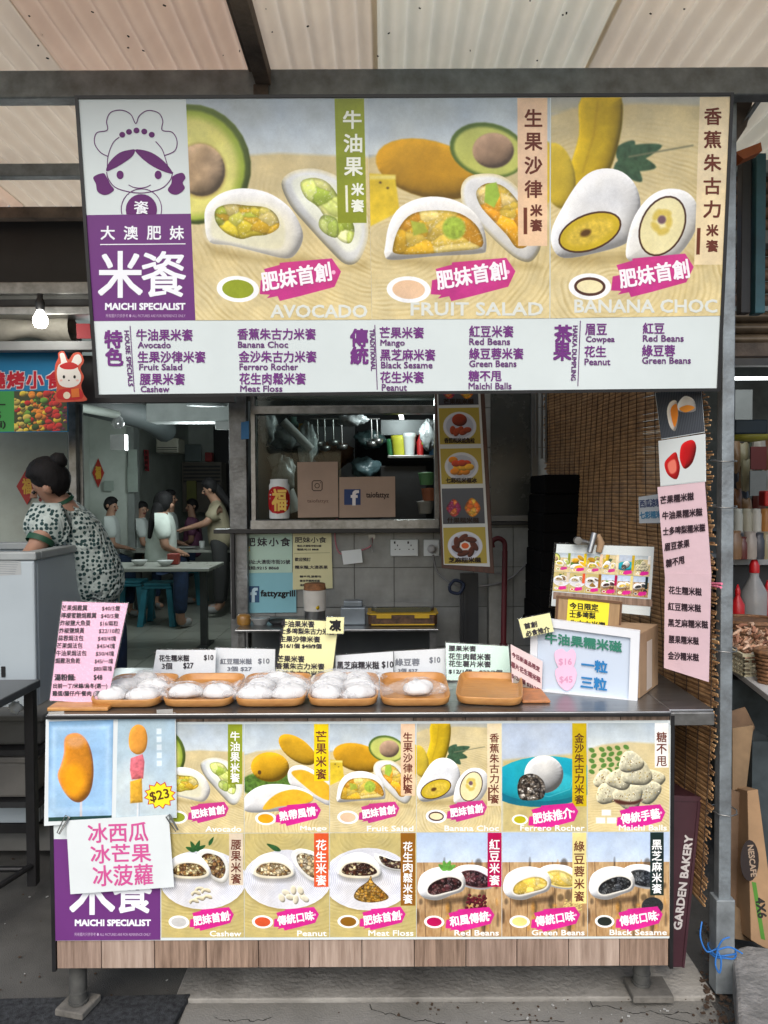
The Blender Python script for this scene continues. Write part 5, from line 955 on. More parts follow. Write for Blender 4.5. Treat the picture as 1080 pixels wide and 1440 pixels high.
# lucky jar
jc = P(393, 729, YW - .02); t = thing('candy_jar', 'white jar with a red and gold lucky character label in the window', 'jar', tuple(jc))
mb = MB(); mb.lathe(jc, [(.05, 0), (.052, .01), (.052, .17), (.046, .18), (.046, .2), (.0, .202)], 22); mb.build('jar_body', PAPERW, t)
mb = MB(); jr = .0555
def jl(u, v): th = -math.pi / 2 + (u - .5) * 2.9; return jc + Vector((jr * math.cos(th), jr * math.sin(th), .025 + .14 * v))
pts_ = [(u, v) for u, v in [(.5 + .5 * math.cos(k * math.pi / 8), .5 + .5 * math.sin(k * math.pi / 8)) for k in range(16)]]
vs_ = [jl(.5, .5)] + [jl(*p) for p in pts_] + [jl(.5 + (p[0] - .5) * .5, .5 + (p[1] - .5) * .5) for p in pts_]
mb.add(vs_, [(0, 17 + i, 17 + (i + 1) % 16) for i in range(16)] + [(17 + i, 1 + i, 1 + (i + 1) % 16, 17 + (i + 1) % 16) for i in range(16)]); mb.build('red_label', ink((176, 26, 30)), t)
f = Flat(VP(jc.y - .0575), 0); f.text('福', (383, 688, 402, 718), (226, 186, 90), .8); f.build(t)
# posters on the tiles
pl = VP(YW - .006)
POS = [('mint_poster', 'mint green snack shop poster with black characters, upper left on the tiled wall', [(329, 752), (411, 750), (411, 805), (329, 806)], (176, 206, 190)), ('blue_poster', 'light blue poster with a square f logo low on the tiled wall', [(338, 806), (416, 805), (417, 861), (338, 862)], (128, 184, 196)), ('yellow_poster', 'pale yellow snack shop notice beside the mint poster', [(412, 750), (466, 749), (468, 827), (412, 829)], (212, 208, 162))]
PO = {}
for k, (nm, lab, q, c_) in enumerate(POS): t = thing(nm, lab, 'poster', tuple(pl.pt((q[2][0] + q[3][0]) / 2, q[2][1]))); sheet('paper', pl, q, Mp(c_, rough=.3, var=.04), t, .0012, lift=.0025 * (k + 1)); PO[nm] = t
f = Flat(pl, .0036); f.text('肥妹小食', (346, 756, 408, 768), INK, .3, space=1.3); f.text('地址:大澳街市街35號', (346, 787, 408, 793), INK, .15); f.text('電話:9215 8868', (346, 796, 392, 801), INK, .15)
f.poly([(342 + (11 if i % 2 else 8) * math.cos(i * math.pi / 9), 772 + (8 if i % 2 else 6) * math.sin(i * math.pi / 9)) for i in range(18)], (226, 186, 60), lift=.0004); f.build(PO['mint_poster'])
f = Flat(pl, .0062); f.poly([(342, 824), (365, 824), (365, 847), (342, 847)], (50, 84, 120)); f.text('f', (353, 827, 362, 846), (190, 216, 226), .8, dl=.0003); f.text('fattyzgrill', (367, 830, 415, 841), (26, 28, 32), .45); f.build(PO['blue_poster'])
f = Flat(pl, .0087)
for s_, a_, b_, c_, d_ in (('肥妹小食', 415, 755, 459, 763), ('地址:大澳街市街35號', 418, 766, 452, 769), ('電話:9215 8868', 418, 771, 448, 774), ('歡迎預訂', 415, 784, 437, 789), ('糯米糍,大澳茶果', 415, 795, 461, 800), ('糖不甩,菠蘿包', 422, 809, 452, 812), ('綠豆芋頭西米露', 422, 815, 450, 818), ('凍飲可自選加料', 422, 821, 452, 824)): f.text(s_, (a_, b_, c_, d_), INK, .15)
f.line([(414, 778), (464, 777)], .6, (150, 150, 120)); f.build(PO['yellow_poster'])
# sockets
def socket(lab, x0, y0, x1, y1, holes):
    t = thing('wall_socket', lab, 'socket', tuple(pl.pt((x0 + x1) / 2, y1)), 'wall sockets'); fp_ = wbox('face_plate', x0, y0, x1, y1, YW - .02, YW - .001, PAPERW, t, .003); mb = MB()
    for hx, hy in holes: c = P(hx, hy, YW - .0205); mb.cbox(c, (.005, .002, .008)); mb.cbox(c + Vector((-.011, 0, -.02)), (.007, .002, .004)); mb.cbox(c + Vector((.011, 0, -.02)), (.007, .002, .004))
    for hx, hy in holes: c = P(hx - 4, y0 + 4, YW - .021); mb.cbox(c, (.008, .003, .012))
    mb.build('socket_holes', BLACK, fp_); return t
socket('white double wall socket on the grey tiles', 549, 759, 588, 782, [(559, 767), (578, 767)]); s2 = socket('white single socket with a plug, right of the double socket', 596, 759, 618, 782, [])
mb = MB(); c = P(607, 772, YW - .04); mb.lathe(c, [(.018, -.018), (.022, -.008), (.022, .01), (.01, .018)], 14, T=Matrix.Rotation(R(90), 4, 'X')); tag(mb.build('mains_plug', M('plug_white', (.5, .5, .5), rough=.4)), 'pale round mains plug in the single wall socket', 'plug')
mb = MB(); mb.tube(smoothp([P(609, 780, YW - .05), P(616, 805, YW - .06), P(640, 822, YW - .1), P(680, 824, YW - .12), P(720, 812, YW - .1), P(760, 770, YW - .1)]), .005, 6); tag(mb.build('power_cable', M('cable_grey', (.2, .2, .2), rough=.5)), 'grey power cable looping from the socket across the wall', 'cable')
mb = MB(); mb.tube(smoothp([P(474, 730, YW - .06), P(471, 755, YW - .03), P(478, 778, YW - .02), P(500, 776, YW - .02), P(521, 768, YW - .02), P(523, 756, YW - .02)]), .004, 6); tag(mb.build('pink_string', Mp((190, 120, 130))), 'pink string hanging across the tiled wall', 'string')
mb = MB(); mb.slab([P(*p, YW - .026) for p in ((480, 775), (508, 772), (510, 791), (483, 794))], (0, .002, 0)); tag(mb.build('paper_tag', PAPERW), 'blank white paper tag on the pink string', 'tag')
mb = MB(); mb.cbox(P(523, 755, YW - .008), (.035, .012, .025)); mb.tube([P(522, 756, YW - .03), P(524, 776, YW - .03)], .004, 6); tag(mb.build('wall_hook', ALU), 'small metal hook stuck on the tiled wall', 'hook')
# glass shelf under the posters
sh = thing('counter_shelf', 'grey steel shelf against the tiled wall with jars on it', 'shelf', tuple(P(470, 890, 3.7)))
p0 = P(330, 886, 3.55); p1 = P(617, 886, 3.55); mb = MB(); mb.box((p0.x, 3.55, p0.z - .012), (p1.x, YW - .001, p0.z)); mb.build('shelf_top', STAIN, sh, bevel=.003); ZS = p0.z
mb = MB(); mb.box((p0.x + .01, 3.58, 0), (p0.x + .04, 3.61, ZS - .013)); mb.box((p1.x - .04, 3.58, 0), (p1.x - .01, 3.61, ZS - .013)); mb.build('leg', ALU, sh); mb = MB(); mb.box((p0.x + .02, 3.9, ZS - .35), (p1.x - .02, 3.93, ZS - .013)); mb.box((p0.x + .042, 3.6, .04), (p1.x - .042, 3.9, ZS - .25)); mb.build('back_panel', M('shelf_dark', (.09, .1, .1), rough=.4), sh)
mb = MB(); mb.box((P(327, 760, 3.9).x, 3.86, ZS), (P(331, 760, 3.9).x, 3.93, P(327, 750, 3.9).z)); tag(mb.build('side_rail', BLACK), 'black upright rail left of the mint poster', 'rail')
def onshelf(px, Y): c = P(px, 880, Y); return Vector((c.x, Y, ZS))
c = onshelf(443, 3.68); t = thing('label_tin', 'tin of wafer sticks with a white and yellow label on the shelf', 'tin', tuple(c)); mb = MB(); mb.lathe(c, [(.05, 0), (.05, .07)], 20); mb.build('tin_base', STAIN, t)
mb = MB(); mb.lathe(c, [(.053, .071), (.056, .17)], 20); mb.build('label_band', M('tin_label', lin((214, 210, 200)), rough=.4), t); mb = MB(); mb.lathe(c, [(.054, .171), (.05, .2), (0, .2)], 20); mb.build('tin_top', M('brown_crust', (.3, .13, .05), rough=.8, var=.4, scale=50), t)
mb = MB(); q_ = Vector((0, -.0555, 0)) + c; mb.lathe(Vector((c.x + .012, c.y - .05, c.z + .09)), [(0.0, -.003), (.014, 0), (0, .003)], 12, T=Matrix.Rotation(R(90), 4, 'X')); mb.build('yellow_logo', ink((226, 190, 40)), t)
c = onshelf(497, 3.7); mb = MB(); mb.box((c.x - .06, c.y - .04, c.z), (c.x + .06, c.y + .05, c.z + .085)); mb.box((c.x - .045, c.y - .03, c.z + .086), (c.x + .045, c.y + .04, c.z + .115)); t = tag(mb.build('tissue_box', M('box_steel', (.25, .29, .32), rough=.35, metal=.5), bevel=.006), 'grey metal tissue box beside the food container on the shelf', 'box')
c = onshelf(566, 3.72); t = thing('food_container', 'brown food container with a yellow rimmed clear lid on the shelf', 'container', tuple(c)); mb = MB()
mb.slab([c + Vector(v) for v in ((-.15, -.09, .003), (.15, -.09, .003), (.165, -.06, .003), (.165, .09, .003), (-.165, .09, .003), (-.165, -.06, .003))], (0, 0, .05)); mb.build('tub_base', M('brown_food', (.14, .07, .035), rough=.5, var=.5, scale=40), t, bevel=.006)
mb = MB(); mb.slab([c + Vector(v) for v in ((-.155, -.095, .054), (.155, -.095, .054), (.17, -.065, .054), (.17, .092, .054), (-.17, .092, .054), (-.17, -.065, .054))], (0, 0, .006)); [mb.cbox(c + Vector((x, -.098, .05)), (.07, .006, .022)) for x in (-.09, .09)]; mb.cbox(c + Vector((0, -.093, .008)), (.3, .004, .006)); mb.build('yellow_rim', Mp((210, 170, 40), rough=.4), t)
mb = MB(); mb.slab([c + Vector(v) for v in ((-.13, -.075, .061), (.13, -.075, .061), (.15, -.05, .061), (.15, .08, .061), (-.15, .08, .061), (-.15, -.05, .061))], (0, 0, .028)); mb.build('clear_lid', GLASS, t, bevel=.008)
for px, lab, pr, m_ in ((343, 'small amber jar at the left end of the shelf', [(.03, 0), (.034, .01), (.034, .04), (.026, .05), (0, .05)], Mp((150, 110, 50), rough=.3)), (366, 'low clear bowl beside the amber jar', [(.03, 0), (.05, .03), (.052, .035), (.046, .03)], M('bowl_grey', (.3, .31, .3), rough=.2)), (392, 'dark shallow dish on the shelf behind the yellow card', [(.03, 0), (.05, .015), (.052, .02), (.04, .012)], DARK)):
    mb = MB(); mb.lathe(onshelf(px, 3.7), pr, 16); tag(mb.build('small_jar', m_), lab, 'jar')
# hanging menu board
pl = Plane(P(614, 550, 3.5), P(678, 550, 3.47), P(623, 800, 3.5)); t = thing('photo_menu_board', 'tall brown framed menu board with dish photographs right of the window', 'menu board', tuple(pl.pt(656, 805)))
mb = MB(); mb.slab([pl.pt(*p) for p in ((611, 545), (681, 545), (695, 807), (621, 799))], -pl.n * .015); mb.build('board', M('brown_board', (.09, .035, .02), rough=.5, var=.3, stretch=(8, 8, 1)), t, bevel=.002)
sheet('print_sheet', pl, [(614, 548), (675, 546), (689, 797), (624, 794)], M('print_white', (.6, .62, .6), rough=.4, var=.03), t, .001, lift=.001)
dy = [(548, 570), (574, 625), (631, 681), (687, 737), (742, 793)]
DM = [print_mat('print_dish%d' % k, art_dish([3, 0, 1, 3, 4][k]), .4) for k in range(5)]
f = Flat(pl, .003)
for k, (y0, y1) in enumerate(dy):
    xa = 616 + (y0 - 548) * .037; xb = 672 + (y0 - 548) * .053; photo(pl, [(xa, y0), (xb, y0 - 1), (xb + (y1 - y0) * .053, y1 - 1), (xa + (y1 - y0) * .037, y1)], DM[k], t, .0016, uv=(0, .5 if k == 0 else 0, 1, 1))
    s_ = ('芒果糯米糍', '香蕉糯米燒魚粒', '七彩糯米糍冰', '什果糯米糍', '芝麻糯米糍')[k]; f.text(s_, (xa + 8, y1 - 9, xb - 6, y1 - 2), (40, 24, 16), .4)
f.build(t)
# column and pipes below the menu board
mb = MB(); a = P(686, 806, 3.9); b = P(704, 806, 3.9); mb.box((a.x, 3.86, 0), (b.x, 3.93, a.z)); tag(mb.build('grey_conduit', M('conduit_grey', (.30, .30, .27), rough=.7, var=.3)), 'pale grey boxed conduit below the menu board', 'conduit')
mb = MB(); a = P(647, 806, 3.84); b = P(672, 806, 3.84); mb.box((a.x, 3.82, 0), (b.x, 3.855, a.z)); mb.box((a.x + .015, 3.81, .1), (a.x + .03, 3.819, a.z - .05)); tag(mb.build('dark_cabinet', M('dark_steel', (.03, .032, .034), rough=.35)), 'narrow black steel cabinet below the menu board', 'cabinet')
mb = MB(); mb.tube([P(708, 905, 3.7), P(710, 775, 3.74)], .014, 10); mb.tube(smoothp([P(710, 775, 3.74), P(709, 762, 3.74), P(700, 757, 3.74), P(692, 762, 3.74), P(693, 770, 3.74)]), .012, 8); mb.tube([P(708, 905, 3.7), Vector((P(706, 905, 3.7).x, 3.7, .05))], .02, 8); tag(mb.build('umbrella', Mp((90, 20, 28), rough=.6)), 'dark red folded umbrella with a curved handle leaning on the wall', 'umbrella')
mb = MB(); mb.tube(smoothp([P(632, 824, 3.8), P(640, 816, 3.8), P(652, 822, 3.8), P(646, 834, 3.8), P(634, 832, 3.8), P(632, 824, 3.8)]), .008, 8); tag(mb.build('cable_coil', Mp((30, 44, 70))), 'small dark blue coil of cable under the menu board', 'coil')
# small window at the right
t = thing('side_window', 'dark frosted window in the right part of the booth wall', 'window', tuple(P(718, 727, YW))); wbox('pane', 690, 540, 748, 724, YW - .012, YW - .002, M('dark_glass', (.05, .055, .05), rough=.25, var=.2), t, 0); wbox('frame', 748, 540, 757, 733, YW - .04, YW - .001, M('dull_alu', (.18, .18, .17), rough=.5, metal=.5), t); wbox('frame', 686, 725, 748, 733, YW - .04, YW - .001, MATS['dull_alu'], t); wbox('ledge', 684, 734, 762, 738, YW - .07, YW - .001, BLACK, t)
mb = MB(); [mb.tube([P(x, 545, YW - .1), P(x, 640 + 5 * i, YW - .1)], .006, 6) for i, x in enumerate((754, 762, 768))]; tag(mb.build('pipes', M('pipe_grey', (.14, .14, .13), rough=.5)), 'thin grey pipes running down beside the dark window', 'pipes')
# dark rack in front of the blind
t = thing('dark_rack', 'tall black slatted crates stacked in the dark before the blind', 'rack', tuple(P(800, 940, 3.3)))
for i in range(9):
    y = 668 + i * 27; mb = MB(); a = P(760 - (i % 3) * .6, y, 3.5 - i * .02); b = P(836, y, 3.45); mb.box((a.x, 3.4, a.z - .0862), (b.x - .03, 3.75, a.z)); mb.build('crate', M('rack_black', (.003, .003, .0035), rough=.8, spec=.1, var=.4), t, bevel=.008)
# ---------------------------------------------------------------- bamboo blind
BL = M('blind_stick', (.42, .235, .10), rough=.6, var=.5, scale=22, col2=(.2, .1, .04)); BLD = M('blind_cord', (.05, .03, .02), rough=.9)
bl = thing('bamboo_blind', 'brown split bamboo blind hanging down to the right of the counter', 'blind', (1.0, 2.6, .27))
r = random.Random(3)
def bpath(s, z): # s 0 front .. 1 back
    x = 1.0 - .2 * s + .025 * math.sin(s * 5 + z * 2) - .03 * (z < .9) * (0.9 - z) * (1 - s); return Vector((x, 2.36 + 1.52 * s, z))
PX = [1.0]; mbs = MB(); z = .2; k = 0
while z < 2.68:
    j0 = r.uniform(-.012, .02); s1 = 1 + r.uniform(-.01, .02); h = r.uniform(.0038, .0055); off = r.uniform(-.0018, .0018); n = 7; drop = .05 * (1 - min(1, (z - .2) / .5))
    vs = []
    for i in range(n + 1):
        s = (i / n) * s1 + (j0 if i == 0 else 0); p = bpath(s, z); p.z += -.0 + .004 * math.sin(s * 9 + z * 3) + (.09 * s * drop * 10 * .5); p.x += off; vs += [p + Vector((-.0016, 0, 0)), p + Vector((.0016, 0, 0)), p + Vector((.0016, 0, h)), p + Vector((-.0016, 0, h))]
    fs = []
    for i in range(n): a = i * 4; fs += [(a, a + 4, a + 7, a + 3), (a + 1, a + 2, a + 6, a + 5), (a + 3, a + 7, a + 6, a + 2), (a, a + 1, a + 5, a + 4)]
    fs += [(0, 3, 2, 1), (n * 4, n * 4 + 1, n * 4 + 2, n * 4 + 3)]
    mbs.add(vs, fs, k % 3); z += h + r.uniform(.0001, .0006); k += 1
tag(mbs.build('blind_slats', [BL, M('blind_stick_pale', (.55, .34, .16), rough=.6, var=.5, scale=20, col2=(.2, .1, .04)), M('blind_stick_dark', (.25, .13, .055), rough=.6, var=.4, scale=20)], bl), kind='stuff')
mb = MB()
for i in range(22):
    s = .01 + i / 22; mb.tube([bpath(s, z_) + Vector((-.004, 0, .25 * .05 * s)) for z_ in np.linspace(.22, 2.66, 14)], .0014, 4)
tag(mb.build('blind_cords', BLD, bl), kind='stuff')
# strips hung on the blind
pl = Plane(P(925, 685, 2.42), P(991, 678, 2.31), P(935, 939, 2.42))
t = thing('pink_flavour_strip', 'long pale pink list of rice cake flavours hanging on the bamboo blind', 'sign', tuple(pl.pt(965, 950))); PS = M('strip_pink', lin((222, 192, 198)), rough=.35, var=.06, scale=5, bump=.5, bscale=9)
sheet('upper_sheet', pl, [(924.5, 685), (991, 677), (1000.5, 811), (935, 811)], PS, t, .001); sheet('lower_sheet', pl, [(935.5, 806), (1000.5, 806), (997, 959), (934, 939)], PS, t, .001, lift=.0016)
f = Flat(pl, .0022)
for s_, x0, y0, x1, y1 in (('芒果糯米糍', 929, 695, 976, 706), ('牛油果糯米糍', 932, 717, 988, 728), ('士多啤梨糯米糍', 933, 739, 992, 750), ('眉豆茶果', 935, 761, 970, 772), ('糖不甩', 937, 784, 963, 795)): f.text(s_, [(x0, y0 + 3), (x1, y0 - 3), (x1, y1 - 3), (x0, y1 + 3)], (52, 36, 44), .3)
for s_, x0, y0, x1, y1 in (('花生糯米糍', 941, 824, 987, 835), ('紅豆糯米糍', 940, 847, 986, 858), ('黑芝麻糯米糍', 940, 870, 996, 881), ('腰果糯米糍', 941, 893, 983, 904), ('金沙糯米糍', 940, 916, 983, 927)): f.text(s_, [(x0, y0), (x1, y0 + 3), (x1, y1 + 3), (x0, y1)], (52, 36, 44), .3)
f.build(t)
t = thing('mango_photo_sheet', 'dark photo sheet of cut orange rice cakes at the top of the blind', 'poster', tuple(pl.pt(958, 612))); sheet('paper', pl, [(921, 552), (986, 545), (991, 608), (930, 618)], PAPERW, t, .001); photo(pl, [(922, 552), (986, 545), (991, 607), (930, 617)], print_mat('print_mango_cake', art_mochi_small(0), .25), t, .0008)
t = thing('strawberry_photo_sheet', 'pale photo sheet of red strawberries above the pink flavour list', 'poster', tuple(pl.pt(960, 680))); sheet('paper', pl, [(926, 620), (992, 610), (993, 677), (929, 684)], PAPERW, t, .001, lift=.001); photo(pl, [(927, 621), (991, 611), (992, 676), (930, 683)], print_mat('print_strawberry', art_mochi_small(1), .25), t, .0018)
q = [(898, 699), (931, 694), (931, 735), (899, 736)]; pl2 = Plane(P(*q[0], 2.62), P(*q[1], 2.56), P(*q[3], 2.62)); t, f = card('blue_note', 'small pale note with blue handwriting half behind the pink flavour list', 'note', pl2, q, M('note_grey', (.42, .44, .46), rough=.4)); f.text('西瓜涼粉', (900, 702, 930, 713), (60, 70, 100), .35, rot=-4); f.text('七彩糯米', (900, 719, 930, 729), (60, 110, 140), .35, rot=-4); f.build(t)
mb = MB(); a = P(994, 822, 2.38); mb.tube([a, P(1014, 826, 2.3)], .004, 6); mb.tube([a + Vector((0, -.006, .004)), P(1015, 821, 2.3)], .004, 6); tag(mb.build('clothes_peg', Mp((226, 120, 150), rough=.4)), 'pink plastic clothes peg at the right edge of the pink flavour list', 'peg')
# more kitchen clutter
for i, (px, l_) in enumerate(((446, 30), (456, 36), (468, 28), (480, 34), (522, 30), (530, 26))):
    a = P(px, 590, 4.7); b = P(px + 1, 590 + l_, 4.7); mb = MB(); mb.tube([a, b], .006, 6); mb.lathe(b + Vector((0, 0, -.03)), [(0, -.01), (.03, .0), (.036, .025), (.032, .025)], 12); tag(mb.build('ladle', ALU), 'hanging metal ladle, %s from the left on the kitchen rail' % ('first', 'second', 'third', 'fourth', 'fifth', 'sixth')[i], 'ladle', 'ladles hanging in the kitchen')
mb = MB(); a = P(436, 589, 4.7); b = P(534, 589, 4.7); mb.tube([a, b], .006, 6); tag(mb.build('kitchen_rail', ALU), 'thin metal rail carrying the ladles in the kitchen', 'rail')
for i, (px, py, Y, s, c_) in enumerate(((380, 622, 4.65, 1, (150, 60, 50)), (388, 622, 4.68, .8, (190, 190, 180)), (412, 622, 4.7, 1.1, (90, 120, 110)), (424, 622, 4.66, .8, (200, 160, 70)), (434, 622, 4.7, .7, (110, 60, 40)), (575, 645, 4.8, .5, (190, 60, 50)), (610, 640, 4.8, .9, (60, 110, 150)))):
    pot('%s jar on the cluttered kitchen shelves' % ('dull red', 'small cream', 'grey green', 'amber', 'brown', 'tiny bright red', 'blue')[i], 'jar', 'kitchen_jar', px, py, Y, [(.03 * s, 0), (.036 * s, .02), (.036 * s, .1 * s), (.02 * s, .12 * s), (.022 * s, .14 * s), (0, .142 * s)], Mp(c_, rough=.4))
bag('dark blue green bag bundled under the kitchen hood', 520, 618, 4.85, .09, .05, M('bag_dark', (.04, .07, .07), rough=.3, bump=.6, bscale=30), 12); bag('orange brown bag low behind the brown posters', 470, 640, 5.2, .12, .08, M('bag_brown', (.2, .1, .05), rough=.5, bump=.5, bscale=30), 14); bag('grey wrapped bundle at the far left of the kitchen', 376, 600, 4.5, .05, .09, PB, 15)
# ================================================================ LEFT SHOP
WALLM = M('shop_wall', (.50, .54, .50), rough=.6, var=.15, scale=2.2, col2=(.36, .39, .35), detail=7); LIN = M('lintel_black', (.018, .018, .02), rough=.5, var=.3)
FL = .1
t = thing('shop_room', 'white walled room of the eatery to the left of the stall', 'room', (-1.9, 8, 0)); XL_, YBK = -3.45, 13.6; XRR = xL - .03
mb = MB(); mb.box((XL_ - .1, 4.25, FL), (XL_, YBK, 2.9)); mb.box((XL_, YBK, FL), (XRR, YBK + .1, 2.9)); mb.build('room_wall', WALLM, t)
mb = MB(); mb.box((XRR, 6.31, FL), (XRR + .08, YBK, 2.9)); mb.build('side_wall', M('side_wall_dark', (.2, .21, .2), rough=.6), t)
mb = MB(); mb.box((XL_, 3.5, 2.72), (XRR, YBK, 2.8)); mb.build('ceiling_panel', M('ceil_grey', (.36, .38, .37), rough=.7, var=.2), t)
FT = M('floor_tile', (.28, .29, .25), rough=.35, var=.2, scale=3, col2=(.2, .205, .18))
mb = MB(); mb.box((-6, 3.22, -.02), (XRR, YBK, FL - .006)); struct(mb.build('shop_floor', M('floor_grout', (.13, .13, .12), rough=.8)))
fl = bpy.data.objects['shop_floor']; mb = MB(); mb.box((0, 0, 0), (.395, .395, .005)); tmx = None
for j in range(26):
    for i in range(7):
        x = XRR - .4 * (i + 1); y = 3.24 + .4 * j
        if x < XL_ : continue
        if tmx is None: o = mb.build('floor_tile', FT, base=(0, 0, 0)); tmx = o.data; o.parent = fl
        else: o = link_mesh('floor_tile', tmx, fl)
        o.location = Vector((x, y, FL - .0055)) - fl.location
# partition wall behind the freezer, with a steel jamb
mb = MB(); a = P(96, 700, 4.3); mb.box((-3.6, 4.3, FL), (a.x, 4.38, 2.4)); tag(mb.build('partition_wall', M('partition_wall', (.38, .42, .36), rough=.6, var=.25, scale=2.5, col2=(.26, .27, .22), detail=8)), 'grimy pale green wall behind the woman at the freezer', 'wall')
mb = MB(); a = P(97, 700, 4.22); b = P(108, 700, 4.22); mb.box((a.x, 4.22, FL), (b.x, 4.29, 2.4)); mb.box((b.x + .001, 4.26, FL), (b.x + .02, 4.28, 2.4)); tag(mb.build('door_jamb', ALU, bevel=.003), 'shiny steel door jamb left of the eatery opening', 'post')
def diamond(lab, cx, cy, rx, ry, Y, n_='diamond_paper'):
    pl = VP(Y); t = thing(n_, lab, 'wall paper', tuple(pl.pt(cx, cy + ry))); sheet('paper', pl, [(cx - rx, cy), (cx, cy - ry), (cx + rx, cy), (cx, cy + ry)], Mp((170, 44, 34), name='red_paper', rough=.6), t, .002); f = Flat(pl, .001); f.text('福', (cx - rx * .42, cy - ry * .42, cx + rx * .42, cy + ry * .4), (206, 160, 60), .6); f.build(t)
diamond('red diamond shaped blessing paper on the wall behind the stooping woman', 38, 684, 15, 26, 4.29); diamond('red diamond shaped blessing paper on the eatery wall above the seated boy', 138, 665, 8.5, 21, 9.0)
mb = MB(); a = P(110, 640, 9.03); b = P(186, 640, 9.03); mb.box((XL_ + .001, 9.02, FL), (b.x, 9.1, 2.71)); tag(mb.build('room_partition', WALLM), 'pale inner wall of the eatery behind the seated boy', 'wall')
# dark lintel, shutter housing, canvas
t = thing('shopfront_header', 'dark panel and steel shutter housing above the eatery opening', 'header', (-1.9, 3.45, 2.1))
def hbox(n, x0, y0, x1, y1, Y, d, m, bev=.003): a = P(x0, y0, Y); b = P(x1, y1, Y); mb = MB(); mb.box((a.x, Y, b.z), (b.x, Y + d, a.z)); return mb.build(n, m, t, bevel=bev)
hbox('black_panel', -260, 300, 335, 398, 3.46, .06, LIN); hbox('guide_rail', -260, 398, 330, 412, 3.42, .12, ALU); hbox('shutter_slat', -260, 412.5, 330, 421, 3.44, .1, M('dull_rail', (.14, .145, .14), rough=.4, metal=.6)); hbox('shutter_slat', -260, 421.5, 330, 432, 3.44, .1, DARK); hbox('upper_rail', -260, 432.5, 330, 441, 3.42, .12, ALU)
hbox('white_rail', -260, 481, 140, 492, 3.5, .06, M('rail_white', (.3, .31, .31), rough=.4))
hbox('black_shade', 105, 500, 330, 566, 3.62, .03, LIN)
mb = MB(); a = P(-180, 458, 3.56); b = P(103, 452, 3.56)
mb.grid(lambda u, v: Vector((a.x + (b.x - a.x) * u, 3.56 + .07 * math.cos(2 * math.pi * v), a.z - .02 + .055 * math.sin(2 * math.pi * v) * (1 + .12 * math.sin(u * 23)) + .012 * math.sin(u * 17 + v * 9))), 60, 14); tag(mb.build('canvas_roll', M('canvas', (.36, .34, .29), rough=.85, var=.3, scale=6, bump=.4, bscale=14)), 'rolled beige canvas tucked under the shutter rail at upper left', 'canvas')
mb = MB(); mb.slab([P(*p, 3.52) for p in ((107, 455), (126, 455), (128, 476), (108, 476))], (0, .01, 0)); tag(mb.build('red_notice', Mp((170, 40, 50))), 'small red notice beside the left edge of the big signboard', 'notice')
# hanging bulb (lit)
lb = thing('light_bulb', 'lit bulb in a black holder hanging from the shutter rail at upper left', 'lamp', tuple(P(57, 458, 3.36))); c = P(57, 462, 3.36)
mb = MB(); mb.lathe(c, [(0, 0), (.022, .006), (.031, .025), (.03, .045), (.018, .068), (.013, .078)], 18); mb.build('bulb_glass', M('lit_bulb', (1, 1, 1), emit=((1, .98, .9), 14.0)), lb)
mb = MB(); mb.lathe(c, [(.014, .079), (.019, .085), (.019, .12), (.012, .13), (.012, .15)], 14); mb.build('bulb_holder', BLACK, lb); plight(c + Vector((0, -.05, .02)), 1.2, .04, (1, .97, .9))
# fruit sign
pl = VP(3.6); t = thing('barbecue_sign', 'blue and green snack sign with red characters and a heap of fruit', 'sign', tuple(pl.pt(40, 606)))
sheet('backing', pl, [(-170, 494), (94, 495), (95, 607), (-170, 610)], ink((30, 128, 178)), t, .012)
sheet('green_field', pl, [(-170, 551), (20, 550), (20, 607), (-170, 609)], ink((70, 160, 80)), t, .0006, lift=.0008); photo(pl, [(20, 550), (94, 549), (95, 606), (20, 607)], print_mat('print_fruit', art_fruit(), .3), t, .001)
f = Flat(pl, .002); RD = (196, 30, 50)
for ch, x in zip('燒烤小食', (-16, 11, 38, 66)):
    f.text(ch, (x, 523, x + 23, 546), (236, 226, 230), 2.0); f.text(ch, (x, 523, x + 23, 546), RD, 1.0, dl=.001)
f.line([(-8, 569), (8, 569)], 2, (20, 40, 20)); f.text('$', (-4, 578, 2, 590), (20, 40, 20)); f.text(')', (4, 592, 8, 603), (20, 40, 20), .4); f.text('(個', (-10, 592, 3, 603), (20, 40, 20), .3); f.build(t)
# paper rabbit
pl = VP(3.5); t = thing('rabbit_cutout', 'white and red paper rabbit decoration hanging beside the fruit sign', 'decoration', tuple(pl.pt(98, 564))); rb = [(78, 564), (80, 545), (77, 525), (78, 512), (82, 503), (82, 496), (90, 494), (96, 506), (103, 497), (113, 496), (118, 508), (113, 518), (118, 530), (114, 542), (118, 555), (122, 563), (100, 565)]
def rsheet(pts, col, l_, n='cutout'): pts = [tuple(p) for p in spline(pts, 3)]; mb = MB(); mb.slab([pl.pt(*p, l_) for p in pts], -pl.n * .0012); mb.build(n, ink(col), t)
rsheet(rb, (206, 84, 60), 0, 'backing'); f = Flat(pl, .0006); W_ = (236, 230, 224)
f.poly([(80, 526), (82, 514), (86, 510), (84, 498), (90, 497), (95, 510), (100, 510), (105, 500), (112, 499), (115, 508), (109, 516), (114, 528), (111, 540), (98, 545), (84, 541)], W_, smooth=3); f.poly([(84, 548), (112, 547), (115, 561), (82, 561)], (196, 40, 40), smooth=3)
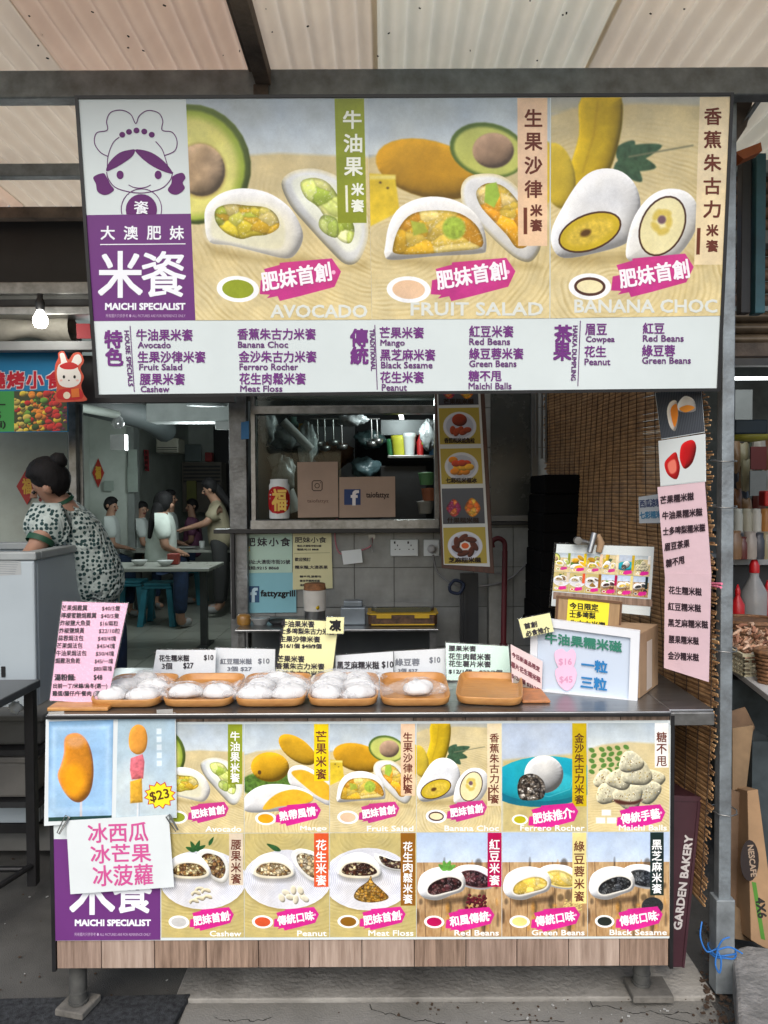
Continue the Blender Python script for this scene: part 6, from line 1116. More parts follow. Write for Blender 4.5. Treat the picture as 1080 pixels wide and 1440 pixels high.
f.poly([(84, 514), (98, 509), (110, 514), (104, 519), (90, 519)], (196, 40, 40), lift=.0004, smooth=3); f.ell(90, 530, 1.8, 2.4, (30, 24, 24), lift=.0006); f.ell(105, 530, 1.8, 2.4, (30, 24, 24), lift=.0006); f.ell(97, 535, 1.2, 1, (60, 30, 30), lift=.0006); f.ell(86, 535, 2, 1.4, (240, 190, 180), lift=.0005); f.ell(109, 535, 2, 1.4, (240, 190, 180), lift=.0005); f.ell(94, 556, 5, 5, (240, 226, 200), lift=.0004); f.poly([(100, 547), (111, 546), (112, 558), (101, 559)], (226, 120, 50), lift=.0005); f.build(t, 'print')
# inside fittings
t = thing('ventilation_duct', 'grey ventilation duct bending down from the eatery ceiling', 'duct', tuple(P(220, 600, 7))); mb = MB(); mb.tube(smoothp([P(110, 562, 6.6), P(160, 575, 7), P(205, 588, 7.5), P(232, 606, 8)]), .12, 12); mb.build('duct_pipe', M('duct_grey', (.018, .024, .024), rough=.7, metal=0), t); mb = MB(); mb.tube([P(112, 573, 6), P(165, 583, 6.4)], .035, 8); mb.build('thin_pipe', WALLM, t)
c = P(166, 595, 6.4); mb = MB(); mb.lathe(c, [(0, -.05), (.04, -.04), (.055, 0), (.04, .04), (.02, .06)], 14); mb.cbox(c + Vector((0, .02, -.16)), (.12, .08, .13)); tag(mb.build('wall_lamp', M('lamp_chrome', (.5, .5, .5), rough=.2, metal=.7)), 'small round lamp with a grey box on the eatery wall', 'lamp')
def ibox(n, lab, cat, x0, y0, x1, y1, Y, d, m, bev=.01): a = P(x0, y0, Y); b = P(x1, y1, Y); mb = MB(); mb.box((a.x, Y, b.z), (b.x, Y + d, a.z)); return tag(mb.build(n, m, bevel=bev), lab, cat)
t = ibox('air_conditioner', 'beige air conditioner unit high on the eatery wall', 'air conditioner', 219, 616, 251, 637, 10.6, .35, M('ac_beige', (.42, .41, .33), rough=.5), .02)
mb = MB(); a = P(221, 628, 10.59); b = P(249, 628, 10.59); [mb.box((a.x, 10.585, a.z - .02 - i * .03), (b.x, 10.6, a.z - .01 - i * .03)) for i in range(3)]; mb.build('grille', BLACK, t)
ibox('ceiling_beam', 'pale beam across the eatery ceiling with a grille', 'beam', 205, 566, 330, 592, 6.6, .3, M('beam_pale', (.42, .45, .44), rough=.6)); ibox('wall_vent', 'white louvred vent at the top right of the eatery', 'vent', 302, 592, 324, 604, 6.5, .05, M('vent_white', (.4, .41, .4), rough=.5))
mb = MB(); c = P(291, 572, 6.2); mb.lathe(c, [(.0, 0), (.16, .01), (.17, .025), (.02, .05), (.02, .2)], 22, sy=.8); tag(mb.build('ceiling_fan', M('fan_grey', (.3, .33, .34), rough=.3, metal=.4)), 'round grey ceiling fan at the top of the eatery', 'fan')
def couplet(lab, x0, y0, x1, y1, Y, s_):
    pl = VP(Y); t = thing('red_couplet', lab, 'banner', tuple(pl.pt((x0 + x1) / 2, y1))); sheet('paper', pl, [(x0, y0), (x1, y0 + 1), (x1 + 1, y1), (x0 + 2, y1 - 1)], Mp((150, 36, 44), name='couplet_red'), t, .002); f = Flat(pl, .002); vchars(f, s_, x0 + 1.4, y0 + 2, y1 - 3, x1 - x0 - 2.5, (60, 24, 20), .2); f.build(t)
couplet('narrow red paper couplet on the inner wall of the eatery', 202, 632, 209, 663, 10.9, '生意興隆')
for i, (x0, y0, x1, y1) in enumerate(((180, 632, 193, 657), (179, 657, 194, 692), (146, 676, 160, 690))): ibox('wall_notice', ('blank white notice, upper of two beside the inner column', 'printed notice, lower of two beside the inner column', 'small white notice right of the red diamond')[i], 'notice', x0, y0, x1, y1, 8.95, .004, Mp((150, 160, 152), name='notice%d' % i), 0)
ibox('inner_column', 'grey tiled column in the middle of the eatery', 'column', 178, 600, 190, 775, 9.0, .2, M('col_grey', (.24, .26, .25), rough=.5), 0)
t = ibox('back_cabinet', 'dark wooden cabinet at the back of the eatery', 'cabinet', 256, 650, 312, 720, 12.6, .4, M('cab_brown', (.12, .1, .08), rough=.5), 0)
mb = MB(); a = P(258, 655, 12.59); b = P(310, 668, 12.59)
for i in range(5): mb.box((a.x, 12.58, a.z - .06 * i - .03), (b.x, 12.6, a.z - .06 * i))
mb.build('shelf_board', DARK, t)
ibox('picture_frame', 'dark framed picture on top of the back cabinet', 'picture', 259, 625, 283, 649, 12.6, .04, M('pic_grey', (.14, .17, .17), rough=.3)); ibox('red_box', 'small red box on top of the back cabinet', 'box', 288, 636, 298, 649, 12.6, .15, Mp((150, 40, 40))); ibox('yellow_notice', 'dull yellow panel beside the standing woman', 'panel', 262, 676, 276, 712, 12.3, .05, Mp((110, 110, 50)))
ibox('dark_doorway', 'black doorway at the right end of the eatery', 'doorway', 300, 600, 345, 790, 13.5, .05, BLACK, 0)
# tables and stools
TT = M('table_top', (.36, .37, .33), rough=.3, var=.1); TL = M('table_leg', (.07, .075, .075), rough=.4, metal=.3); ST = M('stool_teal', (.03, .22, .30), rough=.4)
def table(lab, cx, cy, Y, w, d, h=.74):
    c = P(cx, cy, Y); t = thing('dining_table', lab, 'table', (c.x, Y, FL), 'dining tables in the eatery'); mb = MB(); mb.box((c.x - w / 2, Y - d / 2, FL + h - .03), (c.x + w / 2, Y + d / 2, FL + h)); mb.build('table_top', TT, t, bevel=.006)
    for sx in (-1, 1): mb = MB(); x = c.x + sx * (w / 2 - .12); mb.box((x - .03, Y - .03, FL + .02), (x + .03, Y + .03, FL + h - .031)); mb.box((x - .04, Y - d / 2 + .08, FL), (x + .04, Y + d / 2 - .08, FL + .02)); mb.build('leg', TL, t)
table('near grey dining table between the stooping woman and the seated woman in white', 215, 775, 6.9, 1.15, .6); table('far grey dining table beside the standing woman', 264, 760, 9.0, 1.4, .7)
proto = None
def stool(lab, px, Y, h=.45):
    global proto
    c = P(px, 800, Y)
    if proto is None:
        t = thing('plastic_stool', lab, 'stool', (c.x, Y, FL), 'teal plastic stools in the eatery'); mb = MB(); L_ = t.location
        mb.box((L_.x - .14, L_.y - .14, FL + h - .03), (L_.x + .14, L_.y + .14, FL + h)); mb.box((L_.x - .15, L_.y - .15, FL + h - .06), (L_.x + .15, L_.y + .15, FL + h - .031)); mb.build('seat', ST, t, bevel=.01)
        for sx in (-1, 1):
            for sy in (-1, 1):
                mb = MB(); a = L_ + Vector((sx * .125, sy * .125, h - .061)); b = L_ + Vector((sx * .17, sy * .17, 0)); prism_between(mb, b, a, Vector((1, 0, 0)), Vector((0, 1, 0)), .03, .03); mb.build('leg', ST, t, bevel=.006)
        proto = t
    else: t = copy_tree(proto); t.location = (c.x, Y, FL)
    t['label'] = lab; return t
stool('teal plastic stool under the seated woman in white', 226, 8.1); stool('teal plastic stool behind the near dining table leg, left', 185, 8.3); stool('teal plastic stool by the far dining table', 266, 9.6)
# chest freezer
FZ = M('freezer_white', (.40, .46, .49), rough=.35, var=.08, scale=2); XF = P(49, 860, 3.12).x
fz = thing('chest_freezer', 'pale grey chest freezer the woman reaches into', 'freezer', (XF - .5, 3.4, FL)); zt_ = P(20, 776, 3.12).z
mb = MB(); mb.box((XF - 1.2, 3.12, FL + .04), (XF, 3.145, zt_ - .035)); mb.box((XF - .03, 3.146, FL + .04), (XF, 3.75, zt_ - .035)); mb.box((XF - 1.2, 3.72, FL + .04), (XF - .031, 3.75, zt_ - .035)); mb.box((XF - 1.2, 3.146, FL + .04), (XF - .031, 3.719, .7)); mb.build('freezer_body', FZ, fz, bevel=.008)
mb = MB(); mb.box((XF - 1.21, 3.11, zt_ - .034), (XF + .012, 3.16, zt_)); mb.box((XF - .045, 3.161, zt_ - .034), (XF + .012, 3.7, zt_)); mb.box((XF - 1.21, 3.701, zt_ - .034), (XF + .012, 3.76, zt_)); mb.build('top_rim', M('freezer_rim', (.34, .37, .37), rough=.4), fz, bevel=.006)
mb = MB(); mb.box((XF - 1.18, 3.117, FL), (XF - .01, 3.14, FL + .039)); [mb.box((XF - .012 - .028 * (i + 1) - .1, 3.116, P(20, 952, 3.12).z), (XF - .1 - .028 * i - .024, 3.1195, P(20, 937, 3.12).z)) for i in range(8)]; [mb.box((XF + .0005, 3.3 + .03 * i, P(20, 955, 3.12).z), (XF + .003, 3.31 + .03 * i, P(20, 925, 3.12).z)) for i in range(8)]; mb.build('vent_slots', BLACK, fz)
pl = VP(3.119); sheet('data_sticker', pl, [(-10, 786), (29, 789), (30, 808), (-10, 810)], M('sticker', (.40, .42, .42), rough=.5), fz, .0005); f = Flat(pl, .0008); [f.line([(-8, 790 + i * 3.2), (26 - i, 791 + i * 3.2)], .6, (120, 128, 130)) for i in range(6)]; f.build(fz)
# dark side table in front of the freezer
st_ = thing('side_table', 'black legged grey side table at the left edge in front of the freezer', 'table', (-1.6, 2.7, 0)); xe = P(54, 957, 2.9).x; ze = P(54, 957, 2.9).z
mb = MB(); mb.slab([Vector((xe, 2.92, ze)), Vector((xe - 1.2, 2.92, ze)), Vector((xe - 1.2, 2.25, ze)), Vector((P(0, 990, 2.62).x - .02, 2.25, ze))], (0, 0, -.03)); mb.build('table_top', M('side_top', (.10, .11, .115), rough=.4, var=.3), st_, bevel=.004)
for x, y in ((xe - .03, 2.9), (xe - .3, 2.3), (xe - .8, 2.9)): mb = MB(); mb.box((x - .02, y - .018, 0), (x + .016, y + .018, ze - .031)); mb.build('leg', BLACK, st_, bevel=.003)
mb = MB(); mb.tube([Vector((xe - .03, 2.9, .06)), Vector((xe - .8, 2.9, .06))], .012, 6); mb.tube([Vector((xe - .03, 2.89, .08)), Vector((xe - .3, 2.32, .02))], .012, 6); mb.build('stretcher', BLACK, st_)
for i, (x0, y0, x1, y1, Y, m_, lab) in enumerate(((-40, 1006, 58, 1048, 3.0, M('tub_grey', (.13, .13, .12), rough=.6), 'dark grey plastic tub, upper of two under the side table'), (-40, 1064, 44, 1122, 2.96, M('tub_beige', (.19, .18, .16), rough=.6), 'grey beige storage box, lower of two under the side table'))):
    a = P(x0, y0, Y); b = P(x1, y1, Y); t = thing('storage_box', lab, 'box', ((a.x + b.x) / 2, Y + .15, b.z)); mb = MB(); mb.box((a.x, Y, b.z), (b.x, Y + .35, a.z - .025)); mb.build('box_body', m_, t, bevel=.012); mb = MB(); mb.box((a.x - .01, Y - .012, a.z - .024), (b.x + .012, Y + .36, a.z)); mb.build('box_lid', m_, t, bevel=.006)
kz = P(20, 1123, 2.96).z; a = P(-60, 1124, 2.96); b = P(60, 1130, 2.96); mb = MB(); mb.box((a.x, 2.93, kz - .025), (b.x, 3.3, kz - .002)); mb.box((a.x, 2.95, P(0, 1049, 3).z - .022), (b.x, 3.35, P(0, 1049, 3).z - .001)); [mb.box((x, 3.28, 0), (x + .02, 3.3, ze - .1)) for x in (a.x, b.x - .03)]; tag(mb.build('low_rack', DARK), 'dark metal rack carrying two storage boxes under the side table', 'rack')
bg1 = bag('crumpled white tissue on the rack under the side table', 22, 995, 2.9, .025, .02, PAPERW, 8)
plight(P(166, 620, 5.6), 12, .1);  # added fill light in front of the wall lamp, which itself does not glow
tb_ = MB(); tb_.tube([P(214, 584, 7.6), P(320, 584, 7.6)], .018, 8); tag(tb_.build('tube_light', LAMP), 'added tube light below the eatery ceiling, brightening the room', 'lamp'); plight(P(285, 606, 7.2), 40, .3)  # tube and point light are both added to brighten the eatery
BW = M('bowl_white', (.6, .62, .6), rough=.3)
for i, (px, Y, lab) in enumerate(((232, 6.8, 'white bowl on the near dining table, right one'), (196, 6.85, 'white bowl on the near dining table, left one'), (262, 8.9, 'white plate on the far dining table by the standing woman'), (284, 9.0, 'small white cup on the far dining table'))):
    c = P(px, 760, Y); c.z = FL + .741; mb = MB(); mb.lathe(c, [(.03, 0), (.06, .03), (.075, .05), (.07, .05), (.04, .015), (0, .012)] if i < 2 else [(.05, 0), (.11, .015), (.1, .016), (0, .006)] if i == 2 else [(.03, 0), (.035, .08), (.03, .08), (0, .01)], 14); tag(mb.build('dish', BW), lab, 'dish')
mb = MB(); c = P(244, 760, 6.95); c.z = FL + .741; mb.box((c.x - .05, c.y - .04, c.z), (c.x + .05, c.y + .04, c.z + .1)); tag(mb.build('chopstick_box', Mp((150, 60, 50)), bevel=.01), 'small red chopstick box on the near dining table', 'box')
# ================================================================ RIGHT NEIGHBOUR
def pbox(n, x0, y0, x1, y1, Y, d, m, par=None, bev=.002, lab=None, cat=None, grp=None):
    a = P(x0, y0, Y); b = P(x1, y1, Y); mb = MB(); mb.box((a.x, Y, b.z), (b.x, Y + d, a.z)); o = mb.build(n, m, par, bevel=bev); return tag(o, lab, cat, grp)
rs = thing('neighbour_shop', 'dim seafood shop interior seen past the steel post', 'room', (2.6, 5.6, 0))
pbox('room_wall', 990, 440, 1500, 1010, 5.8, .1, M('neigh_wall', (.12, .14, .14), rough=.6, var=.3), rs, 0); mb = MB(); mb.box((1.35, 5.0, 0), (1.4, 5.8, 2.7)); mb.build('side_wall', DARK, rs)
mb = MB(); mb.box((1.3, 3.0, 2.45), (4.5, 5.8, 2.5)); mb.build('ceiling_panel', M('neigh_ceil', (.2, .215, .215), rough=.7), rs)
sh_ = thing('roller_shutter', 'rusty brown roller shutter above the neighbouring shop', 'shutter', tuple(P(1055, 500, 3.0)))
BRN = M('shutter_brown', (.24, .14, .09), rough=.5, var=.5, scale=9, col2=(.07, .05, .04), metal=.2)
for i in range(12): 
    a = P(1030, 230 + i * 17.5, 3.1); b = P(1200, 230 + i * 17.5, 3.1); mb = MB(); mb.tube([a, Vector((b.x, a.y, a.z))], .024, 10); mb.build('shutter_slat', BRN, sh_)
for i in range(3): a = P(1030, 446 + i * 16, 2.95); b = P(1200, 446, 2.95); mb = MB(); mb.tube([a, Vector((b.x, a.y, a.z))], .023, 10); mb.build('pipe_rail', M('pipe_brown', (.2, .15, .1), rough=.3, metal=.5, var=.4), sh_)
pbox('bottom_rail', 1028, 482, 1200, 500, 2.9, .05, RUST, sh_); pbox('white_rail', 1028, 501, 1200, 513, 3.2, .05, M('rail_white2', (.45, .46, .46), rough=.4), sh_)
TEAL = M('teal_frame', (.03, .12, .15), rough=.5, var=.3); pbox('teal_post', 1064, 215, 1076, 440, 2.7, .05, TEAL, None, .003, 'teal painted steel upright at the upper right edge', 'post'); pbox('black_post', 1044, 220, 1056, 440, 2.72, .04, BLACK, None, .003, 'black upright beside the teal one at the upper right', 'post')
pbox('dark_header', 1000, 130, 1200, 230, 3.2, .05, DARK, None, 0, 'dark panel above the neighbour\'s shutter', 'header')
tl_ = pbox('tube_light', 1030, 530, 1120, 533, 4.6, .03, LAMP, None, 0, 'lit tube light on the ceiling of the seafood shop', 'lamp'); plight(P(1085, 545, 4.4), 4, .3)
pbox('white_panel', 1034, 548, 1058, 590, 4.8, .05, M('panel_pale', (.2, .21, .21), rough=.5), None, 0, 'pale board hanging behind the steel post', 'board')
mb = MB(); c = P(1055, 622, 4.3); mb.lathe(c, [(0, 0), (.1, .012), (.13, .04), (.12, .04), (.09, .02), (0, .01)], 20, sy=.7); tag(mb.build('yellow_scale_pan', Mp((150, 146, 50), rough=.4)), 'yellow green hanging scale pan in the seafood shop', 'pan')
pbox('blue_cloth', 1034, 590, 1080, 610, 5.0, .1, Mp((30, 44, 56)), None, .01, 'dark blue bundle on the top shelf of the seafood shop', 'bundle')
pbox('calendar', 1055, 662, 1078, 697, 4.6, .01, Mp((120, 124, 124)), None, 0, 'white wall calendar with a red top in the seafood shop', 'calendar'); pbox('red_poster', 1056, 628, 1078, 660, 4.6, .01, Mp((96, 26, 26)), None, 0, 'red poster above the white calendar', 'poster'); pbox('red_lantern', 1076, 690, 1090, 712, 4.2, .08, Mp((190, 40, 36)), None, .01, 'small red lantern at the right edge', 'lantern')
pbox('shop_shelf', 1020, 748, 1200, 753, 4.6, .4, ALU, None, .002, 'steel shelf with white jars in the seafood shop', 'shelf'); pbox('shop_shelf', 1020, 787, 1200, 794, 4.3, .4, M('shelf_pale', (.35, .36, .36), rough=.4), None, .002, 'wide pale shelf below the jars in the seafood shop', 'shelf')
pbox('shop_cabinet', 1010, 796, 1200, 940, 4.4, .5, M('cab_black', (.02, .02, .022), rough=.5), None, 0, 'black cabinet under the pale shelf', 'cabinet')
for i, (x, c_) in enumerate(((1037, (190, 190, 180)), (1050, (176, 170, 150)), (1063, (200, 196, 186)), (1076, (180, 120, 60)))): pot('%s jar on the steel shelf of the seafood shop' % ('leftmost cream', 'second, beige', 'third, off white', 'amber')[i], 'jar', 'storage_jar', x, 748, 4.65, [(.03, 0), (.032, .1), (.026, .12), (.026, .14), (0, .142)], Mp(c_, rough=.4), 'jars on the seafood shop shelf')
# display table
tb = thing('display_table', 'white topped display table of the seafood shop at the right edge', 'table', tuple(P(1090, 960, 3.0))); e0 = P(1030, 940, 3.4); e1 = P(1110, 1012, 2.75)
zt2 = .75; A = PZ(1026, 936, zt2); B = PZ(1120, 1008, zt2)
mb = MB(); mb.slab([Vector((A.x, A.y, zt2)), Vector((B.x, B.y, zt2)), Vector((B.x + 1, B.y, zt2)), Vector((A.x + 1, A.y + .6, zt2)), Vector((A.x, A.y + .6, zt2))], (0, 0, -.025)); mb.build('table_top', M('white_top', (.55, .56, .56), rough=.35), tb, bevel=.003)
mb = MB(); mb.box((B.x + .1, B.y + .1, 0), (B.x + .14, B.y + .14, .72)); mb.box((A.x + .05, A.y + .3, 0), (A.x + .09, A.y + .34, .72)); mb.build('leg', ALU, tb)
# lattice basket
def lattice(lab, c, w, d, h, m):
    t = thing('lattice_basket', lab, 'basket', tuple(c)); mb = MB(); n = 12; k = 5
    for s in (-1, 1):
        for i in range(n + 1): x = c.x - w / 2 + w * i / n; mb.cbox((x, c.y + s * d / 2, c.z + h / 2), (.004, .004, h))
        for j in range(k + 1): mb.cbox((c.x, c.y + s * d / 2, c.z + h * j / k), (w, .005, .005))
        for i in range(n + 1): y = c.y - d / 2 + d * i / n; mb.cbox((c.x + s * w / 2, y, c.z + h / 2), (.004, .004, h))
        for j in range(k + 1): mb.cbox((c.x + s * w / 2, c.y, c.z + h * j / k), (.005, d, .005))
    mb.cbox((c.x, c.y, c.z + .003), (w, d, .004)); tag(mb.build('basket_lattice', m, t), kind='stuff'); mb = MB()
    for s in (-1, 1): mb.cbox((c.x, c.y + s * (d / 2 + .003), c.z + h), (w + .02, .012, .012)); mb.cbox((c.x + s * (w / 2 + .003), c.y, c.z + h), (.012, d - .006, .012))
    mb.build('basket_rim', m, t); return t
c = P(1066, 962, 3.2); c.z = zt2 + .001; lattice('cream plastic lattice basket heaped with dried seafood', Vector((c.x + .03, 3.2, c.z)), .32, .3, .085, Mp((206, 200, 170), rough=.5))
r = random.Random(2); mb = MB()
for i in range(150):
    p = Vector((c.x + .03 + r.uniform(-.15, .15), 3.2 + r.uniform(-.14, .14), zt2 + .05)); p.z += r.uniform(0, .11) * (1 - ((p.x - c.x - .03) / .2) ** 2); ph = r.uniform(0, 6); l = r.uniform(.03, .06); a_ = r.uniform(0, 3.14)
    q_ = [p + Vector((math.cos(a_) * l * (k / 3 - .5) + .006 * math.sin(k * 2 + ph), math.sin(a_) * l * (k / 3 - .5), .012 * math.sin(k * 1.4 + ph))) for k in range(4)]
    mb.tube(q_, [.003, .009, .008, .003], 5, mi=i % 3)
tag(mb.build('dried_seafood', [Mp((196, 150, 120), rough=.7), Mp((170, 120, 96), rough=.7), Mp((210, 176, 150), rough=.7)]), 'heap of dried pink beige seafood in the cream basket', 'dried seafood', kind='stuff')
def wicker(lab, c, r0, h, m):
    t = thing('wicker_basket', lab, 'basket', tuple(c)); mb = MB()
    for j in range(9): rr = r0 * (.8 + .2 * j / 8); mb.tube([c + Vector((rr * (1 + .03 * math.cos(k * math.pi / 2 + j * math.pi)) * math.cos(2 * math.pi * k / 32), rr * math.sin(2 * math.pi * k / 32) * .9, h * j / 8 + .004)) for k in range(33)], h / 15, 5)
    mb.lathe(c, [(0, .002), (r0 * .78, .003), (r0 * .97, h)], 24, sy=.9); mb.build('basket_weave', m, t); mb = MB(); mb.tube([c + Vector((r0 * 1.03 * math.cos(2 * math.pi * k / 32), r0 * .93 * math.sin(2 * math.pi * k / 32), h)) for k in range(33)], .009, 6); mb.build('basket_rim', m, t)
WK = M('wicker', (.26, .13, .06), rough=.6, var=.5, scale=40); c = P(1054, 918, 3.6); wicker('brown round wicker basket behind the dried seafood', Vector((c.x, 3.6, zt2 + .001)), .13, .13, WK); c2 = P(1082, 985, 2.95); wicker('small brown wicker basket at the right edge in front of the cream basket', Vector((c2.x + .02, 2.95, zt2 + .001)), .07, .12, WK)
def bottle(lab, px, py, Y, s, m, cap, n='sauce_bottle'):
    c = P(px, py, Y); t = thing(n, lab, 'bottle', tuple(c)); mb = MB(); mb.lathe(c, [(.03 * s, 0), (.033 * s, .01), (.033 * s, .1 * s), (.012 * s, .14 * s), (.012 * s, .15 * s)], 16); mb.build('bottle_body', m, t); mb = MB(); mb.lathe(c, [(.013 * s, .151 * s), (.013 * s, .17 * s), (.003, .2 * s), (0, .2 * s)], 12); mb.build('cap', cap, t)
RP = Mp((190, 24, 30), rough=.35); bottle('red squeeze bottle beside the steel post', 1037, 878, 4.0, 1.05, RP, RP); bottle('large clear bottle with a red cap behind the wicker basket', 1060, 884, 4.1, 2.0, M('clear_bottle', (.4, .4, .39), rough=.1, alpha=.75), RP)
bottle('second red squeeze bottle at the right edge', 1079, 868, 4.1, 1.0, RP, RP)
# cardboard leaning beside the pole
def cbd(lab, q, Y0, Y1, m=CARDB, th=.02):
    pl = Plane(P(*q[0], Y1), P(*q[1], Y1), P(*q[3], Y0)); t = thing('flattened_box', lab, 'cardboard box', tuple(pl.pt(q[3][0], q[3][1]))); mb = MB(); mb.slab([pl.pt(*p) for p in q], -pl.n * th); mb.build('board', m, t, bevel=.002); return t, pl
CB2 = M('cardboard_dark', (.20, .125, .075), rough=.9, var=.3, scale=5); CB3 = M('cardboard_wet', (.27, .18, .10), rough=.9, var=.4, scale=4)
cbd('dark folded cardboard box leaning just behind the steel post', [(1028, 1000), (1048, 994), (1062, 1022), (1030, 1130)], 2.8, 2.9, CB2); cbd('torn cardboard flap above the tall printed box', [(1030, 1024), (1060, 1020), (1050, 1108), (1030, 1112)], 2.7, 2.75, CB3); cbd('short brown cardboard piece low behind the steel post', [(1024, 1110), (1046, 1116), (1056, 1322), (1026, 1312)], 2.62, 2.68, CB2)
t, pl = cbd('tall printed cardboard box with a dark oval and 4X6 mark', [(1051, 1112), (1066, 1110), (1096, 1345), (1056, 1322)], 2.5, 2.62, M('cardboard_warm', (.34, .21, .11), rough=.85, var=.2, scale=6), .12)
f = Flat(pl, .001); f.poly([(1050 + 4 + 13 * math.cos(k * .314), 1210 + 29 * math.sin(k * .314)) for k in range(20)], (34, 24, 22)); f.text('NESCAFE', [(1059, 1188), (1064, 1232), (1056, 1233), (1051, 1189)], (150, 130, 110), .3, dl=.0005)
f.poly([(1057, 1240), (1063, 1241), (1076, 1322), (1070, 1320)], (70, 120, 40)); f.text('4X6', [(1074, 1262), (1078, 1290), (1066, 1291), (1062, 1263)], (30, 26, 24), .5, dl=.0005); f.build(t)
mb = MB(); a = P(1064, 1010, 2.7); b = P(1100, 1010, 2.7); mb.box((a.x + .01, 2.75, 0), (b.x, 2.9, a.z - .1)); mb.box((a.x + .1, 3.2, 0), (3, 3.3, .7)); tag(mb.build('steel_cabinet', M('blue_steel', (.07, .09, .10), rough=.5, metal=.4, var=.4)), 'dark blue grey steel cabinet below the display table', 'cabinet')
cbd('flat cardboard sheet lying low behind the kerb', [(1032, 1270), (1052, 1290), (1062, 1325), (1030, 1320)], 2.55, 2.6, CB3)
# maroon bakery crate
BG = M('maroon_plastic', (.055, .018, .026), rough=.4, var=.2); t = thing('bakery_crate', 'maroon bakery crate leaning on edge beside the counter\'s right end', 'crate', tuple(P(955, 1360, 2.4)))
pl = Plane(P(948, 1119, 2.42), P(986, 1121, 2.42), P(944, 1361, 2.36))
mb = MB(); mb.slab([pl.pt(*p) for p in ((940, 1119), (986, 1121), (962, 1361), (940, 1361))], -pl.n * .35); mb.build('crate_body', BG, t, bevel=.005)
mb = MB(); mb.slab([pl.pt(*p, .004) for p in ((946, 1118), (986, 1120), (985, 1127), (946, 1126))], -pl.n * .003); mb.slab([pl.pt(*p, .004) for p in ((981, 1127), (985, 1127), (962, 1360), (959, 1360))], -pl.n * .003); mb.build('crate_rim', BG, t)
f = Flat(pl, .003); f.text('GARDEN BAKERY', [(946.5, 1306), (963, 1174), (974, 1175), (957.5, 1307)], (190, 184, 180), .5); f.build(t)
# packets and bags crowded on and above the shelves of the seafood shop
r = random.Random(21); PK_ = [(126, 96, 66), (150, 140, 110), (92, 40, 34), (70, 84, 60), (160, 150, 140), (110, 70, 40), (60, 62, 70)]
PN_ = ['tan', 'khaki', 'maroon', 'moss green', 'pale grey', 'brown', 'slate']
spots_ = [(1036 + (i % 6) * 8 + r.uniform(-2, 2), 640 + (i // 6) * 36 + r.uniform(-8, 6)) for i in range(18)]
for i, (x, y) in enumerate(spots_):
    Y = 4.9 + r.uniform(-.2, .4); c = P(x, y, Y); w = r.uniform(.03, .05); h = r.uniform(.06, .11); mb = MB()
    mb.grid(lambda u, v: c + Vector((w * (u - .5) * 2 * (.8 + .2 * math.sin(v * 3.14)), -.03 * math.sin(u * 3.14) * math.sin(v * 3.14), h * (v - .5) * 2 + .008 * math.sin(u * 9 + i))), 6, 6); mb.grid(lambda u, v: c + Vector((w * (.5 - u) * 2 * (.8 + .2 * math.sin(v * 3.14)), .02 + .01 * math.sin(u * 3.14) * math.sin(v * 3.14), h * (v - .5) * 2)), 6, 6)
    tag(mb.build('snack_packet', Mp(PK_[i % 7], rough=.35)), '%s packet, %s in row %s of packets hanging behind the steel post' % (PN_[i % 7], ['first', 'second', 'third', 'fourth', 'fifth', 'sixth'][i % 6], ['one', 'two', 'three'][i // 6]), 'packet', 'packets hanging in the seafood shop')
for i in range(14):
    x = 1032 + (i * 3.7) % 46; Y = 4.1 + (i % 3) * .12; c = P(x, 786, Y); s = r.uniform(.6, 1.1); mb = MB(); mb.lathe(c, [(.035 * s, 0), (.04 * s, .02), (.04 * s, .1 * s), (.03 * s, .12 * s), (.032 * s, .14 * s), (0, .142 * s)], 12); tag(mb.build('goods_jar', Mp(PK_[(i * 3) % 7], rough=.3)), 'small %s jar, %s among those crowded on the wide pale shelf' % (PN_[(i * 3) % 7], ['first', 'second', 'third', 'fourth', 'fifth', 'sixth', 'seventh', 'eighth', 'ninth', 'tenth', 'eleventh', 'twelfth', 'thirteenth', 'last'][i]), 'jar', 'jars crowded on the pale shelf')
# cracks and stains on the slab
r = random.Random(8); mb = MB()
for (px, py, l) in ((300, 1428, 26), (520, 1412, 30), (700, 1430, 22), (830, 1408, 34), (930, 1424, 18)):
    p = PZ(px, py, GZ + .0005); pts = [p]
    for k in range(l): p = p + Vector((r.uniform(.002, .014), r.uniform(-.008, .006), 0)); p.z = GZ + (.0006 if p.y > 2.336 else -.0114); pts.append(Vector(p))
    for k in range(len(pts) - 1): a_, b_ = pts[k], pts[k + 1]; n_ = Vector((-(b_ - a_).y, (b_ - a_).x, 0)).normalized() * r.uniform(.0006, .0022); mb.add([a_ - n_, b_ - n_, b_ + n_, a_ + n_], [(0, 1, 2, 3)])
tag(mb.build('slab_cracks', M('crack_dirt', (.02, .019, .016), rough=1)), kind='stuff')
# strips of clear tape
TAPE = M('tape_clear', (.62, .62, .58), rough=.25, alpha=.45)
for (pl_, q_, nm) in ((VP(YC - .0175), [(68, 1001), (90, 1000), (91, 1010), (69, 1011)], 'fruit_ice_poster'), (VP(YC - .0175), [(220, 998), (243, 997), (243, 1007), (221, 1008)], 'fruit_ice_poster')):
    sheet('tape', pl_, q_, TAPE, bpy.data.objects[nm], .0003)
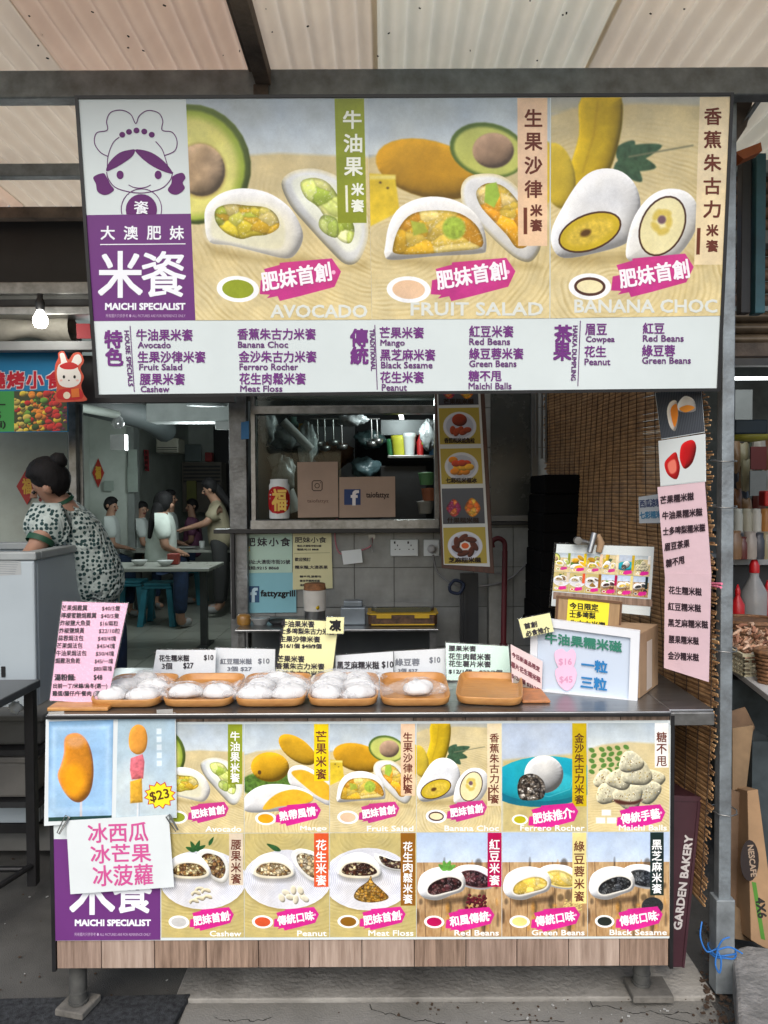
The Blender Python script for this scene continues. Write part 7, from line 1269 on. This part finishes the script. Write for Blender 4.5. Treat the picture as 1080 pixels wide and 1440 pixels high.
# ================================================================ PEOPLE
SKIN = M('skin', (.38, .21, .14), rough=.55, var=.08, scale=8); HAIR = M('black_hair', (.012, .011, .012), rough=.7, spec=.25, var=.4, scale=60, stretch=(1, 1, .15), bump=.4, bscale=90)
def skinmesh(name, mat, parent, nodes, edges, rad, root=0, sub=2):
    """one continuous skinned body: nodes {key: point}, edges, radii"""
    keys = list(nodes); ix = {k: i for i, k in enumerate(keys)}; off = wloc(parent); me = bpy.data.meshes.new(name); me.from_pydata([tuple(Vector(nodes[k]) - off) for k in keys], [(ix[a], ix[b]) for a, b in edges], [])
    o = bpy.data.objects.new(name, me); COL.objects.link(o); o.parent = parent; s = o.modifiers.new('skin', 'SKIN'); s.use_smooth_shade = True; s.branch_smoothing = .6
    for k in keys: v = me.skin_vertices[0].data[ix[k]]; r_ = rad[k]; r_ = sum(r_) / 2 if isinstance(r_, tuple) else r_; v.radius = (r_, r_); v.use_root = (ix[k] == root)
    u = o.modifiers.new('sub', 'SUBSURF'); u.levels = u.render_levels = sub; me.materials.append(mat); return o
def person(lab, J, S, shirt, pants, hair='short', face=Vector((0, -1, 0)), grp=None, hands=True, collar=None):
    """J: joints; S: body scale"""
    t = thing('person', lab, 'person', (J['pelvis'].x, J['pelvis'].y, min(J['footL'].z, J['footR'].z) - .04 * S), grp)
    H = .079 * S; hd = J['head']; nk = J['neck']; up = (hd - nk).normalized(); fc = (face - up * face.dot(up)).normalized()
    N = {'pelvis': J['pelvis'], 'belly': J['pelvis'].lerp(J['chest'], .5), 'chest': J['chest'], 'neck': nk, 'jaw': hd - up * H * .55 + fc * H * .22, 'skull': hd + up * H * .25, 'crown': hd + up * H * .55 - fc * H * .1}
    E = [('pelvis', 'belly'), ('belly', 'chest'), ('chest', 'neck'), ('neck', 'jaw'), ('jaw', 'skull'), ('skull', 'crown')]
    Rr = {'pelvis': .06 * S, 'belly': .075 * S, 'chest': .1 * S, 'neck': .052 * S, 'jaw': H * .66, 'skull': H * .86, 'crown': H * .55}
    for s in 'LR':
        N['sh' + s] = J['sh' + s]; N['el' + s] = J['el' + s]; N['ha' + s] = J['ha' + s]; N['hip' + s] = J['hip' + s]; N['kn' + s] = J['kn' + s]; N['foot' + s] = J['foot' + s]; N['toe' + s] = J['foot' + s] + Vector((fc.x, fc.y, 0)).normalized() * .15 * S + Vector((0, 0, -.02))
        E += [('chest', 'sh' + s), ('sh' + s, 'el' + s), ('el' + s, 'ha' + s), ('pelvis', 'hip' + s), ('hip' + s, 'kn' + s), ('kn' + s, 'foot' + s), ('foot' + s, 'toe' + s)]
        Rr.update({'sh' + s: .042 * S, 'el' + s: .042 * S, 'ha' + s: .028 * S, 'hip' + s: .04 * S, 'kn' + s: .04 * S, 'foot' + s: .042 * S, 'toe' + s: .032 * S})
        if hands:
            d = (J['ha' + s] - J['el' + s]).normalized(); sd_ = d.cross(Vector((0, 0, 1))).normalized() if abs(d.z) < .95 else Vector((1, 0, 0)); N['palm' + s] = J['ha' + s] + d * .06 * S; E.append(('ha' + s, 'palm' + s)); Rr['palm' + s] = .026 * S
            for k in range(4): p1 = N['palm' + s] + d * .05 * S + sd_ * (.024 * (k - 1.5)) * S; p2 = p1 + (d * .03 + Vector((0, 0, -.014))) * S * (1 - .1 * abs(k - 1.2)); N['f%d%s' % (k, s)] = p1; N['g%d%s' % (k, s)] = p2; E += [('palm' + s, 'f%d%s' % (k, s)), ('f%d%s' % (k, s), 'g%d%s' % (k, s))]; Rr['f%d%s' % (k, s)] = .009 * S; Rr['g%d%s' % (k, s)] = .008 * S
            N['th' + s] = J['ha' + s] + d * .05 * S - sd_ * .055 * S; E.append(('ha' + s, 'th' + s)); Rr['th' + s] = .01 * S
    bd = skinmesh('body', SKIN, t, N, E, Rr)
    # face
    mb = MB(); rt = up.cross(fc); e = hd + fc * H * .80 - up * H * .05
    [mb.lathe(e + rt * s * H * .36, [(0, -.009 * S), (.011 * S, 0), (0, .009 * S)], 8, T=(Matrix.Identity(4))) for s in (-1, 1)]; mb.build('eyes', BLACK, bd)
    mb = MB(); mb.tube([hd + fc * H * .8, hd + fc * H * 1.02 - up * H * .3, hd + fc * H * .85 - up * H * .38], [.008 * S, .017 * S, .012 * S], 7); [mb.tube([hd + rt * s * H * .9 + up * H * .1, hd + rt * s * H * 1.02, hd + rt * s * H * .92 - up * H * .3], [.012 * S, .02 * S, .01 * S], 7) for s in (-1, 1)]; mb.build('nose_and_ears', SKIN, bd)
    mb = MB(); m_ = hd + fc * H * .80 - up * H * .62; mb.tube([m_ - rt * H * .25, m_ + fc * .004, m_ + rt * H * .25], .006 * S, 6); mb.build('mouth', Mp((130, 60, 56)), bd)
    # hair
    mb = MB(); c = hd + up * H * .32 - fc * H * .16
    def hf(u, v):
        th = 2 * math.pi * u; p = math.pi * v; k = 1.04 + .02 * math.sin(9 * th + 5 * p); d = rt * math.cos(th) * math.sin(p) + fc * math.sin(th) * math.sin(p) + up * math.cos(p); low = max(0, -math.cos(p)); fr = max(0, math.sin(th)) * math.sin(p)
        if fr > .25 and math.cos(p) < .42: k *= .80
        return c + d * H * k * (1.0 + (.25 * low if math.sin(th) < 0 else 0))
    mb.grid(hf, 28, 18); hr_ = mb.build('hair', HAIR, t)
    if hair == 'bun': q = hd + up * H * .75 - fc * H * 1.12; mb = MB(); mb.lathe(q, [(0, -.036 * S), (.032 * S, -.018 * S), (.038 * S, 0), (.03 * S, .02 * S), (0, .036 * S)], 12, T=Matrix.Rotation(.6, 4, 'Y')); mb.build('hair_bun', HAIR, hr_); mb = MB(); mb.tube([q - up * .02, q + (up * -.2 + fc * .7) * H * .5], .026 * S, 8); mb.build('hair_tie', Mp((120, 110, 104)), hr_)
    if hair == 'long': q = hd - fc * H * .75; skinmesh('long_hair', HAIR, t, {0: q + up * H * .2, 1: q - up * H * .9 - fc * H * .2, 2: J['chest'] - fc * .14 * S + up * .04 * S, 3: J['chest'] - fc * .15 * S - up * .10 * S}, [(0, 1), (1, 2), (2, 3)], {0: H * .75, 1: H * .7, 2: (H * .55, H * .3), 3: (H * .3, H * .15)})
    # clothes follow the body
    g = 1.16; NS = {k: N[k] for k in ('pelvis', 'belly', 'chest')}; NS['collar'] = N['chest'].lerp(N['neck'], .9); RS_ = {'pelvis': .168 * S, 'belly': .168 * S, 'chest': .182 * S, 'collar': .078 * S}; ES = [('pelvis', 'belly'), ('belly', 'chest'), ('chest', 'collar')]
    NS['pelvis'] = N['pelvis'] + (N['pelvis'] - N['belly']).normalized() * .11 * S
    for s in 'LR': NS['sh' + s] = N['sh' + s]; NS['cuff' + s] = N['sh' + s].lerp(N['el' + s], .8); RS_['sh' + s] = .078 * S; RS_['cuff' + s] = .07 * S; ES += [('chest', 'sh' + s), ('sh' + s, 'cuff' + s)]
    sh__ = skinmesh('shirt', shirt, t, NS, ES, RS_)
    if collar:
        for s in 'LR': mb = MB(); a_ = NS['cuff' + s]; d = (N['el' + s] - N['sh' + s]).normalized(); mb.tube([a_ - d * .004, a_ + d * .022], .054 * S, 16, cap=False); mb.build('sleeve_cuff', collar, sh__)
        a_ = NS['collar']; d = (N['neck'] - N['chest']).normalized(); mb = MB(); mb.tube([a_ - d * .005, a_ + d * .012], [.058 * S, .054 * S], 16, cap=False); mb.build('collar', collar, sh__)
    NP = {'waist': N['pelvis'].lerp(N['belly'], .5), 'pelvis': N['pelvis']}; RP_ = {'waist': .145 * S, 'pelvis': .155 * S}; EP = [('waist', 'pelvis')]
    for s in 'LR': NP['hip' + s] = N['hip' + s]; NP['kn' + s] = N['kn' + s]; NP['an' + s] = N['kn' + s].lerp(N['foot' + s], .88); RP_.update({'hip' + s: .1 * S, 'kn' + s: .075 * S, 'an' + s: .06 * S}); EP += [('pelvis', 'hip' + s), ('hip' + s, 'kn' + s), ('kn' + s, 'an' + s)]
    skinmesh('trousers', pants, t, NP, EP, RP_)
    for s in 'LR': skinmesh('shoe', Mp((150, 150, 150), name='shoe_grey'), t, {0: N['foot' + s] + Vector((0, 0, -.012)), 1: N['toe' + s]}, [(0, 1)], {0: .05 * S, 1: .04 * S}, sub=1)
    return t
# polka blossom shirt
def dotshirt():
    m = bpy.data.materials.new('blossom_shirt'); m.use_nodes = True; nt = m.node_tree; b = nt.nodes['Principled BSDF']; tc = nt.nodes.new('ShaderNodeTexCoord'); v = nt.nodes.new('ShaderNodeTexVoronoi'); v.inputs['Scale'].default_value = 50; v.inputs['Randomness'].default_value = .5
    n = nt.nodes.new('ShaderNodeTexNoise'); n.inputs['Scale'].default_value = 160; mx = nt.nodes.new('ShaderNodeMath'); mx.operation = 'MULTIPLY_ADD'; mx.inputs[1].default_value = .25; nt.links.new(tc.outputs['Object'], v.inputs['Vector']); nt.links.new(n.outputs[0], mx.inputs[0]); nt.links.new(v.outputs['Distance'], mx.inputs[2])
    rp = nt.nodes.new('ShaderNodeValToRGB'); e = rp.color_ramp.elements; e[0].position = .54; e[0].color = (.015, .05, .05, 1); e[1].position = .59; e[1].color = (.46, .53, .50, 1); nt.links.new(mx.outputs[0], rp.inputs[0]); nt.links.new(rp.outputs[0], b.inputs['Base Color']); b.inputs['Roughness'].default_value = .85
    n3 = nt.nodes.new('ShaderNodeTexNoise'); n3.inputs['Scale'].default_value = 7; n3.inputs['Distortion'].default_value = 2; bp = nt.nodes.new('ShaderNodeBump'); bp.inputs['Strength'].default_value = .8; bp.inputs['Distance'].default_value = .05; nt.links.new(tc.outputs['Object'], n3.inputs[0]); nt.links.new(n3.outputs[0], bp.inputs['Height']); nt.links.new(bp.outputs[0], b.inputs['Normal']); return m
JEAN = M('navy_trousers', (.012, .03, .075), rough=.8, var=.3, scale=20)
def J_(**k): return {a: P(*v) for a, v in k.items()}
j = J_(pelvis=(136, 826, 3.72), chest=(103, 740, 3.64), neck=(83, 700, 3.58), head=(67, 678, 3.54), shR=(72, 728, 3.46), elR=(54, 766, 3.40), haR=(36, 782, 3.34), shL=(96, 722, 3.80), elL=(66, 762, 3.74), haL=(40, 784, 3.64), hipL=(150, 846, 3.8), hipR=(134, 850, 3.66), knL=(156, 960, 3.82), knR=(138, 968, 3.66), footL=(162, 1066, 3.86), footR=(142, 1086, 3.7))
person('woman in a dotted white and green top stooping over the chest freezer', j, 1.1, dotshirt(), JEAN, 'bun', Vector((-.86, -.12, -.5)), collar=Mp((20, 74, 50), name='green_trim'))
def seated(cx, hy, Y, dx=1, S=1.0, seat=800):
    """sits side on, facing dx (in picture x)"""
    k = 1080 / Y
    return J_(pelvis=(cx, seat - .09 * k, Y), chest=(cx + dx * .03 * k, seat - .44 * k * S, Y), neck=(cx + dx * .05 * k, seat - .62 * k * S, Y), head=(cx + dx * .07 * k, hy, Y), shR=(cx + dx * .03 * k, seat - .55 * k * S, Y - .17), shL=(cx + dx * .03 * k, seat - .55 * k * S, Y + .17), elR=(cx + dx * .08 * k, seat - .24 * k * S, Y - .2), elL=(cx + dx * .08 * k, seat - .24 * k * S, Y + .2), haR=(cx + dx * .3 * k, seat - .2 * k, Y - .08), haL=(cx + dx * .3 * k, seat - .2 * k, Y + .08), hipR=(cx + dx * .05 * k, seat - .06 * k, Y - .09), hipL=(cx + dx * .05 * k, seat - .06 * k, Y + .09), knR=(cx + dx * .42 * k, seat - .04 * k, Y - .1), knL=(cx + dx * .42 * k, seat - .04 * k, Y + .1), footR=(cx + dx * .4 * k, 690 + (1.5 - FL - .05) * k, Y - .1), footL=(cx + dx * .4 * k, 690 + (1.5 - FL - .05) * k, Y + .1))
WS = M('white_shirt', (.52, .56, .54), rough=.85, var=.08); GSH = M('pale_green_shirt', (.62, .68, .62), rough=.85, var=.15, scale=5)
person('boy in a white tee sitting sideways left of the inner column', seated(152, 711, 8.6, .6, .95, 795), .95, WS, JEAN, 'short', Vector((.9, -.3, -.1)), grp='seated diners')
person('woman in a pale shirt seated with her back turned and long dark hair', seated(226, 708, 7.9, .5, 1.0, 802), 1.2, GSH, JEAN, 'long', Vector((.35, .9, -.1)), grp='seated diners')
person('child in a striped top sitting behind the long haired woman', seated(196, 716, 9.2, .5, .9, 790), .9, WS, JEAN, 'short', Vector((.6, -.5, -.1)), grp='seated diners')
person('diner with short dark hair sitting behind the long haired woman, head highest', seated(236, 700, 9.6, .5, 1.0, 786), 1.0, WS, JEAN, 'short', Vector((.95, -.1, -.1)), grp='seated diners')
person('diner in a dull pink top at the far table', seated(272, 712, 10.4, -.4, .95, 785), 1.0, Mp((120, 70, 100), name='pink_top'), JEAN, 'short', Vector((-.6, -.6, -.2)), grp='seated diners')
k = 1080 / 8.6; cx = 306
j = J_(pelvis=(cx + 4, 762, 8.6), chest=(cx + 2, 722, 8.6), neck=(cx - 4, 702, 8.6), head=(cx - 12, 686, 8.55), shR=(cx, 714, 8.42), shL=(cx + 2, 712, 8.78), elR=(cx - 16, 736, 8.35), elL=(cx - 10, 734, 8.8), haR=(cx - 40, 742, 8.4), haL=(cx - 36, 742, 8.8), hipR=(cx + 3, 768, 8.46), hipL=(cx + 6, 768, 8.74), knR=(cx + 4, 812, 8.48), knL=(cx + 8, 812, 8.74), footR=(cx + 2, 855, 8.5), footL=(cx + 6, 852, 8.75))
person('standing woman in a beige top with long dark hair leaning to the far table', j, 1.05, Mp((150, 140, 116), name='beige_top'), M('dark_skirt', (.03, .03, .03), rough=.8), 'long', Vector((-.9, -.2, -.3)))
